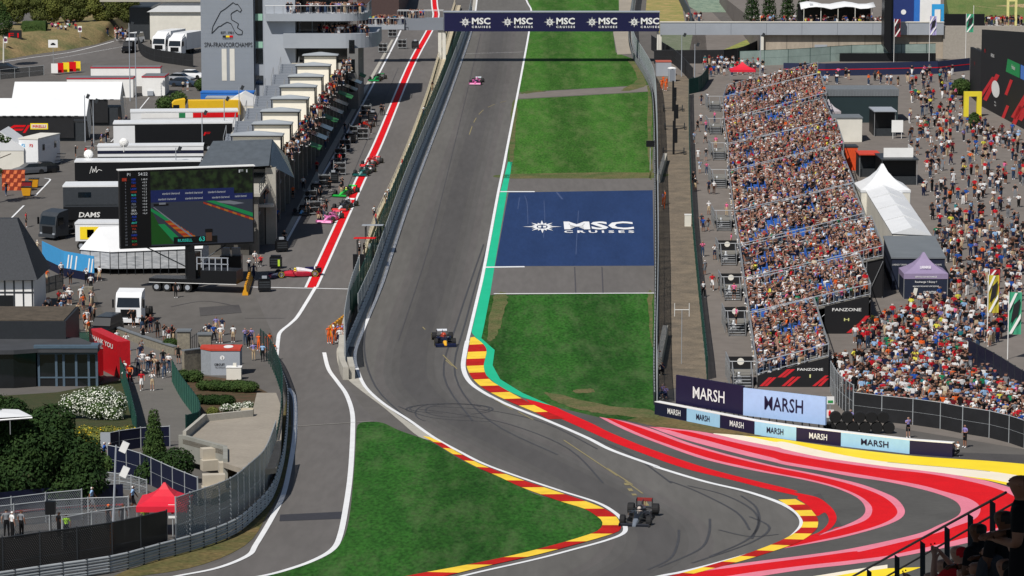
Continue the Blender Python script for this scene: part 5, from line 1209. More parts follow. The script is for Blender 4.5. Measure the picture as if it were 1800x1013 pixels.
for a0, h0, a1, h1, w in ((-.02, 1.2, .16, 5.3, .035), (.04, 1.2, .21, 6.0, .05), (.33, 3.6, .4, 6.2, .035), (.42, 0.8, .66, 7.0, .06), (.5, 1.0, .74, 7.4, .06), (.27, -1, .36, 2.2, .035), (.38, -2.0, .52, 3.0, .05), (.66, -2, .95, 4.2, .06), (.78, -2, 1.0, 3.0, .06), (.56, -3, .7, 1.2, .04)):
    mb.add([wp(a0, h0), wp(a0 + w, h0), wp(a1 + w, h1), wp(a1, h1)], [(0, 1, 2, 3)])
mb.build('red_slash', mat('banner_red', 'c8232c'), pn)
mb = MB(); mb.add([wp(.21 + .055 * math.cos(a * math.pi / 10), 3.7 + 1.25 * math.sin(a * math.pi / 10)) + nrm * .02 for a in range(20)], [tuple(range(20))]); mb.build('emblem', M_wh, pn)
for s, a, h, sz, w, m in (('F1', .055, 8.35, .55, .6, M_red), ('FANZONE', .16, 8.2, .5, 2.2, M_wh), ('WORLD', .21, 1.6, .25, 1.1, M_wh), ('OF FANS', .21, 1.15, .25, 1.1, M_wh)):
    mb = MB(); text_mb(mb, s, sz, face_M(wp(a, h), d, (0, 0, 1)), 0, width=w, bold=.012); mb.build('lettering', m, pn)
mb = MB(); mb.add([wp(.34, 7.0), wp(.52, 7.0), wp(.52, 9.0), wp(.36, 9.0)], [(0, 1, 2, 3)]); sg = mb.build('green_panel', mat('panel_green', '1f8a4c'), pn)
mb = MB(); mb.add([wp(.53, 7.0), wp(.75, 7.0), wp(.75, 9.0), wp(.53, 9.0)], [(0, 1, 2, 3)]); mb.build('blue_panel', mat('panel_blue', '4a7ac8'), pn)
mb = MB(); text_mb(mb, 'Heineken', .7, face_M(wp(.44, 7.8) + nrm * .02, d, (0, 0, 1)), 0, width=2.2); text_mb(mb, '0.0', .7, face_M(wp(.6, 7.8) + nrm * .02, d, (0, 0, 1)), 0, width=1.0); mb.build('lettering', M_wh, pn)
mb = MB(); text_mb(mb, 'F1', .5, face_M(Q1 * .45 + nrm * .05 + Vector((0, 0, 5.4)), Q1, (0, 0, 1)), 0, width=.7); mb.build('lettering', M_red, t)
# yellow arch and planting in front of it
t = thing('entrance_arch', 'yellow rectangular entrance arch in front of the black fan zone wall', 'arch', at(1709, 205))
mb = MB(); mb.box(-.95, 0, 0, .7, .8, 3.7); mb.box(.95, 0, 0, .7, .8, 3.7); mb.box(0, 0, 3.0, 1.2, .8, .7); mb.build('frame', flat('arch_yellow', 'd8c832'), t)
# service cabins at the bridge foot
t = thing('container', 'pale grey container with red roof edge at the far end of the gravel strip', 'container', at(1166, 133))
mb = MB(); mb.box(0, 0, 0, 2.5, 3, 2.3); mb.build('body', M_lgrey, t); mb = MB(); mb.box(0, 0, 2.3, 2.6, 3.1, .15); mb.build('roof', flat('roof_brick', 'b05a48'), t)
t = thing('portable_toilet', 'grey portable toilet beside the pale container', 'toilet', at(1181, 143))
mb = MB(); mb.box(0, 0, 0, 1.15, 1.2, 2.1); mb.build('body', M_lgrey, t); mb = MB(); mb.lathe([(.75, 0), (.6, .12), (.2, .22), (0, .24)], 0, 0, 8, cz=2.1); mb.build('roof', M_wh, t); mb = MB(); mb.box(0, -.62, .1, .8, .03, 1.8); mb.build('door', M_grey, t)
for i, (x, y, lb) in enumerate(((1184, 272, 'black signal mast on a wide base frame nearest the blue apron'), (1186, 228, 'black signal mast in the middle of the gravel strip row'), (1183, 196, 'black signal mast farthest up the gravel strip'))):
    t = thing('signal_mast', lb, 'mast', at(x, y), 0, 'signal masts on the gravel strip')
    mb = MB(); mb.box(0, 0, 0, .28, .28, 4.6); mb.build('mast', M_blackp, t)
    mb = MB(); mb.box(.25, -.1, 1.6, .5, .3, 2.0); mb.build('panel', M_blackp, t)
    mb = MB(); mb.box(0, 0, .45, 2.9, .12, .1)
    for a in (-1.4, 1.4): mb.box(a, 0, 0, .1, .9, .95)
    mb.build('base_frame', M_dsteel, t)
t = thing('electric_cabinet', 'cream electric cabinet beside the green fence level with the blue apron', 'cabinet', at(1209, 398)); mb = MB(); mb.box(0, 0, 0, .75, .5, 1.35); mb.build('body', M_offw, t); mb = MB(); mb.box(0, 0, 1.35, .82, .56, .07); mb.build('lid', M_wh, t)
t = thing('antenna', 'white H shaped antenna on a thin mast over the gravel strip', 'antenna', at(1198, 640)); mb = MB(); mb.tube((0, 0, 0), (0, 0, 4.9), .03); mb.build('mast', M_lgrey, t); mb = MB(); mb.tube((-.65, 0, 4.9), (.65, 0, 4.9), .03)
for a in (-.65, .65): mb.tube((a, 0, 4.3), (a, 0, 5.5), .025)
mb.build('element', M_wh, t)
t = thing('signal_light', 'small black warning light on the debris fence beside the far grass', 'signal', at(1143, 300)); mb = MB(); mb.tube((0, 0, 0), (0, 0, 3.4), .05); mb.build('post', M_steel, t); mb = MB(); mb.box(0, 0, 3.1, 1.1, .25, .8); mb.build('panel', M_blackp, t)
fence('dark_fence', 'dark banner fence at the right edge of the crowd below the flags', [(1702, 640), (1752, 668), (1800, 700), (1860, 730)], 2.2, M_navyb, M_dsteel, step=3, n=2)
# ================================================================ bridge over the track, tower, pit building
M_dwin = mat('window_dark', '10161a', .1, var=.3, scale=.5, spec=.9)
M_cbox = mat('cream_panel', 'efe9da', .6, var=.04, scale=.6)
M_roofg = mat('membrane_grey', '9da3a8', .6, var=.06, scale=.5)
M_slate = mat('slate_roof', '4d545b', .7, var=.15, scale=1.2)
BL, BR = at(781, 112), at(1158, 112)
t = thing('track_bridge', 'long navy advertising bridge spanning the straight and the infield grass', 'bridge', BL)
W = BR.x - BL.x
mb = MB(); mb.cube(-.1, W + .1, 0, 2.2, 5.55, 8.75); mb.build('beam', M_grey, t)
mb = MB(); mb.cube(0, W, -.08, -.01, 5.5, 8.6); bn = mb.build('banner', flat('bridge_navy', '14153f', .5), t)
mb = MB(); mb.cube(-.15, W + .15, -.15, 2.3, 8.75, 8.9); mb.build('parapet', M_lgrey, t)
for i in range(5):
    cx = W * (.108 + .1965 * i); mb = MB()
    Mb = face_M((cx, -.1, 7.1), (1, 0, 0), (0, 0, 1)); star(mb, -.35, 0, .82, .82, Mb, 0)
    text_mb(mb, 'MSC', 1.12, face_M((cx + 2.35, -.1, 6.72), (1, 0, 0), (0, 0, 1)), 0, width=3.15, bold=.03)
    text_mb(mb, 'C R U I S E S', .36, face_M((cx + 2.35, -.1, 6.1), (1, 0, 0), (0, 0, 1)), 0, width=3.2, bold=.03)
    mb.build('lettering', M_wh, bn)
for x, w in ((.25, 1.3), (W + .2, .5)):
    mb = MB(); mb.cube(x - w, x - w * .55, .3, 1.5, -.5, 5.55)
    if w > 1: mb2 = MB(); mb2.cube(x - w * .45, x, .3, 1.5, -.5, 5.55); mb2.build('post', M_offw, t)
    mb.build('post', M_offw, t)
# footbridge to the tower
F0 = at(660, 117); t = thing('footbridge', 'grey clad footbridge with glass railing from the tower to the advertising bridge', 'bridge', (F0.x, BL.y, BL.z)); Wf = BL.x - F0.x - .15
mb = MB(); mb.cube(3.6, Wf, 0, 3, 5.7, 7.7); mb.build('beam', M_grey, t)
mb = MB(); mb.cube(-3, 4.8, -1.2, 2.8, 5.9, 6.6); mb.build('balcony', M_lgrey, t)
mb = MB()
for i in range(16):
    x = 3.6 + (Wf - 3.6) * i / 15; mb.tube((x, .05, 7.7), (x, .05, 9.0), .04, n=4)
mb.tube((3.6, .05, 9.0), (Wf, .05, 9.0), .05); mb.tube((3.6, 2.9, 9.0), (Wf, 2.9, 9.0), .05)
for i in range(14):
    x = -3 + 7.8 * i / 13; mb.tube((x, -1.15, 6.6), (x, -1.15, 7.8), .035, n=4)
mb.tube((-3, -1.15, 7.8), (4.8, -1.15, 7.8), .045); mb.build('railing', M_alu, t)
# tower
TA = at(355, 190); s_ = sc_px(190)
t = thing('control_tower', 'tall grey tower with a dark circuit outline and lettering on its face', 'tower', TA); w = 92 / s_
mb = MB(); mb.cube(0, w, 0, 9, -1, 26)
for i in range(34): mb.cube(-.01, w + .01, -.006, 0, i * .75, i * .75 + .03)
mb.build('wall', mat('tower_cladding', '868d96', .55, var=.03, scale=.4), t)
def tp(px, py): return Vector(((px - 355) / s_, -.06, (190 - py) / s_))
out = [(374, 59), (376, 47), (390, 21), (398, 16), (412, 5), (416, 8), (420, 8), (427, 18), (424, 22), (419, 18), (410, 23), (408, 26), (409, 35), (421, 42), (419, 49), (428, 55), (427, 61), (420, 61), (415, 57), (408, 42), (401, 39), (394, 43), (390, 46), (386, 47), (376, 57), (374, 59)]
mb = MB()
for a, b in zip(out, out[1:]): mb.tube(tp(*a), tp(*b), .045, n=4)
mb.build('circuit_emblem', M_fz, t)
mb = MB(); c = tp(403, 83); text_mb(mb, 'SPA-FRANCORCHAMPS', .7, face_M((c.x, -.05, c.z), (1, 0, 0), (0, 0, 1)), 0, width=84 / s_, bold=.0); mb.build('lettering', M_fz, t)
mb = MB(); c = tp(401, 60); text_mb(mb, 'EST. 1921', .38, face_M((c.x, -.05, c.z), (1, 0, 0), (0, 0, 1)), 0, width=22 / s_, bold=.02); mb.build('lettering', M_fz, t)
mb = MB(); c = tp(402, 69.5); text_mb(mb, 'CIRCUIT', .25, face_M((c.x, -.05, c.z), (1, 0, 0), (0, 0, 1)), 0, width=18 / s_); mb.build('lettering', M_fz, t)
for k, m in enumerate((M_fz, M_yel, M_red)):
    mb = MB(); c = tp(393 + k * 6, 66); mb.cube(c.x, c.x + 6 / s_, -.06, -.03, c.z, c.z + .28); mb.build('flag_stripe', m, t)
for x0, x1 in ((391, 399.5), (405, 413.5)):
    for y0, y1 in ((86, 142), (-60, 1 if x0 < 400 else -40)):
        mb = MB(); a, b = tp(x0, y1), tp(x1, y0); mb.cube(a.x, b.x, -.045, -.02, a.z, b.z); mb.build('white_stripe', M_offw, t)
# side strip and control building
t = thing('control_building', 'grey control building with curved balconies beside the tower', 'building', (TA.x + w + .05, TA.y, TA.z)); X = lambda px: (px - 447.5) / s_; Zt = lambda py: (190 - py) / s_
mb = MB(); mb.cube(0, X(466), 1.2, 10, -1, 26); mb.build('recess_wall', M_lgrey, t)
for y0, y1 in ((38, 73), (87, 113), (-20, 25), (134, 150)):
    mb = MB(); mb.cube(.15, X(462), 1.1, 1.2, Zt(y1), Zt(y0)); mb.build('window', M_dwin, t)
for y0, y1 in ((25, 38), (74, 86)):
    mb = MB(); mb.cube(.15, X(462), 1.1, 1.19, Zt(y1) + .05, Zt(y0) - .05); mb.build('glass_panel', flat('mint_panel', '8fb8a4', .4), t)
mb = MB(); mb.cube(X(466) + .01, X(520), .3, 14, -1, 26); mb.build('wall', mat('pale_cladding', 'a3a9b1', .55, var=.03, scale=.4), t)
mb = MB(); mb.cube(X(520) + .01, X(612), 3.5, 16, -1, 26); mb.build('inner_wall', M_dwin, t)
mb = MB(); mb.cube(X(612), X(631), -1.5, 16, -1, Zt(84)); mb.build('end_wall', mat('end_wall_grey', '70706f', .7, var=.06), t)
for i in range(3):
    mb = MB(); mb.cube(X(615), X(625), -1.55, -1.5, Zt(160) + i * 2.9, Zt(160) + i * 2.9 + 2.0); mb.build('window', M_dwin, t)
def balcony(x0, x1, zf, zt, dep, side, label='balcony'):
    n = 12; r_ = dep; outl = [(x0, 2), (x0, -dep * .25)]
    for i in range(n + 1):
        a = -math.pi / 2 + math.pi / 2 * i / n * 1.1
        outl.append((x1 - r_ + r_ * math.cos(a), -dep * .25 + r_ + r_ * math.sin(a) - .0))
    outl.append((x1, 16)); outl.append((x0, 16))
    return outl
for x0, x1, py0, py1, lb in ((500, 664, 59, 84, 'lower'), (469, 646, 24, 37, 'upper')):
    ol = balcony(X(x0), X(x1), 0, 0, 5.5 if lb == 'lower' else 4.5, 1); mb = MB(); mb.prism(ol, Zt(py1), Zt(py0)); b_ = mb.build('balcony', M_lgrey, t)
    if lb == 'upper':
        mb = MB(); q = ol[1:-1]
        for a, b in zip(q, q[1:]):
            mb.tube((a[0], a[1], Zt(py0) + 1.2), (b[0], b[1], Zt(py0) + 1.2), .05)
            k = max(1, int((Vector(b) - Vector(a)).length / 1.2))
            for i in range(k): f = i / k; mb.tube((a[0] + (b[0] - a[0]) * f, a[1] + (b[1] - a[1]) * f, Zt(py0)), (a[0] + (b[0] - a[0]) * f, a[1] + (b[1] - a[1]) * f, Zt(py0) + 1.2), .03, n=4)
        mb.build('railing', M_alu, b_)
for i in range(5):
    mb = MB(); mb.cube(X(525 + i * 22), X(526.5 + i * 22), 3.3, 3.5, Zt(59), Zt(37)); mb.build('mullion', M_lgrey, t)
bo = Vector((TA.x + w + .05, TA.y, TA.z))
for i in range(46): crowd.add(bo + Vector((cr.uniform(X(505), X(640)), cr.uniform(-.6, 1.6), Zt(24))), R(cr.uniform(-30, 60)), cr.choice(['stand', 'folded', 'phone']), cr)
for i in range(40): crowd.add(bo + Vector((cr.uniform(X(560), X(655)), cr.uniform(-.2, 3.4), Zt(59) - .5)), R(cr.uniform(0, 60)), cr.choice(['stand', 'folded']), cr)
for i in range(44): crowd.add(Vector((F0.x + cr.uniform(-2.8, 4.6), BL.y + cr.uniform(-1.0, 2.4), BL.z + 6.6)), R(cr.uniform(-40, 60)), cr.choice(['stand', 'folded', 'phone']), cr)
for i in range(10): crowd.add(Vector((F0.x + cr.uniform(5.5, 8), BL.y + cr.uniform(.3, 2.4), BL.z + 7.5)), R(cr.uniform(-40, 60)), 'stand', cr)
# old pit building further up: dark block beyond the tower
mb = MB(); p = at(600, 60); mb.cube(0, 8, 0, 60, -1, 7); tag(mb.build('pit_garages', mat('brick_dark', '4a3a38', .8), loc=at(628, 48)), 'dark reddish garage row seen beyond the footbridge', 'building')
# pit building
G0, G1 = at(455, 447), at(629, 165); rz_, L = lookat(G0, G1)
sl = (G1.z - G0.z) / L
t = thing('pit_building', 'long grey pit garage building with a roof terrace of cream cabins', 'building', G0); t.rotation_euler = (0, -math.atan(sl), rz_)   # +x runs away along the garages, +y to the paddock
HP = 6.8; DP = 7.6
mb = MB(); mb.cube(0, L, 1.6, DP, -1, HP - .35); mb.build('wall', mat('pit_wall_dark', '2a2d31', .7), t)
mb = MB(); mb.cube(-.6, L, -.3, DP + 1.0, HP - .35, HP); mb.build('terrace_slab', M_conc, t)
mb = MB(); mb.cube(-.4, L, .4, 1.6, 3.55, 3.9); mb.build('balcony_slab', M_grey, t)
NB = 25
for i in range(NB + 1):
    x = i * L / NB
    mb = MB(); mb.cube(x, x + .75, 0, 1.6, -1, HP - .35); c = mb.build('column', mat('column_concrete', '77746e', .85, var=.12), t)
    if i < NB:
        mb = MB(); mb.cube(x + .72, x + 2.4, .2, .3, 3.0, 4.0); mb.build('sign_panel', M_offw if i % 2 == 0 else M_lgrey, t)
        mb = MB(); mb.cube(x + 1.1, x + L / NB - .4, 1.5, 1.59, 0, 2.9); mb.build('garage_opening', M_blackp, t)  # black sheet painted in for the shade inside the open garage
        mb = MB(); mb.cube(x + 1.1, x + L / NB - .4, 1.5, 1.59, 4.1, 6.1); mb.build('window', M_dwin, t)
mb = MB()
for i in range(NB * 3): x = i * L / NB / 3; mb.tube((x, -.2, HP), (x, -.2, HP + 1.1), .04, n=4)
for z in (.4, .75, 1.1): mb.tube((-.5, -.2, HP + z), (L, -.2, HP + z), .035)
mb.build('railing', M_dsteel, t)
for i in range(10):
    mb = MB(); x = L * (.36 + i * .06); mb.box(x, -1.3, HP - 2.0, 3.4, 2.2, .1, rx=R(22)); mb.build('awning', M_dwin if i % 3 else mat('awning_green', '2c6b3c', .6), t)
near = MB(); near.cube(-.75, -.05, 1.0, DP, -1, HP - .4); near.build('end_wall', mat('end_wall_dark', '55524d', .8, var=.1), t)
mb = MB(); mb.cube(-1.9, -.76, .6, 5.5, 2.9, 3.1); mb.build('balcony', M_conc, t)
for k, s in enumerate(('K', '5')):
    mb = MB(); mb.cube(-2.0, -1.92, 3.4 - k * 1.9, 4.8 - k * 1.9, 2.5, 3.9); sg = mb.build('sign_panel', M_wh, t)
    mb = MB(); text_mb(mb, s, .7, face_M((-2.03, 4.1 - k * 1.9, 2.9), (0, -1, 0), (0, 0, 1)), 0, bold=.02); mb.build('lettering', M_fz, sg)
for i in range(7): crowd.add(t.matrix_basis @ Vector((-1.4, 1.0 + i * .65, 3.1)), R(cr.uniform(-30, 40)), 'stand', cr)
# slate roof over the near stair hall
A = at(352, 415); B = at(470, 430); s2 = sc_px(430)
t2 = thing('stair_hall', 'dark stair hall with a broad slate grey roof at the pit building end', 'building', at(352, 430)); Wd = 118 / s2
mb = MB(); mb.loft([[(-.3, -.5, 8.4), (Wd + .3, -.5, 8.9), (Wd + 1.6, 9, 9.0), (-.3, 9, 8.4)], [(1.0, 6, 11.0), (Wd + .2, 6, 11.2), (Wd + .2, 6.2, 11.2), (1.0, 6.2, 11.0)]]); mb.build('roof', M_slate, t2)
mb = MB(); mb.loft([[(Wd + .35, .2, 8.9), (Wd + 2.9, 2.6, 7.2), (Wd + 1.7, 9, 8.9), (Wd + .4, 8, 8.9)], [(Wd + .25, 6, 11.15), (Wd + .6, 6, 10.6), (Wd + .6, 6.2, 10.6), (Wd + .25, 6.3, 11.15)]]); mb.build('glass_roof', mat('roof_glass', '39424a', .2, var=.1), t2)
mb = MB(); mb.cube(.2, Wd - .2, .5, 8.5, -1, 8.4); mb.build('wall', mat('hall_wall', '5b5a57', .8, var=.08), t2)
mb = MB(); mb.cube(Wd - .15, Wd + 1.0, .2, 1.3, -1, 8.6); mb.build('pillar', M_conc, t2)
mb = MB(); mb.cube(Wd - 2.6, Wd - .3, .4, .49, 5.2, 8.0); mb.build('window', M_dwin, t2)
for i in range(9): crowd.add(at(448, 430) + Vector((cr.uniform(-1.5, 1.5), cr.uniform(-.6, .2), 4.6)), R(cr.uniform(-20, 50)), cr.choice(['stand', 'phone']), cr)
mb = MB(); mb.cube(Wd - 3.2, Wd + .8, -1.0, .48, 4.3, 4.6); mb.build('balcony', M_offw, t2)
# roof terrace cabins
CB = [(541, 609, 72), (534, 593, 97), (522, 580, 115), (509, 567, 134), (494, 555, 152), (479, 541, 173), (461, 526, 195), (446, 512, 217), (409, 496, 237)]
for k, (x0, x1, yt) in enumerate(CB):
    yb = base_row(yt, 9.6); ss = sc_px(yb); A = at(x0, yb); w = (x1 - x0) / ss; yb0 = A.z
    lab = ['farthest', 'second farthest', 'third farthest', 'fourth farthest', 'middle', 'fourth nearest', 'third nearest', 'second nearest', 'nearest and widest'][k]
    t3 = thing('roof_cabin', '%s cream cabin with a pale grey canopy roof on the pit terrace' % lab, 'cabin', A, 0, 'cream cabins on the pit building terrace')
    mb = MB(); mb.cube(.12, w - .12, .1, 2.9, 6.8, 9.4); mb.build('wall', M_cbox, t3)
    mb = MB(); mb.loft([[(-.15, -.15, 9.4), (w + .15, -.15, 9.4), (w + .15, 3.1, 9.4), (-.15, 3.1, 9.4)], [(-.15, -.15, 9.62), (w + .15, -.15, 9.62), (w + .15, 3.1, 9.55), (-.15, 3.1, 9.55)], [(w * .46, 1.4, 9.95), (w * .54, 1.4, 9.95), (w * .54, 1.6, 9.95), (w * .46, 1.6, 9.95)]]); mb.build('roof', M_roofg, t3)
    mb = MB(); mb.cube(-.16, w + .16, -.19, -.155, 9.38, 9.5)
    for a in (.0, w): mb.cube(a - .06, a + .06, -.06, .08, 6.8, 9.4); mb.cube(a - .06, a + .06, 2.92, 3.04, 6.8, 9.4)
    mb.build('frame', M_blackp, t3)
    mb = MB(); mb.cube(w - .1, w - .06, .5, 2.5, 7.0, 9.2); mb.build('dark_side_panel', M_blackp, t3)  # black panel on the right side of the cabin
    for i in range(13): crowd.add(A + Vector((w + cr.uniform(.3, 1.7), cr.uniform(-2, 8), 6.8 + cr.uniform(0, .05))), R(cr.uniform(30, 110)), cr.choice(['stand', 'stand', 'folded', 'sit']), cr)
    if k < 8:
        st = thing('terrace_bleacher', 'grey metal steps left of the %s cream cabin' % lab, 'stairs', A + Vector((-3.6, -1, 0)), 0, 'metal steps on the terrace')
        for q in range(5):
            mb = MB(); mb.cube(.1, 2.8, q * .8, q * .8 + .8, 6.6 + q * .02, 6.95 + q * .28); mb.build('step', M_grey, st)
        mb = MB()
        for a in (.1, 2.8): mb.tube((a, 0, 8.0), (a, 4, 9.1), .04); mb.tube((a, 0, 6.8), (a, 0, 8.0), .04); mb.tube((a, 4, 7), (a, 4, 9.1), .04)
        mb.build('handrail', M_alu, st)
# ================================================================ paddock
M_hull = mat('vehicle_white', 'e2e4e6', .35, var=.05, scale=.5)
def block(name, cat, label, px0, px1, py, dep, h, m, rz=0.0, z0=0.0, parts=()):
    A, B = at(px0, py), at(px1, py); W = (B - A).length
    t = thing(name, label, cat, A, rz)
    mb = MB(); mb.cube(0, W, 0, dep, -.3 if z0 == 0 else z0, h); mb.build('body', m, t); return t, W
def wheels(t, xs, y0, y1, r=.5, m=M_rubber):
    for x in xs:
        for y, sg in ((y0, -1), (y1, 1)):
            mb = MB(); mb.lathe([(.2, -.14), (r, -.14), (r, .14), (.2, .14)], 0, 0, 12, axis='Y'); w = mb.build('wheel', m, t, loc=(x, y, r))
            mb = MB(); mb.lathe([(0, -.02), (r * .55, -.02), (r * .55, .02), (0, .02)], 0, sg * .14, 8, axis='Y'); mb.build('rim', M_lgrey, w)
def trailer(label, px0, px1, py, dep, h, m_body, m_roof, rz=0.0, name='trailer', cat='trailer', stripe=None, z0=1.0, group=None):
    A, B = at(px0, py), at(px1, py); W = (B - A).length; t = thing(name, label, cat, A, rz, group)
    mb = MB(); mb.cube(0, W, 0, dep, z0, h - .1); mb.build('body', m_body, t)
    mb = MB(); mb.cube(-.05, W + .05, -.05, dep + .05, h - .1, h + .08); mb.build('roof', m_roof, t)
    mb = MB(); mb.cube(.3, W - .3, .2, dep - .2, .35, z0); mb.build('skirt', M_blackp, t)
    wheels(t, [W * .12, W * .12 + 1.2, W * .12 + 2.4, W * .8], .1, dep - .1, .48)
    if stripe:
        for a, b, z1, z2, m in stripe:
            mb = MB(); mb.cube(W * a, W * b, -.03, -.005, z1, z2); mb.build('stripe', m, t)
    return t, W
def awning(label, px0, px1, py, hw, hr, dep, mwall, open_gable=True):
    A, B = at(px0, py), at(px1, py); W = (B - A).length; t = thing('awning_tent', label, 'tent', A)
    mb = MB(); n = 26
    mb.add([(0, -.1, hw), (W, -.1, hw), (W, dep / 2, hr), (0, dep / 2, hr), (0, dep + .1, hw), (W, dep + .1, hw)], [(0, 1, 2, 3), (3, 2, 5, 4)])
    mb.add([(0, -.1, hw - .05), (W, -.1, hw - .05), (W, dep / 2, hr - .05), (0, dep / 2, hr - .05), (0, dep + .1, hw - .05), (W, dep + .1, hw - .05)], [(3, 2, 1, 0), (4, 5, 2, 3)])
    mb.build('roof', M_tw, t)
    mb = MB(); mb.cube(.1, W - 1.8, 0, .12, .5, hw - .06)
    for i in range(int(W)): mb.cube(i + .2, i + .7, -.13, -.1, hw - .12, hw + .02)
    wl = mb.build('wall', mwall, t)
    mb = MB(); mb.add([(W, 0, hw), (W + .02, dep / 2, hr), (W + .4, dep * .32, 1.6), (W + .3, .2, .4)], [(0, 3, 2, 1)]); mb.add([(W, dep, hw), (W + .02, dep / 2, hr), (W + .3, dep * .7, 2.2), (W + .2, dep, .4)], [(0, 1, 2, 3)]); mb.build('gable_flap', M_offw, t)
    mb = MB(); mb.cube(.2, W - .4, .3, dep - .3, -.2, 2.6); mb.build('interior', M_dsteel, t)
    return t, W, wl
t, W, wl = awning('white roofed awning tent with a black front at the back of the paddock', 22, 212, 222, 3.9, 6.2, 6, M_black)
t, W, wl = awning('white roofed awning tent whose black front carries a red racing logo', -60, 153, 249, 3.6, 5.8, 6, M_black)
mb = MB(); x0 = (10 + 60) / sc_px(249)
for a in ((0, 0), (.9, 0), (2.15, 1.0), (1.25, 1.0)): pass
mb.add([(x0, -.02, 1.2), (x0 + .35, -.02, 1.2), (x0 + 1.1, -.02, 1.9), (x0 + 1.5, -.02, 2.0), (x0 + 2.7, -.02, 2.0), (x0 + 2.9, -.02, 2.3), (x0 + 1.2, -.02, 2.3), (x0 + .7, -.02, 2.0)], [(0, 1, 2, 3, 4, 5, 6, 7)])
mb.add([(x0 + .8, -.02, 1.2), (x0 + 1.15, -.02, 1.2), (x0 + 1.45, -.02, 1.5), (x0 + 2.3, -.02, 1.5), (x0 + 2.6, -.02, 1.8), (x0 + 1.2, -.02, 1.8)], [(0, 1, 2, 3, 4, 5)])
mb.add([(x0 + 2.4, -.02, 1.2), (x0 + 2.75, -.02, 1.2), (x0 + 3.5, -.02, 2.3), (x0 + 3.1, -.02, 2.3)], [(0, 1, 2, 3)]); mb.build('emblem', M_red, wl)
mb = MB(); xs_ = (54 + 60) / sc_px(249); mb.cube(xs_, xs_ + 2.45, -.03, 0, 1.7, 2.55); pb = mb.build('sign_panel', M_yel, wl)
mb = MB(); mb.cube(xs_ + .15, xs_ + 2.3, -.045, -.031, 1.85, 2.4); mb.build('sign_inset', flat('pale_inset', 'dcd6c8'), pb)
mb = MB(); text_mb(mb, 'PIRELLI', .34, face_M((xs_ + 1.22, -.05, 1.95), (1, 0, 0), (0, 0, 1)), 0, width=1.8, bold=.02); mb.build('lettering', M_red, pb)
# containers with red edges
for x0, x1, py, dep, lb in ((160, 282, 152, 3, 'farthest white container block with a red roof edge'), (118, 234, 172, 4, 'long white container block with a red roof edge behind the awning tents'), (250, 290, 169, 6, 'single white container with red roof edge and an air conditioner')):
    t, W = block('container', 'container', lb, x0, x1, py, dep, 2.9, M_wh, rz=R(0 if x0 > 200 else 1.5))
    mb = MB(); mb.cube(-.06, W + .06, -.06, dep + .06, 2.9, 3.08); mb.build('roof_edge', mat('edge_red', 'b02434'), t)
    mb = MB(); mb.cube(.06, W - .06, .06, dep - .06, 3.085, 3.12); mb.build('roof', M_tg, t)
    if x0 == 250: mb = MB(); mb.box(1.3, -.25, .1, .9, .45, .7); mb.build('air_conditioner', M_lgrey, t)
t, W = block('trailer', 'trailer', 'white trailer with small team emblems standing end on beside the paddock road', 34, 70, 297, 7.5, 3.9, M_hull, rz=R(-14))
mb = MB(); mb.cube(-.06, W + .06, -.06, 7.6, 3.9, 4.05); mb.build('roof', M_offw, t)
for s, x, m in (('F2', .65, flat('sky_blue', '4aa8d8')), ('F3', 1.75, M_red)):
    mb = MB(); text_mb(mb, s, .4, face_M((x, -.02, 2.9), (1, 0, 0), (0, 0, 1)), 0, bold=.02); mb.build('lettering', m, t)
mb = MB(); mb.cube(W, W + .04, 1.5, 2.2, 2.3, 3.1); mb.cube(W, W + .04, 5.5, 6.2, 2.3, 3.2); mb.build('window', M_dwin, t)
mb = MB()
for q in range(4): mb.cube(W + .1, W + 1.2, 5.2 + q * .35, 5.5 + q * .35, .2 + q * .4, .28 + q * .4)
mb.build('steps', M_dsteel, t)
gable_tent(-40, 43, 298, 7, 2.8, 5.0, 'plain white gable tent at the left edge beside the team trailer', M_tw, M_offw)
# motorhomes and race trailers (long axis across the picture)
Mg = flat('tricolour_green', '1f7a4a'); 
t, W = trailer('white motorhome with a green and red stripe along its roof edge', 230, 418, 238, 4, 3.3, M_hull, M_hull, rz=R(6.5), stripe=((.1, .45, 2.4, 3.1, M_wh), (.45, .51, 2.4, 3.1, Mg), (.51, .58, 2.4, 3.1, M_wh), (.58, 1.0, 2.4, 3.1, M_red)))
t, W = trailer('long black race trailer with white rounded nose and red emblem', 200, 408, 268, 4.5, 3.9, M_blackp, M_hull, rz=R(5), stripe=((.0, .18, 1.0, 3.6, M_hull),))
mb = MB(); text_mb(mb, 'F', .5, face_M((W * .78, -.04, 2.2), (1, 0, 0), (.4, 0, 1)), 0, width=.8); mb.build('emblem', M_red, t)
t, W = trailer('white race trailer with a navy roof stripe behind the video screen', 172, 357, 296, 3, 2.9, M_hull, M_hull, rz=R(4), stripe=((0, 1, 1.9, 2.3, M_navyb), (0, 1, 1.2, 1.5, M_dsteel)))
t, W = trailer('black race trailer with a white scrawled signature and white roof', 132, 352, 332, 3.4, 3.4, M_blackp, M_hull, rz=R(3.5))
mb = MB()
sg_ = [(0, 0), (.25, .9), (.35, .1), (.5, .6), (.6, .2), (.8, .9), (.8, .1), (1.1, .5), (1.5, .35)]
for a, b in zip(sg_, sg_[1:]): mb.tube((W * .12 + a[0], -.04, 1.9 + a[1]), (W * .12 + b[0], -.04, 1.9 + b[1]), .035, n=4)
mb.build('signature', M_wh, t)
t, W = trailer('dark grey two deck hospitality trailer with a white roof edge', 112, 300, 402, 4.2, 4.9, mat('dark_grey_paint', '3a3e43', .4), M_hull, rz=R(3), stripe=((.02, .5, 2.7, 2.8, M_dsteel), (.14, .26, 3.6, 4.2, M_dwin), (.0, 1.0, 1.0, 2.5, M_blackp)))
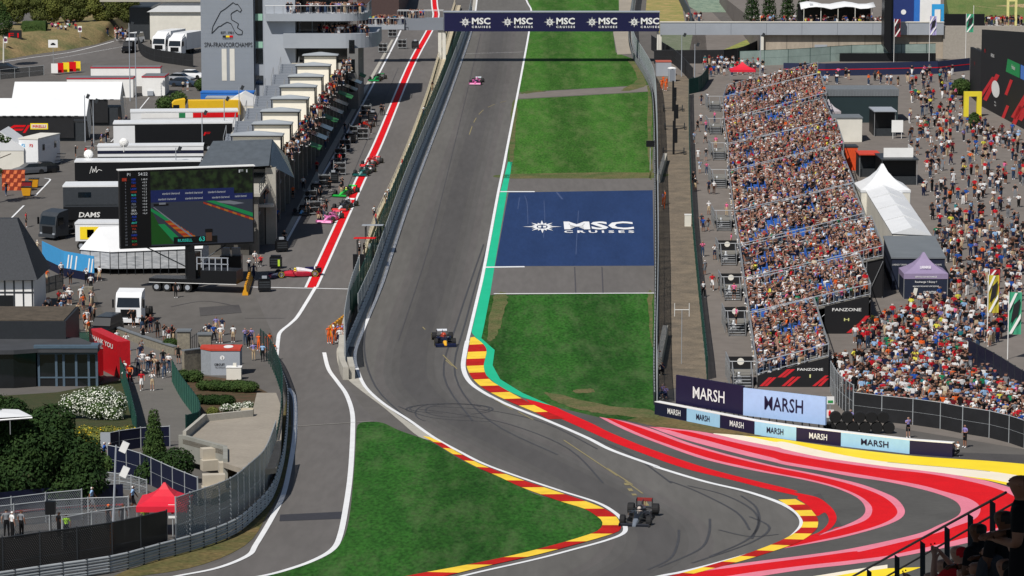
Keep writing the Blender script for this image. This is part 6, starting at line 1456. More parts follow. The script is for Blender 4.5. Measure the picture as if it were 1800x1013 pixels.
mb = MB(); text_mb(mb, 'DAMS', .6, face_M((W * .24, -.05, 1.3), (1, 0, 0), (.15, 0, 1)), 0, width=2.4, bold=.02); mb.build('lettering', M_wh, t)
for i in range(2):
    m = (flat('blue_trailer', '2268b8'), flat('blue_trailer2', '3a7cc8'))[i]
    trailer(('bright blue trailer in front of the tower foot', 'shorter blue trailer with pale roof before the bright blue one')[i], (353, 362)[i], (446, 428)[i], (203, 208)[i], 3, (3.4, 3.0)[i], m, (m, M_lgrey)[i])
t, W = trailer('white office trailer with arched door and dark windows below the tower', 377, 472, 182, 3, 3.6, M_hull, M_hull)
for a in (.22, .72): mb = MB(); mb.cube(W * a, W * a + .9, -.03, 0, 1.1, 2.8); mb.build('door', M_dwin, t)
gable_tent(392, 462, 212, 5, 2.5, 4.0, 'white pitched tent beside the blue trailers', M_tw, M_offw)
def truck(label, px, py, rz, m_cab, m_trl=None, L=7, dep=2.5, m_glass=M_dwin, h=3.7, name='truck'):
    """cab faces local -Y"""
    t = thing(name, label, 'truck', at(px, py), rz)
    mb = MB(); w = 1.25
    mb.xprism([(0, .45), (0, 1.7), (.25, 2.75), (.6, 3.1), (2.1, 3.35), (2.1, .45)], -w, w); mb.build('cab', m_cab, t)
    mb = MB(); mb.add([(-w + .12, -.02, 1.75), (w - .12, -.02, 1.75), (w - .2, .22, 2.65), (-w + .2, .22, 2.65)], [(0, 1, 2, 3)]); mb.build('windscreen', m_glass, t)
    for s in (-1, 1):
        mb = MB(); mb.box(s * (w + .01), .8, 1.75, .04, .9, .8); mb.build('side_window', m_glass, t)
        mb = MB(); mb.box(s * (w + .25), .1, 1.7, .15, .2, .8); mb.build('mirror', M_blackp, t)
        mb = MB(); mb.box(s * .95, -.04, .62, .35, .08, .2); mb.build('headlight', M_lgrey, t)
    mb = MB(); mb.box(0, -.05, .8, 1.5, .06, .75); mb.build('grille', M_blackp, t); mb = MB(); mb.box(0, -.1, .3, 2.45, .25, .35); mb.build('bumper', m_cab, t)
    mb = MB(); mb.box(0, 4.2, .45, 1.0, 6, .4); mb.build('chassis', M_blackp, t)
    for x in (-1.05, 1.05):
        for y in (1.2, 4.6, 5.9):
            mb = MB(); mb.lathe([(.2, -.16), (.5, -.16), (.5, .16), (.2, .16)], 0, 0, 12, axis='X'); mb.build('wheel', M_rubber, t, loc=(x, y, .5))
    if m_trl:
        mb = MB(); mb.cube(-1.27, 1.27, 2.6, 2.6 + L, 1.0, h + .2); mb.build('cargo_box', m_trl, t)
        mb = MB(); mb.xprism([(.6, 3.1), (2.2, h + .1), (2.2, 3.2)], -1.1, 1.1); mb.build('roof_fairing', m_cab, t)
    return t
M_dgp = mat('dark_grey_paint', '3a3e43', .4)
truck('dark grey truck cab coupled to the two deck hospitality trailer', 84, 422, R(-35), M_dgp)
truck('white truck cab parked behind the low stone wall', 226, 572, R(-4), M_hull)
truck('left of two white lorries behind the black screened fence', 279, 95, R(-16), M_hull, M_hull, 7)
truck('right of two white lorries behind the black screened fence', 307, 99, R(-16), M_hull, M_hull, 8)
truck('yellow truck beside the blue trailers', 300, 214, R(-82), flat('truck_yellow', 'e0b41e'), flat('truck_yellow', 'e0b41e'), 7.5, h=2.9)
def carv(label, px, py, rz, m, kind='car', name=None):
    t = thing(name or ('parked_van' if kind == 'van' else 'parked_car'), label, kind, at(px, py), rz)
    hb, hr, L, w = (.95, 1.45, 4.3, .88) if kind == 'car' else (1.15, 1.95, 4.9, .95)
    mb = MB(); k = L / 4.3
    ring = lambda y, wb, z0, z1: [(-wb, y, z0), (wb, y, z0), (wb * 1.0, y, (z0 + z1) / 2), (wb * .93, y, z1), (-wb * .93, y, z1), (-wb, y, (z0 + z1) / 2)]
    fr = .62 if kind == 'car' else .85
    mb.loft([ring(-2.15 * k, w * .85, .35, fr), ring(-2.0 * k, w * .97, .25, fr + .1), ring(-1.0 * k, w, .22, hb), ring(1.6 * k, w, .22, hb), ring(2.1 * k, w * .93, .3, hb - .05)]); mb.build('body', m, t)
    mb = MB(); rf = .82
    f0, f1, b1, b0 = (-1.05, -.3, 1.1, 1.85) if kind == 'car' else (-1.5, -1.0, 2.0, 2.3)
    mb.loft([[(-w * .9, f0, hb), (w * .9, f0, hb), (w * .9, b0, hb), (-w * .9, b0, hb)], [(-w * rf, f1, hr - .05), (w * rf, f1, hr - .05), (w * rf, b1, hr - .05), (-w * rf, b1, hr - .05)]]); mb.build('glasshouse', M_dwin, t)
    mb = MB(); mb.loft([[(-w * rf * 1.02, f1 - .05, hr - .06), (w * rf * 1.02, f1 - .05, hr - .06), (w * rf * 1.02, b1 + .05, hr - .06), (-w * rf * 1.02, b1 + .05, hr - .06)], [(-w * rf * .9, f1 + .1, hr), (w * rf * .9, f1 + .1, hr), (w * rf * .9, b1 - .1, hr), (-w * rf * .9, b1 - .1, hr)]]); mb.build('roof', m, t)
    for x in (-w + .08, w - .08):
        for y in (-1.35 * k, 1.3 * k): mb = MB(); mb.lathe([(.15, -.1), (.33, -.1), (.33, .1), (.15, .1)], 0, 0, 12, axis='X'); mb.build('wheel', M_rubber, t, loc=(x, y, .33))
        mb = MB(); mb.box(x * .85, -2.1 * k, .55, .32, .1, .14); mb.build('headlight', M_lgrey, t)
    return t
M_ck = flat('car_black', '18191c', .3); M_cs = flat('car_silver', '9a9ea4', .3)
carv('white van driving down the paddock road beside the screened fence', 238, 76, R(-15), M_hull, 'van'); carv('black van ahead of the white van on the paddock road', 227, 92, R(-4), M_ck, 'van')
carv('black estate car at the left edge of the paddock', 10, 126, R(80), M_ck); carv('grey car beside the orange checkered board', 52, 306, R(-60), flat('car_grey', '55595f', .3)); carv('black car beyond the grey one by the team trailer', 74, 304, R(-60), M_ck)
carv('silver car nearest the white container', 318, 144, R(70), M_cs); carv('second silver car under the tower trees', 338, 138, R(70), M_hull); carv('dark car parked behind the silver ones', 322, 152, R(80), flat('car_blue', '2c3848', .3))
carv('black minivan with pale headlights below the white truck cab', 188, 590, R(-12), M_ck, 'van')
# white hall and screened curve at the top
t = thing('event_hall', 'large white event hall behind the two white lorries', 'building', at(264, 72)); mb = MB(); mb.cube(0, 13, 0, 22, -1, 5.3); mb.build('wall', M_offw, t)
mb = MB(); mb.yprism([(-.5, 5.3), (6.5, 9), (13.5, 5.3)], -.5, 22); mb.build('roof', M_tw, t)
mb = MB(); mb.cube(-4, -.2, 2, 20, -1, 6); mb.build('dark_side', M_dsteel, t)
mb = MB(); mb.cube(-9, 14, -1, 4, 7.2, 8.6); mb.build('upper_deck', M_conc, t)
fence('screened_fence', 'black screened fence curving round the two white lorries', [(243, 84), (250, 98), (272, 108), (310, 114), (351, 120)], 2.1, M_black, M_dsteel, step=3)
fence('low_fence', 'low metal fence with red and yellow boards at the paddock edge', [(0, 140), (60, 134), (100, 130)], 1.6, M_meshd, M_steel, step=3, n=2)
for i, (c, lb) in enumerate(((M_wh, 'white'), (M_red, 'red'), (M_yel, 'yellow'), (M_red, 'wide red'), (M_yel, 'second yellow'))):
    mb = MB(); mb.box(0, 0, .3, 1.1 if i != 3 else 1.5, .06, 1.6); tag(mb.build('sign_board', c, loc=at(96 + i * 10, 132 - i)), '%s board in the row fixed to the low paddock fence' % lb, 'sign', 'boards on the low paddock fence')
# timbered house
A = at(-30, 560); s2 = sc_px(560); t = thing('timbered_house', 'white timbered house with a steep dark slate roof at the left edge', 'house', A); W = 90 / s2
mb = MB(); mb.cube(0, W, 0, 8, -1, 3.9); mb.build('wall', M_wh, t)
mb = MB()
for x in (W - .12, W - 1.0, W - 1.9, W - 2.8, W - 3.7): mb.cube(x - .07, x + .07, -.04, 0, 0, 3.9)
mb.cube(0, W, -.045, 0, 2.5, 2.65); mb.cube(0, W, -.045, 0, 3.75, 3.95); mb.build('timber', M_dsteel, t)
mb = MB(); mb.cube(W - 4.2, W - 2.0, -.06, -.005, .2, 2.3); mb.build('window', M_dwin, t)
mb = MB(); mb.loft([[(-6, -.7, 3.7), (W + .5, -.7, 3.9), (W + .5, 8.5, 3.9), (-6, 8.5, 3.7)], [(-6, 3.5, 9.4), (W - 2.0, 3.5, 9.4), (W - 2.0, 4.5, 9.4), (-6, 4.5, 9.4)]]); mb.build('roof', mat('slate_dark', '33363b', .75, var=.2, scale=6, bump=.4), t)
# clubhouse: gravel roof block, glazed pavilion
A = at(-60, 680); s2 = sc_px(680); t = thing('clubhouse', 'low glazed clubhouse with flat dark roofs behind the white flowering hedge', 'building', A); X = lambda px: (px + 60) / s2
mb = MB(); mb.cube(0, X(104), 4.6, 13, -1, 4.9); mb.build('wall', mat('fascia_dark', '23272c', .6), t)
mb = MB(); mb.cube(.2, X(104) - .2, 4.8, 12.8, 4.9, 4.96); mb.build('gravel_roof', mat('roof_gravel', '5a5044', .95, col2='40392f', scale=1.5, fine=.3), t)
mb = MB(); mb.cube(X(66), X(170), .3, 4.5, -1, 3.0); mb.build('glazed_wall', M_dwin, t)
mb = MB()
for px in (68, 99, 112, 134, 156, 170): mb.cube(X(px) - .1, X(px) + .1, .2, .32, -.5, 3.0)
mb.cube(X(66), X(171), .19, .31, .7, .8); mb.cube(X(66), X(171), .19, .31, 2.75, 3.0); mb.build('mullion', mat('blue_grey_frame', '4d5f6e', .5), t)
mb = MB(); mb.prism([(X(-60), -1.6), (X(30), -1.3), (X(70), -.4), (X(174), -.4), (X(174), 1.0), (X(125), 5.4), (0, 5.4)], 3.0, 3.35); mb.build('roof', mat('roof_felt', '3d3f43', .9, var=.15, scale=.6), t)
mb = MB(); mb.prism([(X(62), -.45), (X(174.5), -.45), (X(174.5), 1.2), (X(160), 1.2), (X(160), .1), (X(62), .1)], 3.36, 3.6); mb.build('roof_edge', mat('blue_grey_frame', '4d5f6e'), t)
mb = MB(); mb.prism([(0, -1.3), (X(28), -1.0), (X(64), .0), (X(64), 4), (0, 4)], -1, 2.95); mb.build('corner_wall', M_dwin, t)
t = thing('advertising_arch', 'tall red advertising arch with white lettering beside the clubhouse', 'arch', at(158, 655), 0)
c0, c1 = at(158, 640) - at(158, 655), at(208, 665) - at(158, 655)
rz2, L2 = lookat(c0, c1); mb = MB(); d = (c1 - c0).normalized(); nn = Vector((-d.y, d.x, 0)) * 1.1
pts = [c0, c1, c1 + nn, c0 + nn]; mb.loft([[p + Vector((0, 0, -.3)) for p in pts], [p + Vector((0, 0, 3.2)) for p in pts]]); mb.build('panel', mat('sign_red', 'b8141f', .5), t)
mb = MB(); text_mb(mb, 'THANK YOU', .45, face_M(c0 + (c1 - c0) * .45 + Vector((0, 0, 2.35)) - nn * .03, c1 - c0, (0, 0, 1)), 0, width=L2 * .8, bold=.02); mb.build('lettering', M_wh, t)
# stone walls, gate
M_stone = mat('rubble_stone', '6f6a60', .9, col2='8d8676', scale=3.5, fine=.2, bump=.6)
def wall(label, px, h, th, m, cap=True, name='stone_wall', z0=0):
    P = path3(px, 1.5, 0, 2); t = thing(name, label, 'wall', P[0]); Q = [p - P[0] for p in P]
    mb = MB(); ribbon_wall(mb, Q, -.3, h, th); mb.build('masonry', m, t)
    if cap: mb = MB(); ribbon_wall(mb, Q, h, h + .09, th + .12); mb.build('coping', M_tg, t)
    return t
wall('low rubble stone wall along the upper edge of the path', [(207, 590), (240, 602), (300, 622), (322, 628)], .75, .35, M_stone)
wall('rubble stone wall behind the grey generator container', [(322, 655), (360, 650), (412, 642)], 1.9, .35, M_stone)
for x, y, lb in ((324, 626, 'left stone gate pillar'), (361, 622, 'right stone gate pillar')):
    t = thing('gate_pillar', lb + ' with a flat grey cap', 'pillar', at(x, y)); mb = MB(); mb.box(0, 0, -.3, 1.15, 1.0, 2.6 if x < 350 else 2.1); mb.build('shaft', M_stone, t); mb = MB(); mb.box(0, 0, 2.3 if x < 350 else 1.8, 1.35, 1.2, .14); mb.build('cap', M_tg, t)
t = thing('iron_gate', 'dark wrought iron gate leaning open between the stone pillars', 'gate', at(335, 622), R(25)); mb = MB()
for i in range(9): mb.tube((i * .2, 0, 0), (i * .2, 0, 1.5 + i * .13), .025, n=4)
mb.tube((0, 0, .1), (1.6, 0, .1), .03); mb.tube((0, 0, 1.4), (1.6, 0, 2.4), .03); mb.build('bars', M_dsteel, t)
mb = MB(); mb.box(-1.2, -2.2, 0, .9, .9, 1.8); tag(mb.build('stone_pier', M_stone, loc=at(182, 530)), 'short stone pier behind the white truck cab', 'pillar')
# generator container and small cabinet
t, W = block('generator_container', 'container', 'grey container with a red roof and round white number discs above the hedge', 371, 422, 660, 2.2, 2.15, M_lgrey, rz=R(0))
mb = MB(); mb.loft([[(-.95, .9, -.3), (0, 0, -.3), (0, 0, 2.15), (-.95, .9, 2.15)], [(-.9, 2.2, -.3), (.02, 2.2, -.3), (.02, 2.2, 2.15), (-.9, 2.2, 2.15)]]); mb.build('side_panel', mat('container_side', '8a9096', .6), t)
mb = MB(); mb.prism([(-1.0, .9), (-.02, -.06), (W + .06, -.06), (W + .06, 2.3), (-1.0, 2.3)], 2.16, 2.34); rf = mb.build('roof', mat('container_red', 'b8402e', .6), t)
mb = MB(); mb.add([(1.45 + .42 * math.cos(a * math.pi / 8), 1.1 + .8 * math.sin(a * math.pi / 8), 2.36) for a in range(16)], [tuple(range(16))]); mb.build('emblem', M_wh, rf)
mb = MB(); mb.add([(1.0 + .2 * math.cos(a * math.pi / 8), -.02, 1.55 + .2 * math.sin(a * math.pi / 8)) for a in range(16)], [tuple(range(16))]); ds = mb.build('number_disc', M_wh, t)
mb = MB(); text_mb(mb, '2', .22, face_M((1.0, -.03, 1.44), (1, 0, 0), (0, 0, 1)), 0); mb.build('lettering', M_fz, ds)
mb = MB(); text_mb(mb, 'CIRCUIT', .22, face_M((.75, -.03, .85), (1, 0, 0), (0, 0, 1)), 0, width=.9, bold=.02); text_mb(mb, 'TECHNIQUE', .14, face_M((.8, -.03, .62), (1, 0, 0), (0, 0, 1)), 0, width=.9); mb.build('lettering', M_fz, t)
t, W = block('electric_cabinet', 'cabinet', 'small cream cabinet leaning against the grey generator container', 398, 424, 668, .9, 1.05, M_offw)
mb = MB(); mb.box(W * .55, .4, 1.05, .3, .3, .35); mb.build('vent', M_offw, t); mb = MB(); mb.cube(-.04, W + .04, -.04, .94, 1.05, 1.1); mb.build('lid', M_wh, t)
# video screen on its trailer
SP = at(246, 512); s2 = sc_px(512); t = thing('video_screen', 'big video screen showing timing and a racing car, raised on a mast', 'screen', at(213, 512), 0); Wv = 230 / s2; Hz = 4.35
rot = R(3.2); t.rotation_euler = (0, 0, 0)
dr = Vector((1, .28, .006)).normalized(); up = Vector((0, 0, 1)); nv = dr.cross(up).normalized()
Wt = Wv / dr.x; Hv = 8.05
def sp(a, b, o=0.0): return dr * (a * Wt) + Vector((0, 0, Hz + b * Hv)) + nv * o
def quad(mb, a0, b0, a1, b1, o, mi=0): mb.add([sp(a0, b0, o), sp(a1, b0, o), sp(a1, b1, o), sp(a0, b1, o)], [(0, 1, 2, 3)], mi)
mb = MB(); mb.loft([[sp(0, 0, 0), sp(1, 0, 0), sp(1, 1, 0), sp(0, 1, 0)], [sp(0, 0, -.8), sp(1, 0, -.8), sp(1, 1, -.8), sp(0, 1, -.8)]]); hs = mb.build('housing', M_blackp, t)
mb = MB(); mb.loft([[sp(-.01, 1.0, .1), sp(1.01, 1.0, .1), sp(1.01, 1.012, .1), sp(-.01, 1.012, .1)], [sp(-.01, 1.0, -.9), sp(1.01, 1.0, -.9), sp(1.01, 1.012, -.9), sp(-.01, 1.012, -.9)]]); mb.build('top_frame', M_wh, t)
def scr(name, c, e=.9):
    m = mat('screen_' + name, c, .4, var=0); b = m.node_tree.nodes['Principled BSDF']; b.inputs['Emission Color'].default_value = (*lin(c), 1); b.inputs['Emission Strength'].default_value = e * .2; b.inputs['Base Color'].default_value = tuple(x * .4 for x in lin(c)) + (1,); return m
sm_ = [scr('black', '08090c'), scr('trees', '1c2a10', .8), scr('banner', '1c2a66'), scr('track', '3c4250'), scr('green', '1c9a58'), scr('grass', '1d5a1c'), scr('orange', 'c8782a'), scr('red', 'b83a20'), scr('pale', '8a8f9a'), scr('white', 'd8dce0', 1.2), scr('cyan', '3ad8c8', 1.2), scr('blue', '2a50d0'), scr('skin', '6a4a3a')]
tn = sm_[1].node_tree; nz = tn.nodes.new('ShaderNodeTexNoise'); nz.inputs['Scale'].default_value = 1.6; nz.inputs['Detail'].default_value = 6; rp = tn.nodes.new('ShaderNodeValToRGB'); rp.color_ramp.elements[0].color = (.002, .004, .002, 1); rp.color_ramp.elements[1].color = (.014, .028, .008, 1); rp.color_ramp.elements[0].position = .4; rp.color_ramp.elements[1].position = .62
tc_ = tn.nodes.new('ShaderNodeTexCoord'); tn.links.new(tc_.outputs['Object'], nz.inputs['Vector']); tn.links.new(nz.outputs[0], rp.inputs[0]); b_ = tn.nodes['Principled BSDF']; tn.links.new(rp.outputs[0], b_.inputs['Emission Color']); tn.links.new(rp.outputs[0], b_.inputs['Base Color'])
mb = MB(); S = .23
quad(mb, .01, .01, .99, .99, .01, 0); quad(mb, S, .66, .99, .975, .02, 1); quad(mb, S, .58, .99, .66, .025, 2); quad(mb, S, .645, .85, .735, .03, 2); quad(mb, S, .025, .99, .58, .02, 3)
mb.add([sp(S, .04, .03), sp(.4, .04, .03), sp(.28, .32, .03), sp(S, .49, .03)], [(0, 1, 2, 3)], 5)
mb.add([sp(S, .51, .035), sp(S, .47, .035), sp(.355, .32, .035), sp(.37, .36, .035)], [(0, 1, 2, 3)], 4); mb.add([sp(.28, .3, .04), sp(.33, .3, .04), sp(.44, .11, .04), sp(.41, .04, .04)], [(0, 1, 2, 3)], 4)
for q in range(8):
    a = .33 + q * .0185; y = .34 - q * .028; mb.add([sp(a, y, .045), sp(a + .055 + q * .005, y, .045), sp(a + .068 + q * .005, y - .028, .045), sp(a + .015, y - .028, .045)], [(3, 2, 1, 0)], 6 if q % 2 else 7)
mb.add([sp(.245, .52, .05), sp(.255, .52, .05), sp(.565, .09, .05), (sp(.545, .09, .05))], [(3, 2, 1, 0)], 8)
mb.add([sp(.64, .575, .035), sp(.7, .575, .035), sp(.99, .4, .035), sp(.99, .35, .035)], [(3, 2, 1, 0)], 4)
for q in range(12):
    a = .62 + q * .031; y = .565 - q * .0195; mb.add([sp(a, y, .04), sp(a + .031, y - .0195, .04), sp(a + .031, y - .045, .04), sp(a, y - .018 - q * .001, .04)], [(3, 2, 1, 0)], 6 if q % 2 else 7)
mb.add([sp(.68, .565, .03), sp(.82, .57, .03), sp(.93, .53, .03), sp(.85, .515, .03)], [(3, 2, 1, 0)], 8)
quad(mb, .25, .535, .36, .56, .05, 0); quad(mb, .29, .55, .34, .575, .055, 8); quad(mb, .395, .04, .72, .125, .06, 0); quad(mb, .635, .06, .68, .2, .07, 12); quad(mb, .63, .17, .685, .215, .075, 0)
quad(mb, .02, .865, .055, .905, .03, 7)
fm = lambda a, b: face_M(sp(a, b, .03), dr, (0, 0, 1))
text_mb(mb, 'P1', .3, fm(.07, .93), 9, bold=.01); text_mb(mb, '54:22', .32, fm(.175, .93), 9, bold=.01)
codes = [('VER', 11), ('TSU', 11), ('LEC', 7), ('LAW', 11), ('HAM', 7), ('RUS', 10), ('GAS', 11), ('COL', 11), ('PER', 8), ('BOT', 8), ('BEA', 9), ('OCO', 9), ('ALB', 11), ('SAI', 11), ('ANT', 10), ('NOR', 7), ('PIA', 7), ('STR', 8), ('HAD', 11), ('HUL', 7), ('BOR', 4), ('ALO', 7)]
for i, (cdd, mi) in enumerate(codes):
    y = .87 - i * .0395; text_mb(mb, str(i + 1), .17, fm(.045, y), 8); text_mb(mb, cdd, .2, fm(.105, y), mi, bold=.015)
    if i < 12: text_mb(mb, ('1:48.9', '+0.3', '+0.9', '+1.2', '+1.5', '+1.7', '+2.5', '+3.8', '+4.0', '+4.9', '+5.0', '+6.4')[i], .19, fm(.185, y), 9)
for i in range(4): text_mb(mb, 'standard chartered', .22, fm(.38 + i * .17 if i < 3 else .9, .675 if i < 3 else .61), 9, width=1.8 if i < 3 else 1.2)
for i in range(3): text_mb(mb, 'standard chartered', .22, fm(.35 + i * .2, .605), 9, width=1.8)
text_mb(mb, 'RUSSELL', .3, face_M(sp(.48, .062, .07), dr, (0, 0, 1)), 10, bold=.015); text_mb(mb, '63', .5, face_M(sp(.605, .06, .08), dr, (0, 0, 1)), 10, bold=.02); text_mb(mb, 'F1', .3, fm(.92, .925), 9, width=.9)
mb.build('picture', sm_, hs)
mb = MB(); q = sp(.52, 0, -.4); mb.box(q.x, q.y, 1.2, .9, .8, q.z - 1.0); mb.build('mast', M_blackp, t)
mb = MB()
for a in (.2, .8): q = sp(a, 0, -.5); mb.tube(q, (sp(.52, 0, -.4).x, sp(.52, 0, -.4).y, 2.0), .07)
mb.build('brace', M_dsteel, t)
A = at(262, 512); t = thing('flatbed_trailer', 'long black flatbed trailer with racks and wheels under the video screen', 'trailer', A, R(-11)); Wl = 9.3
mb = MB(); mb.cube(0, Wl, 0, 2.5, .95, 1.35); mb.cube(Wl - 3.8, Wl, 0, 2.5, 1.35, 2.3); mb.build('bed', M_blackp, t)
mb = MB(); mb.cube(0, Wl, -.03, 0, .92, .97); mb.build('side_stripe', M_wh, t)
mb = MB()
for i in range(6): mb.cube(Wl - 4.3 + i * .65, Wl - 4.2 + i * .65, .3, .38, 2.3, 3.6)
mb.cube(Wl - 4.3, Wl - .9, .3, .38, 2.9, 2.98); mb.cube(Wl - 4.3, Wl - .9, .3, .38, 3.55, 3.63); mb.build('rack', M_lgrey, t)
mb = MB(); mb.cube(Wl - 5.2, Wl - 4.4, .3, 2.2, 1.35, 4.0); mb.build('cabinet', M_blackp, t)
wheels(t, [.8, 1.9, 3.0, 4.1], .15, 2.35, .48)
t, W = block('generator', 'generator', 'black generator box right of the flatbed trailer', 387, 424, 487, 2.0, 2.2, M_blackp)
mb = MB(); mb.box(.6, .5, 2.2, .9, .1, 1.0, rx=R(25)); mb.box(1.7, .5, 2.2, .9, .1, 1.0, rx=R(25)); mb.build('open_lid', M_lgrey, t)
# white marquee behind the screen
A = at(140, 480); t = thing('marquee', 'white marquee with striped side panels below the video screen', 'tent', A); W = at(358, 480).x - A.x
mb = MB(); mb.add([(0, 0, 2.5), (3.4, -1.3, 2.4), (3.6, -1.3, 2.4), (W, -.6, 2.7), (W, 7, 2.7), (0, 7, 2.5), (1.9, 1.8, 4.7), (W, 3, 4.9)], [(0, 1, 6), (1, 2, 3, 7, 6), (0, 6, 5), (5, 6, 7, 4), (3, 4, 7)]); mb.build('roof', M_tw, t)
mb = MB(); mb.loft([[(.1, .1, .6), (3.4, -1.2, .6), (W - .1, -.5, .6), (W - .1, 6.9, .6), (.1, 6.9, .6)], [(.1, .1, 2.49), (3.4, -1.2, 2.39), (W - .1, -.5, 2.69), (W - .1, 6.9, 2.69), (.1, 6.9, 2.49)]]); mb.build('side_panel', mat('striped_panel', 'c9ccd0', .6, col2='8d9298', scale=.9, stretch=(1, 1, 6)), t)
mb = MB()
for i in range(12): f = i / 11; mb.tube((3.4 + (W - 3.5) * f, -1.22 + .7 * f, -.2), (3.4 + (W - 3.5) * f, -1.22 + .7 * f, 2.5), .035, n=4)
for i in range(4): f = i / 3; mb.tube((.1 + 3.3 * f, .08 - 1.3 * f, -.2), (.1 + 3.3 * f, .08 - 1.3 * f, 2.45), .035, n=4)
mb.build('frame', M_dsteel, t)
t, W = trailer('small white and yellow trailer between the truck and the marquee', 133, 215, 440, 3, 3.0, M_hull, M_hull, stripe=((.1, .5, 1.2, 2.6, M_yel), (.25, .4, 1.4, 2.3, M_navyb)))
# blue banner fence
P = [at(75, 468), at(112, 486), at(168, 496)]; t = thing('banner_fence', 'sky blue banner fence with white lettering beside the white marquee', 'fence', P[0]); Q = [p - P[0] for p in P]
mb = MB(); ribbon_wall(mb, resample(Q, .8), .9, 2.7, .06); mb.build('banner', flat('banner_sky_blue', '3d94cc', .6), t)
mb = MB(); ribbon_wall(mb, resample(Q, .8), -.2, .88, .05); mb.build('lower_panel', M_navyb, t)
for i, (s, f) in enumerate((('F3 F2', .25), ('F2', .7))):
    mb = MB(); a, b = Q[0], Q[1]; text_mb(mb, s, .55, face_M(a.lerp(b, f) + Vector((.04, -.08, 1.7)), b - a, (0, 0, 1)), 0, bold=.02); mb.build('lettering', M_wh, t)
mb = MB(); a, b = Q[1], Q[2]
for f in (.1, .2, .35, .75, .85): c = a.lerp(b, f) + Vector((0, -.06, 0)); d = (b - a).normalized(); mb.add([c + Vector((0, 0, .95)), c + d * .2 + Vector((0, 0, .95)), c + d * .5 + Vector((0, 0, 2.4)), c + d * .3 + Vector((0, 0, 2.4))], [(0, 1, 2, 3)])
mb.build('white_slash', M_wh, t)
# orange checkered board, bins
t = sign_board(24, 335, 2.9, 2.6, .0, 'orange and dark checkered board at the left edge of the paddock', mat('checker_base', '8a3018'), 'board', post=False, name='checkered_board'); mb = MB()
for i in range(6):
    for j in range(5):
        if (i + j) % 2: mb.add([(-1.45 + i * .48, -.03, j * .52), (-1.45 + i * .48 + .4, -.03, j * .52), (-1.45 + i * .48 + .55, -.03, j * .52 + .45), (-1.3 + i * .48, -.03, j * .52 + .45)], [(0, 1, 2, 3)])
mb.build('check', mat('checker_orange', 'e07848'), t)
for x, y, m, lb in ((48, 335, flat('bin_red', '8a2028'), 'dark red container bin beside the checkered board'), (60, 330, M_yb, 'yellow bin right of the dark red bin'), (47, 345, M_yb, 'yellow plastic barrier standing alone in front of the bins')):
    t = thing('waste_bin', lb, 'bin', at(x, y)); mb = MB(); mb.loft([[(-.45, -.4, .1), (.45, -.4, .1), (.45, .4, .1), (-.45, .4, .1)], [(-.6, -.5, 1.1), (.6, -.5, 1.1), (.6, .5, 1.1), (-.6, .5, 1.1)]]); mb.build('body', m, t); mb = MB(); mb.box(0, 0, 1.1, 1.25, 1.05, .1); mb.build('lid', M_blackp, t)
# light poles and sign posts
def pole(px, py, h, label, heads=1, m=M_lgrey, base=None, lean=0):
    t = thing('lamp_post', label, 'lamp post', at(px, py)); mb = MB(); mb.tube((0, 0, -.2), (lean, 0, h), .09, n=6, r2=.05); mb.build('pole', m, t)
    for i in range(heads): mb = MB(); mb.box(lean + .35 * (1 if i % 2 == 0 else 1), 0, h - .9 - i * 1.5 + .5, .42, .25, .62, ry=R(25)); mb.build('lamp_head', M_wh if base else M_dsteel, t)
    if base: mb = MB(); mb.tube((0, 0, -.2), (.02, 0, 1.7), .12, n=8); mb.build('orange_base', mat('post_orange', 'b8661c', .6), t)
    return t
pole(197, 968, 6.4, 'pole with two square white lamps and an orange base behind the guardrail', 2, base=1, lean=.35)
for x, y, h, lb in ((229, 178, 12, 'tall thin lamp post rising beside the containers'), (240, 212, 13, 'tall thin lamp post just right of the container post'), (150, 250, 6.5, 'thin lamp post in front of the red logo tent'), (165, 252, 6, 'thin mast right of the tent lamp post'), (356, 275, 6, 'thin mast before the black race trailer'), (421, 240, 7, 'lamp post by the terrace steps with a dark lamp'), (460, 175, 8, 'lamp post beside the office trailer'), (395, 262, 7, 'thin post between the motorhome and the slate roof'), (310, 330, 5, 'short floodlight post rising above the signature trailer'), (1221, 148, 6.5, 'thin white lamp post at the top of the walkway'), (1336, 135, 7, 'lamp post between the red tent and the concrete wall'), (1198, 135, 7, 'lamp post behind the portable toilet')): pole(x, y, h, lb, 1)
t = sign_board(94, 118, 1.6, 1.3, 3.3, 'white parking sign with a black car symbol on a pole', M_wh); mb = MB(); mb.box(0, -.06, 3.75, .8, .03, .2); mb.box(0, -.06, 3.95, .45, .03, .15); mb.build('pictogram', M_blackp, t)
for x, y, lb in ((141, 80, 'round blue and red sign on a white board beside the hill'), (10, 100, 'small round no stopping sign at the left edge')):
    t = sign_board(x, y, .7, 1.1, 2.4, lb, M_wh); mb = MB(); mb.add([(.32 * math.cos(a * math.pi / 8), -.04, 2.95 + .32 * math.sin(a * math.pi / 8)) for a in range(16)], [tuple(range(16))]); mb.build('roundel', mat('roundel', '5a1c4a'), t)
# satellite dishes
for x, y, h, lb in ((218, 300, 3.0, 'white satellite dish above the black race trailer nose'), (156, 325, 3.2, 'white satellite dish on the signature trailer')):
    mb = MB(); mb.lathe([(0, .1), (.3, .12), (.55, .25), (.62, .4)], 0, 0, 12, axis='Y', cz=h + .6); mb.tube((0, .1, h - .6), (0, .1, h + .6), .06); tag(mb.build('satellite_dish', M_wh, loc=at(x, y)), lb, 'satellite dish')
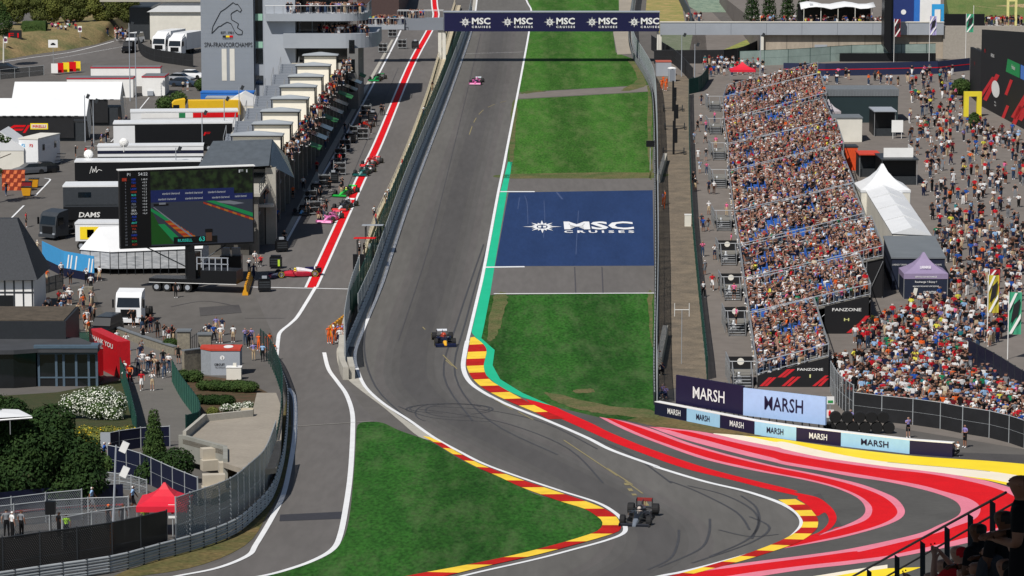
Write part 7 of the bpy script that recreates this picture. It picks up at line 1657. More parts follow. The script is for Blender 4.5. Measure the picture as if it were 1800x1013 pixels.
# ================================================================ vegetation, left foreground, hill
def leaf_mat(name, a, b):
    m = mat(name, a, .8, col2=b, scale=1.1, fine=.35, spec=.2); return m
M_leaf = leaf_mat('leaf_dark', (.010, .030, .007), (.028, .058, .012)); M_leaf2 = leaf_mat('leaf_mid', (.024, .055, .012), (.055, .090, .022))
M_leaf3 = leaf_mat('leaf_olive', (.05, .07, .015), (.11, .12, .03)); M_leafy = leaf_mat('leaf_yellowish', (.08, .10, .02), (.16, .17, .04)); M_flow = mat('white_blossom', 'e6e8dc', .8, var=.1, scale=3); M_yflow = mat('yellow_blossom', 'd8b820', .8)
M_bark = mat('bark', '3d3126', .9, var=.3, scale=3, bump=.5)
def leaves(mb, blobs, n, size, r, mis=(0,), fl=0.0):
    """leaf sized faces scattered through a set of ellipsoids (x,y,z,rx,ry,rz)"""
    vol = [b[3] * b[4] * b[5] for b in blobs]
    V, F, M_ = mb.v, mb.f, mb.m
    for _ in range(n):
        b = r.choices(blobs, vol)[0]
        d = Vector((r.gauss(0, 1), r.gauss(0, 1), r.gauss(0, 1))).normalized(); rad = r.uniform(.45, 1) ** .5
        if r.random() < .06: rad *= r.uniform(1.0, 1.18)
        c = Vector((b[0] + d.x * b[3] * rad, b[1] + d.y * b[4] * rad, b[2] + d.z * b[5] * rad))
        nrm = (d + Vector((r.uniform(-.8, .8), r.uniform(-.8, .8), r.uniform(-.3, .9)))).normalized()
        t1 = nrm.orthogonal().normalized(); t2 = nrm.cross(t1); a = r.uniform(0, 6.28); u = (t1 * math.cos(a) + t2 * math.sin(a)); w = nrm.cross(u)
        s = size * r.uniform(.6, 1.4); o = len(V)
        V += [tuple(c - u * s), tuple(c + w * s * .55 + nrm * s * .15), tuple(c + u * s), tuple(c - w * s * .55 + nrm * s * .15)]
        F.append([o, o + 1, o + 2, o + 3]); M_.append(mis[1] if fl and r.random() < fl else mis[0])
def core(mb, blobs, r, mi=0, f=.78):
    for b in blobs:
        rings = []
        for i in range(7):
            ph = -math.pi / 2 + math.pi * (i + .5) / 7; rr = math.cos(ph)
            rings.append([(b[0] + b[3] * f * rr * math.cos(2 * math.pi * j / 10) * r.uniform(.85, 1.1), b[1] + b[4] * f * rr * math.sin(2 * math.pi * j / 10) * r.uniform(.85, 1.1), b[2] + b[5] * f * math.sin(ph)) for j in range(10)])
        mb.loft(rings, mi)
def tree(label, px, py, blobs, n, m, size=.16, th=3.0, tr=.25, name='broadleaf_tree', cat='tree', seed=1, z=0.0):
    r = random.Random(seed); t = thing(name, label, cat, at(px, py, z)); mb = MB(); mb.tube((0, 0, -.4), (0, 0, th), tr, n=8, r2=tr * .6)
    for b in blobs[:6]: mb.tube((0, 0, th * .7), (b[0] * .7, b[1] * .7, b[2]), tr * .45, n=5, r2=.04)
    mb.build('trunk', M_bark, t); mb = MB(); leaves(mb, blobs, n, size, r); mb.build('crown', m, t); return t
def bush(label, px, py, blobs, n, m, fl=None, frac=0, size=.1, name='shrub', seed=1, z=0.0):
    r = random.Random(seed); t = thing(name, label, 'shrub', at(px, py, z)); mb = MB(); core(mb, blobs, r, 0, .8); leaves(mb, blobs, n, size, r, (0, 1), frac); mb.build('foliage', [m, fl or m], t); return t
def rblobs(seed, n, sx, sy, sz, z0, r0, r1):
    r = random.Random(seed); return [(r.uniform(-sx, sx), r.uniform(-sy, sy), z0 + r.uniform(0, sz), r.uniform(r0, r1), r.uniform(r0, r1), r.uniform(r0, r1) * .8) for _ in range(n)]
tree('large dark green tree filling the lower left corner in front of the clubhouse', 70, 892, [(x * 1.0, y, z, a, b, c) for x, y, z, a, b, c in [(0, 0, 4.2, 2.6, 2.2, 2.0), (2.4, 0, 3.2, 1.9, 1.6, 1.7), (3.1, -.5, 2.0, 1.5, 1.3, 1.3), (-2.2, .3, 4.6, 2.0, 1.8, 1.9), (-3.4, 0, 5.6, 1.7, 1.6, 1.6), (.8, .6, 5.4, 1.6, 1.5, 1.3), (-1, -.8, 2.4, 2.4, 1.6, 1.6), (1.8, -.7, 1.4, 1.8, 1.2, 1.2), (-3.4, -.5, 2.6, 2, 1.6, 1.9)]], 30000, M_leaf, .13, 3, .3, seed=3)
tree('dark bushy tree at the left edge below the glazed clubhouse', 14, 800, [(0, 0, 2.6, 1.9, 1.5, 1.7), (1.4, 0, 1.9, 1.5, 1.2, 1.2), (-1.2, 0, 3.2, 1.5, 1.4, 1.4), (2.2, -.4, 1.0, 1.3, 1.1, 1.0)], 12000, M_leaf, .12, 2, .2, seed=4)
tree('slender young conifer beside the end of the fenced path', 272, 832, [(0, 0, z, .25 + .95 * (1 - z / 4.6), .25 + .9 * (1 - z / 4.6), .5) for z in (.7, 1.2, 1.7, 2.2, 2.7, 3.2, 3.7, 4.1)], 6500, M_leaf2, .09, 3.6, .09, name='conifer_tree', seed=5)
tree('spreading dark shrub tree behind the underpass wall', 310, 850, [(0, 0, 1.4, 1.3, 1.1, 1.1), (-1.2, 0, 1.2, 1.1, .9, .9), (-2.0, 0, .7, .9, .8, .7)], 5000, M_leaf, .1, 1.2, .1, seed=6)
bush('big white flowering hedge in front of the clubhouse windows', 165, 736, [(-1.9, 0, 1.0, .9, .8, 1.0), (-.9, 0, 1.3, 1.0, .8, 1.15), (.1, 0, 1.5, 1.0, .9, 1.1), (1.1, 0, 1.45, 1.0, .9, 1.2), (1.9, 0, 1.1, .8, .8, 1.1), (.5, -.7, .8, 1.4, .8, .8), (1.6, -.8, .5, .9, .7, .7)], 9000, M_leaf2, M_flow, .55, .07, name='flowering_hedge', seed=7)
bush('yellow flowered low shrubs beside the green fence and path', 170, 775, [(x * .8, (x % 2) * .7 - .5, .55, .85, .75, .6) for x in range(-5, 4)] + [(1.8, -1.5, .45, 1, .8, .5), (.2, -1.6, .5, 1, .8, .5)], 9000, M_leafy, M_yflow, .12, .08, seed=8)
bush('dark green shrubs between the big tree and the yellow flowered ones', 118, 830, [(x * .9, .3 * (x % 3), .6, .95, .9, .7) for x in range(-3, 4)], 6000, M_leaf2, None, 0, .1, seed=9)
bush('clipped green hedge behind the generator container', 330, 672, [(-.4, 0, .5, .8, .6, .6), (.6, 0, .5, .8, .6, .6)], 2600, M_leaf2, None, 0, .08, name='hedge', seed=10)
bush('long dark juniper hedge in front of the generator container', 408, 690, [(-2.4, 1.2, .4, .8, .6, .45), (-1.4, .8, .45, .9, .7, .5), (-.4, .5, .45, .9, .7, .5), (.6, .2, .5, 1, .8, .55), (1.4, 0, .5, .9, .8, .5)], 6500, M_leaf2, None, 0, .07, name='hedge', seed=11)
bush('lower juniper hedge stepping down towards the white flowers', 385, 712, [(-1.6, .5, .35, .8, .6, .4), (-.6, .2, .4, .9, .6, .45), (.5, 0, .4, .9, .7, .45)], 5000, M_leaf, None, 0, .07, name='hedge', seed=12)
bush('small bush with white blossom above the sandy slab', 418, 724, [(-.9, 0, .3, .6, .5, .35), (0, 0, .35, .7, .5, .4), (.8, .2, .4, .6, .5, .45)], 2600, M_leaf2, M_flow, .5, .06, seed=13)
bush('small round yellow green bush left of the white blossom', 374, 734, [(0, 0, .4, .55, .5, .45)], 1200, M_leafy, None, 0, .06, seed=14)
bush('round bush on the stone wall corner above the path', 300, 618, [(0, 0, .7, .8, .6, .6)], 1500, M_leaf2, None, 0, .08, seed=15)
for i, (x, y, b, lb) in enumerate(((292, 196, [(0, 0, 1.2, 1.6, 1.2, 1.2), (1.8, .5, 1.8, 1.4, 1.2, 1.3)], 'round green bush between the containers and the yellow truck'), (358, 160, [(0, 0, 1, 1.5, 1.2, 1.0)], 'green bush at the foot of the tower'), (448, 176, [(0, 0, .8, 1, .8, .9)], 'small green bush beside the office trailer'), (1690, 168, [(0, 0, 1.4, 1.6, 1.3, 1.3)], 'leafy green bush beside the yellow arch'), (1712, 232, [(0, 0, 1.5, .8, .7, 1.3)], 'potted shrub in front of the fan zone wall'))):
    bush(lb, x, y, b, 2200, M_leaf2, None, 0, .16, seed=20 + i)
# hill with hedge at the top left
A = at(0, 110); t = MB(); pts = []
nx, ny = 16, 6; rr = random.Random(3); sh_ = sc_px(100)
fr = [(-60, 112), (0, 107), (60, 96), (120, 88), (170, 78), (208, 66)]; 
F3 = resample(poly_px(fr), 1.6); mbh = MB(); rows = []
for j, (dy, h) in enumerate(((0, 0), (3, .9), (7, 2.0), (12, 2.9), (17, 3.4), (60, 3.6))):
    rows.append([(p.x, p.y + dy, gz(p.y) + h * min(1, (len(F3) - i) / 7) + rr.uniform(-.08, .08) - .05) for i, p in enumerate(F3)])
mbh.loft(rows, closed=False, cap=False); tag(mbh.build('grass_bank', mat('dry_bank_grass', (.10, .11, .04), .95, col2=(.27, .19, .09), scale=.22, fine=.3), sm=True), kind='structure')
area('hill_road', [(-80, 140), (-80, 116), (60, 98), (170, 80), (215, 66), (260, 62), (250, 100), (150, 112), (60, 125)], M_pit, 2)
lines('road_lines', [([(0, 110), (60, 101), (130, 91), (200, 73)], .25), ([(95, 104), (218, 82)], .12)], M_white, 4)
def hillp(px, py, h): p = at(px, py); p.z += h; return p
for i in range(9):
    x = 8 + i * 27; r = random.Random(50 + i)
    t = thing('broadleaf_tree', ['leftmost dark tree of the row topping the hill', 'second tree of the hill row behind the clipped hedge', 'broad tree of the hill row above the standing group', 'yellow green tree of the hill row', 'tree of the hill row left of the bare stems', 'olive tree of the hill row above the red shirted visitors', 'tree of the hill row beside the dark hall', 'low olive tree behind the round sign', 'last tree of the hill row next to the white hall'][i], 'tree', hillp(x, 62, 3.2), 0, 'trees along the top of the hill')
    mb = MB(); mb.tube((0, 0, -.5), (0, 0, 2.5), .2, n=6); mb.build('trunk', M_bark, t)
    mb = MB(); leaves(mb, [(r.uniform(-1, 1), r.uniform(-.5, .5), .5 + q * .8, r.uniform(1.4, 2.0), 1.4, r.uniform(1, 1.4)) for q in range(5)], 5200, .17, r); mb.build('crown', M_leaf3 if i % 3 else M_leafy, t)
t = thing('clipped_hedge', 'clipped dark hedge block at the top of the hill', 'hedge', hillp(62, 80, 2.3)); mb = MB(); r = random.Random(5); mb.box(0, 0, -.5, 4.2, 2.2, 2.6); leaves(mb, [(x, 0, 1.1, 1.0, 1.3, 1.1) for x in (-1.6, -.6, .4, 1.4)], 2500, .14, r); mb.build('foliage', M_leaf2, t)
mb = MB(); mb.box(0, 0, -.3, 3.4, .3, 2.0); t = thing('banner_wall', 'dark banner with a red logo at the left end of the hill', 'sign', hillp(22, 92, 2.2)); mb.build('panel', M_fz, t); mb = MB(); text_mb(mb, 'F1', .8, face_M((.3, -.17, .4), (1, 0, 0), (0, 0, 1)), 0, width=1.8); mb.build('lettering', M_red, t)
t = thing('birch_tree', 'pale stemmed tree at the far left edge of the hill', 'tree', at(6, 118)); mb = MB(); mb.tube((0, 0, -.5), (.2, 0, 7), .16, n=6, r2=.08); mb.build('trunk', M_offw, t); mb = MB(); leaves(mb, [(0, 0, 7.5, 1.8, 1.5, 2.2), (-.8, 0, 9.5, 1.6, 1.3, 1.8)], 3000, .16, random.Random(9)); mb.build('crown', M_leaf2, t)
for t, i in CONIF: mb = MB(); leaves(mb, [(0, 0, z, .4 + 1.3 * (1 - z / 8), .9, .9) for z in (.8, 1.8, 2.8, 3.8, 4.8, 5.8)], 1800, .16, random.Random(70 + i)); mb.build('crown', M_leaf, t)
# overhanging twigs at the left edge
t = thing('broadleaf_tree', 'leafy branches reaching in from the left edge over the paddock', 'tree', at(-22, 360)); mb = MB(); mb.tube((0, 0, -.3), (0, 0, 6), .2, n=6); mb.tube((0, 0, 5), (3, 0, 6.2), .06); mb.build('trunk', M_bark, t); mb = MB(); leaves(mb, [(.4, 0, 6.0, 1.2, .9, 1.4), (1.2, 0, 4.0, .8, .7, .6), (.8, 0, 8.2, 1.4, .9, .7), (2.3, 0, 7.9, .8, .6, .4)], 1500, .16, random.Random(10)); mb.build('crown', M_leaf2, t)
# path with green fences
area('path', [(185, 600), (215, 590), (320, 632), (318, 650), (300, 660), (322, 700), (345, 735), (338, 772), (322, 775), (240, 778), (232, 730), (215, 670), (195, 650), (160, 640)], mat('path_asphalt', '66635f', .9, var=.08, scale=.2, fine=.06), 1)
area('planting_soil', [(300, 662), (325, 655), (352, 660), (430, 670), (470, 690), (478, 720), (420, 740), (350, 742), (324, 700)], mat('bark_mulch', '5a4030', .95, col2='3d3a22', scale=1.2, fine=.3), 2)
area('planting_soil', [(-60, 700), (100, 690), (215, 668), (232, 730), (240, 778), (190, 800), (150, 850), (-60, 900)], mat('planting_ground', '3f3d22', .95, col2='2e3a1a', scale=.8, fine=.3), 2)
fence('green_fence', 'green mesh fence along the left side of the path', [(212, 668), (222, 700), (232, 740), (241, 780)], 1.9, M_greenf2 if 'M_greenf2' in globals() else mat('green_net', '2a5f50', .8, var=.2, scale=1.2), M_dgreen, step=2, n=4)
fence('green_fence', 'green mesh fence curving along the right side of the path', [(303, 672), (318, 700), (340, 730), (351, 750), (350, 768), (325, 775)], 1.9, mat('green_net', '2a5f50'), M_dgreen, step=2, n=3)
fence('steel_fence', 'temporary steel fence with dark banner at the foot of the path', [(178, 800), (240, 788), (322, 784)], 1.5, M_navyb, M_steel, step=2.2, n=2)
fence('dark_banner_fence', 'long dark navy banner fence sloping from the path to the red tent', [(190, 830), (240, 842), (300, 870), (352, 892)], 1.9, M_navyb, M_steel, step=2.4, n=3)
sign_board(186, 806, .7, 1.3, .6, 'grey notice board at the lower left end of the green fence', M_lgrey)
for i, (pts, lb) in enumerate((([(-40, 935), (60, 922), (130, 914), (200, 910)], 'rear temporary steel fence left of the red tent'), ([(-40, 948), (50, 938), (120, 930), (235, 926)], 'front temporary steel fence left of the red tent'), ([(110, 965), (160, 955), (250, 942), (300, 936)], 'temporary steel fence just behind the black fabric fence'))):
    fence('steel_fence', lb, pts, 1.9, alpha_mesh('steel_bar_mesh', '8a9096', .2, .16), M_steel, step=2.5, n=2)
mb = MB(); P = path3([(-40, 912), (60, 900), (160, 894), (236, 890)], 2, 0, 2); Q = [p - P[0] for p in P]; t = thing('banner_fence', 'dark navy banner fence with a thin red line behind the steel fences', 'fence', P[0]); ribbon_wall(mb, Q, -.2, 1.5, .05); mb.build('panel', M_navyb, t); mb = MB(); ribbon_wall(mb, Q, .1, .22, .09); mb.build('red_line', M_red, t)
fence('scaffold_rails', 'tangle of grey scaffold rails above the dark banner fence', [(188, 856), (230, 862), (262, 872)], 1.0, alpha_mesh('steel_bar_mesh', '8a9096'), M_steel, step=1.2, n=2)
gable_tent(240, 330, 946, 3.4, 1.95, 3.1, 'bright red pop up tent behind the wire fence at the lower left', M_tred, None, peak=True)
mb = MB(); mb.box(0, 0, 1.5, .6, .5, .8); mb.tube((0, 0, 0), (0, 0, 1.6), .03); tag(mb.build('loudspeaker', M_blackp, loc=at(90, 946)), 'black loudspeaker on a stand behind the black fabric fence', 'loudspeaker')
# white awning tip at the left edge
t = thing('awning', 'white awning corner on a grey frame at the left edge over the dark tree', 'awning', at(-30, 900)); mb = MB(); mb.add([(-1, -1, 6.2), (3.4, -.6, 6.35), (2.2, 1.5, 6.4), (-1, 1.5, 6.5)], [(0, 1, 2, 3), (3, 2, 1, 0)]); mb.build('canopy', M_tw, t); mb = MB(); mb.tube((-1, -1, 6.0), (3.4, -.6, 6.25), .07); mb.tube((0, 0, -.3), (0, 0, 6), .07); mb.tube((2.0, -.75, 6.15), (2.0, -.75, 5.2), .03); mb.build('frame', M_alu, t)
# underpass: sandy slab on concrete walls with blocks
s2 = sc_px(800)
def P3(px, py, h): 
    yb = base_row(py, h); p = at(px, yb); return Vector((p.x, p.y, p.z + h))
t = thing('underpass', 'sandy concrete slab with retaining walls over an underpass beside the pit exit', 'underpass', at(400, 800)); o = at(400, 800)
top = [(322, 771), (358, 740), (442, 731), (452, 690), (486, 690), (497, 720), (494, 790), (486, 822), (440, 828), (393, 812), (393, 790)]
tp_ = [P3(x, y, 2.0) - o for x, y in top]
zt = min(p.z for p in tp_) ; mb = MB()
mb.loft([[(p.x, p.y, p.z - .35) for p in tp_], [(p.x, p.y, p.z) for p in tp_]]); mb.build('slab', M_sand, t)
mb = MB(); a, b, c = tp_[0], tp_[10], tp_[9]
def vwall(mb, a, b, zl, th=.3, zu=.25):
    d = (b - a); n_ = Vector((-d.y, d.x, 0)).normalized() * th
    mb.loft([[a + Vector((0, 0, zl)), b + Vector((0, 0, zl)), b + n_ + Vector((0, 0, zl)), a + n_ + Vector((0, 0, zl))], [a + Vector((0, 0, zu)), b + Vector((0, 0, zu)), b + n_ + Vector((0, 0, zu)), a + n_ + Vector((0, 0, zu))]])
vwall(mb, a, b, -1.5, .3); vwall(mb, b, c, -1.5, .3); vwall(mb, tp_[0], tp_[0] + Vector((0, .3, 0)), -2.6); mb.build('retaining_wall', mat('wall_grey_concrete', '8b8b84', .9, var=.1, scale=.8), t)
mb = MB(); vwall(mb, tp_[1], tp_[0], -.2, .25, .55); vwall(mb, tp_[2], tp_[1], -.2, .25, .5); mb.build('parapet', M_conc, t)
mb = MB(); mb.box(tp_[2].x - .3, tp_[2].y + .3, tp_[2].z, .9, .8, .5); mb.build('block', M_creamc, t)
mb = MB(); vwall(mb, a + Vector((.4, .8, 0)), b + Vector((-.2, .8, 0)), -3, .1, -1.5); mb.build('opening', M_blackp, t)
M_blk = mat('pale_concrete_block', 'b3ab9c', .9, var=.08, scale=1)
for i, (x, y, h, L_, rz_, lb) in enumerate(((378, 836, 1.25, 1.9, 22, 'upper pale concrete block of the stepped pair beside the underpass opening'), (378, 838, .5, 1.9, 22, 'lower pale concrete block of the stepped pair'), (408, 850, .8, 1.8, 14, 'pale concrete block right of the stepped pair'), (376, 872, .75, 1.5, 8, 'front pale concrete block nearest the wire fence'), (376, 874, .02, 1.6, 8, 'bottom front concrete block half buried by the bank'), (412, 852, .1, 2.0, 14, 'lowest pale block under the right hand one'))):
    mb = MB(); mb.box(0, 0, h, L_, .7, .72); tag(mb.build('concrete_block', M_blk, loc=at(x, y), rz=R(rz_)), lb, 'concrete block')
mb = MB(); P = [at(x, y) for x, y in ((372, 890), (450, 858), (482, 830), (480, 815), (440, 838), (398, 862), (372, 880))]; o = P[0]
mb.loft([[p - o + Vector((0, 0, -.3)) for p in P], [p - o + Vector((0, 0, .5 + .9 * (i in (3, 4, 5)))) for i, p in enumerate(P)]]); tag(mb.build('earth_bank', M_dirt, loc=o), kind='structure')
# terrace with steps where the left crowd stands
area('terrace_paving', [(75, 510), (160, 500), (185, 560), (180, 600), (105, 610), (60, 560)], mat('paving_dark', '55524d', .9, var=.1, scale=.6), 2)
fence('iron_railing', 'dark green railing in front of the spectators above the clubhouse', [(105, 606), (140, 607), (172, 603)], 1.15, M_meshg, M_dgreen, step=1.5, n=2)
fence('iron_railing', 'dark railing between the paddock gate and the black banner', [(66, 520), (90, 512), (118, 505)], 1.5, M_meshd, M_dsteel, step=1.2, n=2)
# ================================================================ people placed one by one
pr = random.Random(21)
def grp(pts, where, group=None, **kw):
    for q in pts: person(q[0], q[1], where, group=group, r=pr, **{**kw, **(q[2] if len(q) > 2 else {})})
FC = lambda: pr.uniform(-.7, .7)           # roughly facing the camera
# orange marshals
for x, y in ((578, 604), (584, 606), (590, 602), (598, 604)):
    person(x, y, 'by the yellow barriers', 'stand', FC() + 1, 'orange', 'orange', None, 'marshals by the pit wall end', r=pr)
for x, y in ((586, 598), (594, 599), (602, 600), (597, 609)):
    person(x, y, 'among the orange marshals', None, FC() + 1, pr.choice(['lilac', 'pink', 'white']), 'navy', None, 'visitors with the marshals', r=pr)
for x, y in ((455, 617), (470, 620), (474, 616)): person(x, y, 'beside the wire fence at the pit exit', 'stand', FC(), 'orange', 'orange', None, 'marshals at the pit exit', r=pr)
person(481, 634, 'on the white line at the pit exit', 'stand', R(20), 'orange', 'black trousers', 'white cap', r=pr)
for x, y, s in ((380, 586, 'lilac'), (391, 590, 'navy'), (410, 602, 'white'), (431, 606, 'lilac'), (437, 612, 'navy'), (442, 608, 'lilac'), (446, 634, 'lilac'), (462, 636, 'pale_blue'), (362, 600, 'white'), (368, 600, 'navy'), (376, 603, 'blue'), (388, 604, 'white')):
    person(x, y, 'behind the container wall', None, FC(), s, None, None, 'spectators by the pit exit', r=pr)
# line along the stone wall
for i, (x, y) in enumerate(((220, 566), (228, 570), (235, 574), (243, 568), (250, 583), (257, 584), (265, 583), (277, 592), (289, 598), (297, 604), (303, 600), (306, 604), (233, 562), (247, 562))):
    person(x, y + 2, 'along the low stone wall', pr.choice(['stand', 'folded', 'phone']), FC() + .6, 'black' if i not in (6, 9) else 'dark_red', None, None, 'dark dressed people along the stone wall', r=pr)
# the path
for x, y, k in ((206, 612, dict(shirt='white', bottom='black shorts')), (222, 618, dict(shirt='white', bottom='blue jeans', pose='phone')), (225, 640, dict(shirt='pale_blue', bottom='navy shorts')), (252, 605, dict(shirt='black', bottom='black trousers')), (250, 628, dict(shirt='grey', bottom='black shorts')), (247, 640, dict(shirt='navy')), (219, 668, dict(shirt='white')), (214, 664, dict(shirt='white')), (222, 660, dict(shirt='white')), (229, 676, dict(shirt='orange', bottom='black trousers', hat='dark hair')), (220, 682, dict(shirt='white', bottom='beige shorts')), (243, 658, dict(shirt='white')), (251, 652, dict(shirt='white')), (260, 655, dict(shirt='white')), (266, 650, dict(shirt='black')), (272, 660, dict(shirt='beige')), (278, 664, dict(shirt='black', bottom='black trousers')), (289, 665, dict(shirt='dark_grey', bottom='blue jeans')), (297, 655, dict(shirt='white')), (287, 648, dict(shirt='black')), (314, 640, dict(shirt='black', bottom='black shorts')), (269, 648, dict(shirt='white'))):
    person(x, y, 'on the fenced path', rz=FC(), group='visitors on the fenced path', r=pr, **k)
person(249, 687, 'leading the path group', 'walk', R(10), 'red', 'white shorts', 'fair hair', 'visitors on the fenced path', r=pr)
person(268, 687, 'leading the path group', 'phone', R(-5), 'white', 'beige shorts', 'brown hair', 'visitors on the fenced path', r=pr)
person(40, 552, 'on the gravel roof', 'phone', R(20), 'navy', 'white shorts', 'dark hair', r=pr, z=0)
# terrace crowd at the left
n = 0
while n < 46:
    x, y = pr.uniform(72, 168), pr.uniform(528, 600)
    if y < 540 and x < 95: continue
    person(x, y, 'in the terrace crowd' if y > 565 else 'at the terrace back', pr.choice(['stand', 'folded', 'phone', 'hips']), FC() + .5, pr.choice(['white'] * 6 + ['navy', 'black', 'orange', 'pale_blue', 'beige', 'red']), None, None, 'spectators on the clubhouse terrace', r=pr); n += 1
for x, y, s in ((82, 500, 'orange'), (108, 490, 'white'), (124, 500, 'navy'), (152, 500, 'white'), (160, 512, 'white'), (175, 495, 'white'), (188, 470, 'black')): person(x, y, 'near the blue banner fence', None, FC(), s, None, None, 'people at the paddock gate', r=pr)
person(309, 524, 'on the cable mat', 'stand', R(20), 'black', 'black trousers', 'dark hair', r=pr)
for x, y in ((133, 277), (151, 280), (162, 265), (209, 225), (222, 222), (190, 245), (46, 400), (11, 345), (66, 448), (179, 255), (187, 252), (322, 160), (330, 160)): person(x, y, 'on the paddock road', None, None, None, None, None, 'people on the paddock road', r=pr)
# pit lane crews
for x, y, k in ((597, 291, dict(shirt='red', bottom='black trousers')), (574, 375, dict(shirt='black', bottom='black trousers')), (602, 336, dict(shirt='black', bottom='black trousers')), (500, 432, dict(shirt='black', bottom='black trousers')), (670, 203, dict(shirt='black', bottom='black trousers')), (674, 203, dict(shirt='dark_grey', bottom='black trousers')), (565, 385, dict(shirt='black')), (560, 392, dict(shirt='dark_red')), (570, 382, dict(shirt='dark_red')), (487, 392, dict(shirt='blue', bottom='navy')), (483, 396, dict(shirt='blue', bottom='navy')), (533, 335, dict(shirt='white', bottom='black trousers')), (557, 305, dict(shirt='red')), (572, 262, dict(shirt='orange')), (576, 250, dict(shirt='white')), (606, 236, dict(shirt='black')), (515, 350, dict(shirt='orange')), (446, 492, dict(shirt='navy', bottom='navy')), (438, 480, dict(shirt='white')), (459, 468, dict(shirt='red', pose='sit2')), (448, 462, dict(shirt='white', pose='sit')), (600, 345, dict(shirt='black')), (650, 296, dict(shirt='red'))):
    person(x, y, 'in the pit lane', group='crew in the pit lane', rz=FC(), r=pr, **k)
for x, y in ((548, 372), (541, 380), (563, 350), (580, 335), (589, 312), (603, 276), (612, 262), (628, 240), (633, 218), (648, 212), (652, 236), (660, 222), (584, 300), (556, 366)): person(x, y, 'among the pit equipment', None, FC() + 1, pr.choice(['black', 'black', 'dark_grey', 'navy']), 'black trousers', None, 'crew in the pit lane', r=pr)
# pit wall
for x, y, s in ((745, 216, 'white'), (721, 282, 'white'), (707, 312, 'red'), (705, 322, 'grey'), (683, 365, 'white'), (678, 372, 'white'), (680, 384, 'navy'), (661, 410, 'red'), (658, 398, 'white'), (632, 462, 'white'), (640, 466, 'black'), (760, 170, 'black')):
    person(x, y, 'at the pit wall railing', pr.choice(['stand', 'folded']), R(80) + FC(), s, None, None, 'people along the pit wall', r=pr, z=.75)
# walkway
for x, y, k in ((1235, 452, dict(shirt='pink', bottom='blue jeans', hat='white cap')), (1256, 457, dict(shirt='white', bottom='navy shorts', pose='phone', hat='orange cap')), (1239, 484, dict(shirt='grey', bottom='grey shorts', hat='white cap')), (1252, 511, dict(shirt='red', bottom='white shorts', hat='white cap')), (1266, 512, dict(shirt='black', bottom='black shorts', hat='brown hair')), (1236, 523, dict(shirt='white', bottom='black trousers', hat='white cap')), (1246, 378, dict(shirt='white', bottom='beige shorts', hat='white cap')), (1236, 408, dict(shirt='blue', bottom='navy shorts')), (1245, 407, dict(shirt='brown', bottom='grey shorts')), (1233, 400, dict(shirt='dark_grey')), (1222, 337, dict(shirt='black')), (1219, 325, dict(shirt='black')), (1246, 341, dict(shirt='navy', bottom='black shorts')), (1255, 342, dict(shirt='white', bottom='brown')), (1230, 305, dict(shirt='pale_blue', bottom='white shorts')), (1242, 307, dict(shirt='pink', bottom='blue jeans')), (1227, 283, dict(shirt='white', bottom='white shorts')), (1241, 283, dict(shirt='black')), (1220, 253, dict(shirt='pale_blue')), (1240, 252, dict(shirt='white')), (1241, 233, dict(shirt='pink')), (1226, 232, dict(shirt='black')), (1232, 220, dict(shirt='white')), (1233, 185, dict(shirt='black')), (1243, 182, dict(shirt='white'))):
    person(x, y, 'on the walkway', rz=(FC() if pr.random() < .6 else FC() + math.pi), group='people on the walkway', r=pr, **k)
for x, y in ((1285, 452), (1290, 545), (1294, 590), (1277, 395), (1258, 275), (1256, 228)): person(x, y, 'guarding the grandstand stairs', 'stand', R(-60) + FC(), 'pink', None, None, 'stewards in pink at the stairs', r=pr, z=1.0)
for x, y in ((1163, 158), (1170, 160), (1166, 152), (1172, 155)): person(x, y, 'by the portable toilet', 'stand', FC(), 'orange', 'orange', None, 'marshals by the portable toilet', r=pr)
for x, y, s in ((1165, 362, 'lilac'), (1169, 360, 'orange'), (1168, 368, 'orange')): person(x, y, 'behind the debris fence', 'stand', R(-90), s, 'orange', None, 'marshals behind the debris fence', r=pr)
for x, y, s in ((1164, 660, 'navy'), (1160, 640, 'black'), (1165, 700, 'lilac'), (1170, 702, 'lilac')): person(x, y, 'behind the corner of the debris fence', 'crouch', R(-20), s, None, None, 'photographers at the debris fence', r=pr)
person(1596, 770, 'beside the black screened fence', 'phone', R(15), 'lilac', 'black shorts', 'dark hair', r=pr); person(1696, 787, 'beside the black screened fence', 'folded', R(-60), 'lilac', 'black shorts', 'dark hair', r=pr)
person(1684, 803, 'at the end of the low wall', 'crouch', R(-70), 'white', 'black trousers', 'dark hair', r=pr); person(1495, 758, 'by the tyre stack', 'stand', R(-30), 'lilac', 'black trousers', 'dark hair', r=pr)
for x, y, s in ((117, 950, 'lime'), (104, 948, 'black'), (255, 936, 'lime'), (191, 935, 'black'), (217, 932, 'black'), (12, 945, 'grey'), (22, 948, 'white'), (38, 944, 'grey')): person(x, y, 'behind the black fabric fence', 'stand', R(160) + FC(), s, 'black trousers', 'dark hair' if s != 'white' else 'white cap', 'staff behind the black fence', r=pr)
for x, y, s in ((184, 818, 'blue'), (193, 820, 'green'), (162, 900, 'pale_blue'), (234, 900, 'pale_blue')): person(x, y, 'by the dark banner fences', 'walk', R(90), s, None, 'white cap', 'walkers behind the dark banners', r=pr)
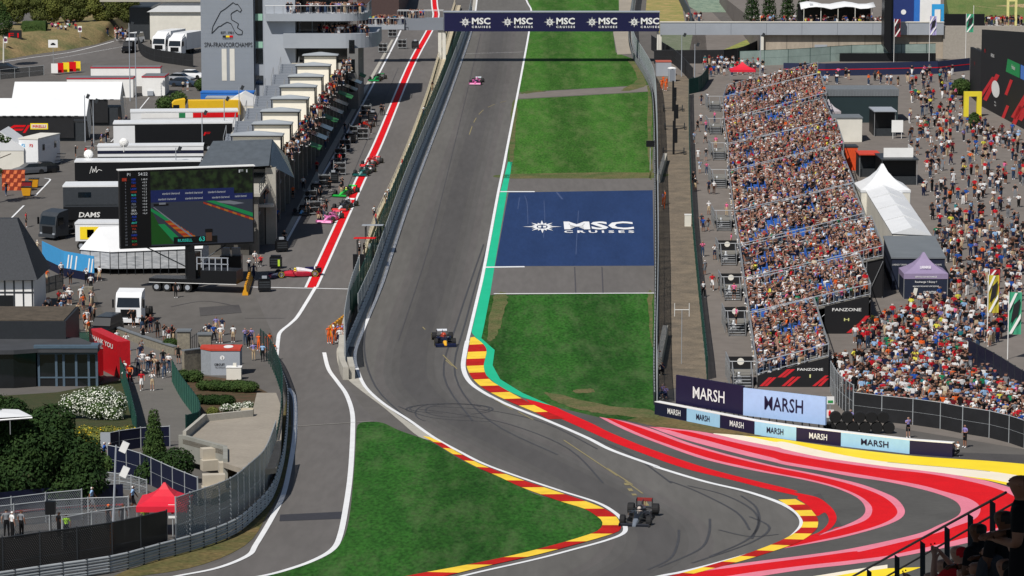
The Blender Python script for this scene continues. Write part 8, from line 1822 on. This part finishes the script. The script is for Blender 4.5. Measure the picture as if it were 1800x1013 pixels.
# plaza crowd: the nearest ones one by one, the rest in the mass
def inpoly(x, y, P):
    c = False
    for i in range(len(P)):
        (x1, y1), (x2, y2) = P[i - 1], P[i]
        if (y1 > y) != (y2 > y) and x < (x2 - x1) * (y - y1) / (y2 - y1) + x1: c = not c
    return c
zones = [([(1462, 650), (1500, 728), (1612, 740), (1695, 755), (1757, 765), (1792, 770), (1760, 690), (1705, 650), (1690, 610), (1560, 612), (1540, 640)], 430),
         ([(1640, 420), (1800, 390), (1800, 560), (1770, 600), (1700, 625), (1560, 625), (1520, 640), (1500, 600), (1590, 545), (1675, 530), (1668, 470)], 330),
         ([(1590, 240), (1800, 235), (1800, 390), (1660, 440), (1620, 350)], 150), ([(1592, 130), (1695, 130), (1690, 235), (1600, 240)], 85),
         ([(1700, 215), (1800, 250), (1800, 275), (1700, 240)], 26), ([(1448, 136), (1590, 138), (1590, 152), (1448, 150)], 14), ([(1236, 112), (1345, 116), (1340, 132), (1240, 136)], 46),
         ([(1765, 690), (1800, 706), (1800, 785), (1790, 772)], 30)]
cand = []
for P, n in zones:
    xs_ = [p[0] for p in P]; ys_ = [p[1] for p in P]; k = 0; tries = 0; gaps = [(pr.uniform(min(xs_), max(xs_)), pr.uniform(min(ys_), max(ys_))) for _ in range(7)]
    while k < n and tries < 20000:
        tries += 1; x, y = pr.uniform(min(xs_), max(xs_)), pr.uniform(min(ys_), max(ys_))
        if not inpoly(x, y, P): continue
        if n > 100 and any(math.hypot((x - a) / 16, (y - b) / 7) < 1 and pr.random() < .85 for a, b in gaps): continue
        if any(abs(x - a) < 5.5 and abs(y - b) < 3.0 for a, b in cand): continue
        cand.append((x, y)); k += 1
cand.sort(key=lambda q: -q[1])
NF = 300 - NPEOPLE[0] - 13
LD = ['at the front of the plaza crowd', 'in the thick of the plaza crowd', 'mid plaza']
for i, (x, y) in enumerate(cand):
    if i < NF:
        person(x, y, ('by the screens' if y > 735 else 'plaza front' if y > 700 else 'dense plaza crowd') + (' left side' if x < 1600 else ' right side'), None, FC() + (.5 if pr.random() < .7 else 3.1), None, None, None, 'spectators standing on the plaza', r=pr)
    else:
        crowd.add(at(x, y), pr.uniform(-1, 1) + (0 if pr.random() < .55 else math.pi), pr.choice(['stand', 'stand', 'folded', 'walk', 'stride', 'phone', 'hips']), pr, pr.uniform(.94, 1.05))
for i in range(60):
    q = terr(pr.uniform(1312, 1560), pr.uniform(1.6, 9)); crowd.add(q, pr.uniform(-3, 3), pr.choice(['stand', 'sit', 'sit2', 'folded']), pr)
for i in range(46):
    q = terr(pr.uniform(1733, 1800), pr.uniform(1.4, 5)); crowd.add(q, FC(), pr.choice(['stand', 'folded']), pr)
for i in range(12): crowd.add(at(pr.uniform(1206, 1232), pr.uniform(34, 40)), FC(), 'stand', pr)
for i in range(30):
    q = hillp(pr.uniform(90, 135) if i < 14 else pr.uniform(185, 225), pr.uniform(66, 78), 1.9 if i < 14 else .6); crowd.add(q, FC(), 'stand', pr)
me = bpy.data.meshes.new('crowd'); me.from_pydata(crowd.v, [], crowd.f)
for m in CMATS: me.materials.append(m)
me.polygons.foreach_set('material_index', crowd.m); me.update()
o = bpy.data.objects.new('crowd', me); C.objects.link(o)
tag(o, 'mass of spectators filling the grandstand, balconies and far plaza', 'crowd', kind='stuff')
# ================================================================ nearby stand with spectators at the lower right
def rayp(px, py, D): return ray(px, py, D)
t = thing('near_grandstand', 'dark steep grandstand terrace with concrete steps beneath the nearest spectators', 'grandstand', (0, 0, 0))
base = rayp(1720, 1180, 34)
mb = MB()
for i in range(5):
    c = rayp(1650 + i * 50, 1260 - i * 20, 38 - i * 2.4); mb.cube(c.x - .3, c.x + 6, c.y - 1.2, c.y + 1.2, c.z - 14, c.z)
mb.build('terrace', M_conc, t)
mb = MB(); mb.cube(-14, 16, 6, 56, 54.2, 54.5); mb.build('roof', M_dsteel, t)  # unseen roof above the view, added to keep sun off the nearest spectators
mb = MB()
for x in (12, 15):
    for y in (8, 54): mb.tube((x, y, 20), (x, y, 54.2), .15)
mb.build('shade_roof_post', M_dsteel, t)  # posts of the added shading roof
def rod(mb, a, b, r): mb.tube(rayp(*a), rayp(*b), r, n=8)
M_dr = flat('rail_dark', '2c3034', .4, .3)
t = thing('handrail', 'sloping dark steel handrail with flat posts in front of the nearest spectators', 'railing', rayp(1500, 1025, 46)); o = rayp(1500, 1025, 46)
def seg(a, b, r, name='rail'):
    mb = MB(); mb.tube(rayp(*a) - o, rayp(*b) - o, r, n=8); mb.build(name, M_dr, t)
seg((1480, 1024, 46), (1768, 866, 36), .017); seg((1530, 1030, 45.5), (1790, 880, 35.8), .014); seg((1585, 1040, 45), (1800, 905, 35.5), .014); seg((1560, 1060, 44), (1790, 912, 34.5), .02)
for x, y0, y1, D in ((1528, 1000, 1040, 44.2), (1577, 975, 1040, 42.5), (1622, 950, 1035, 41), (1665, 924, 1020, 39.4), (1706, 902, 990, 38), (1745, 878, 960, 36.6)):
    mb = MB(); a = rayp(x, y0, D) - o; b = rayp(x, y1, D) - o; w = .034
    mb.add([a + Vector((-w, 0, 0)), a + Vector((w, 0, -.05)), b + Vector((w, 0, 0)), b + Vector((-w, 0, 0)), a + Vector((-w, .012, 0)), a + Vector((w, .012, -.05)), b + Vector((w, .012, 0)), b + Vector((-w, .012, 0))], [(0, 3, 2, 1), (4, 5, 6, 7), (0, 1, 5, 4), (1, 2, 6, 5), (2, 3, 7, 6), (3, 0, 4, 7)]); mb.build('post', M_dr, t)
nr = random.Random(4)
NP = [(1688, 962, 36.5, 'red', 'red cap', 'phone', 'raising a camera over the rail'), (1662, 985, 38, 'black', 'dark hair', 'folded', 'beside the red capped photographer'), (1722, 922, 34.5, 'black', 'dark hair', 'folded', 'leaning at the handrail'), (1700, 1000, 35, 'white', 'white cap', 'stand', 'pale cap at the bottom edge'),
      (1745, 962, 33, 'navy', 'brown hair', 'stand', 'amid the near group'), (1768, 900, 31, 'black', 'dark hair', 'folded', 'below the tallest figure'), (1799, 838, 26, 'black', 'dark hair', 'folded', 'tallest at the right edge'), (1757, 935, 31, 'dark_grey', 'dark hair', 'folded', 'behind the handrail end'),
      (1722, 990, 33.5, 'teal', 'brown hair', 'stand', 'low in the near group'), (1772, 985, 30.5, 'blue', 'dark hair', 'stand', 'in the lower right corner'), (1640, 1008, 39, 'black', 'brown hair', 'phone', 'left end of near group'), (1795, 950, 28, 'black', 'dark hair', 'folded', 'below the tallest, right edge'), (1680, 1022, 35, 'beige', 'fair hair', 'stand', 'at the bottom edge')]
for x, y, D, sh, ht, ps, wh in NP:      # y is the photo row of the head
    h = rayp(x, y, D); s = 1.02
    person(0, 0, wh, ps, R(235) + nr.uniform(-.5, .5), sh, 'black trousers', ht, 'nearest spectators at the handrail', pos=Vector((h.x, h.y, h.z - 1.66 * s)), scale=s, r=nr, sub=2)
    c = Vector((h.x, h.y, h.z - 1.66 * s))
    mb = MB(); mb.cube(-.45, .45, -.3, .3, -1.2, 0); ob = mb.build('step', M_conc, None, loc=c); ob.parent = bpy.data.objects['near_grandstand']
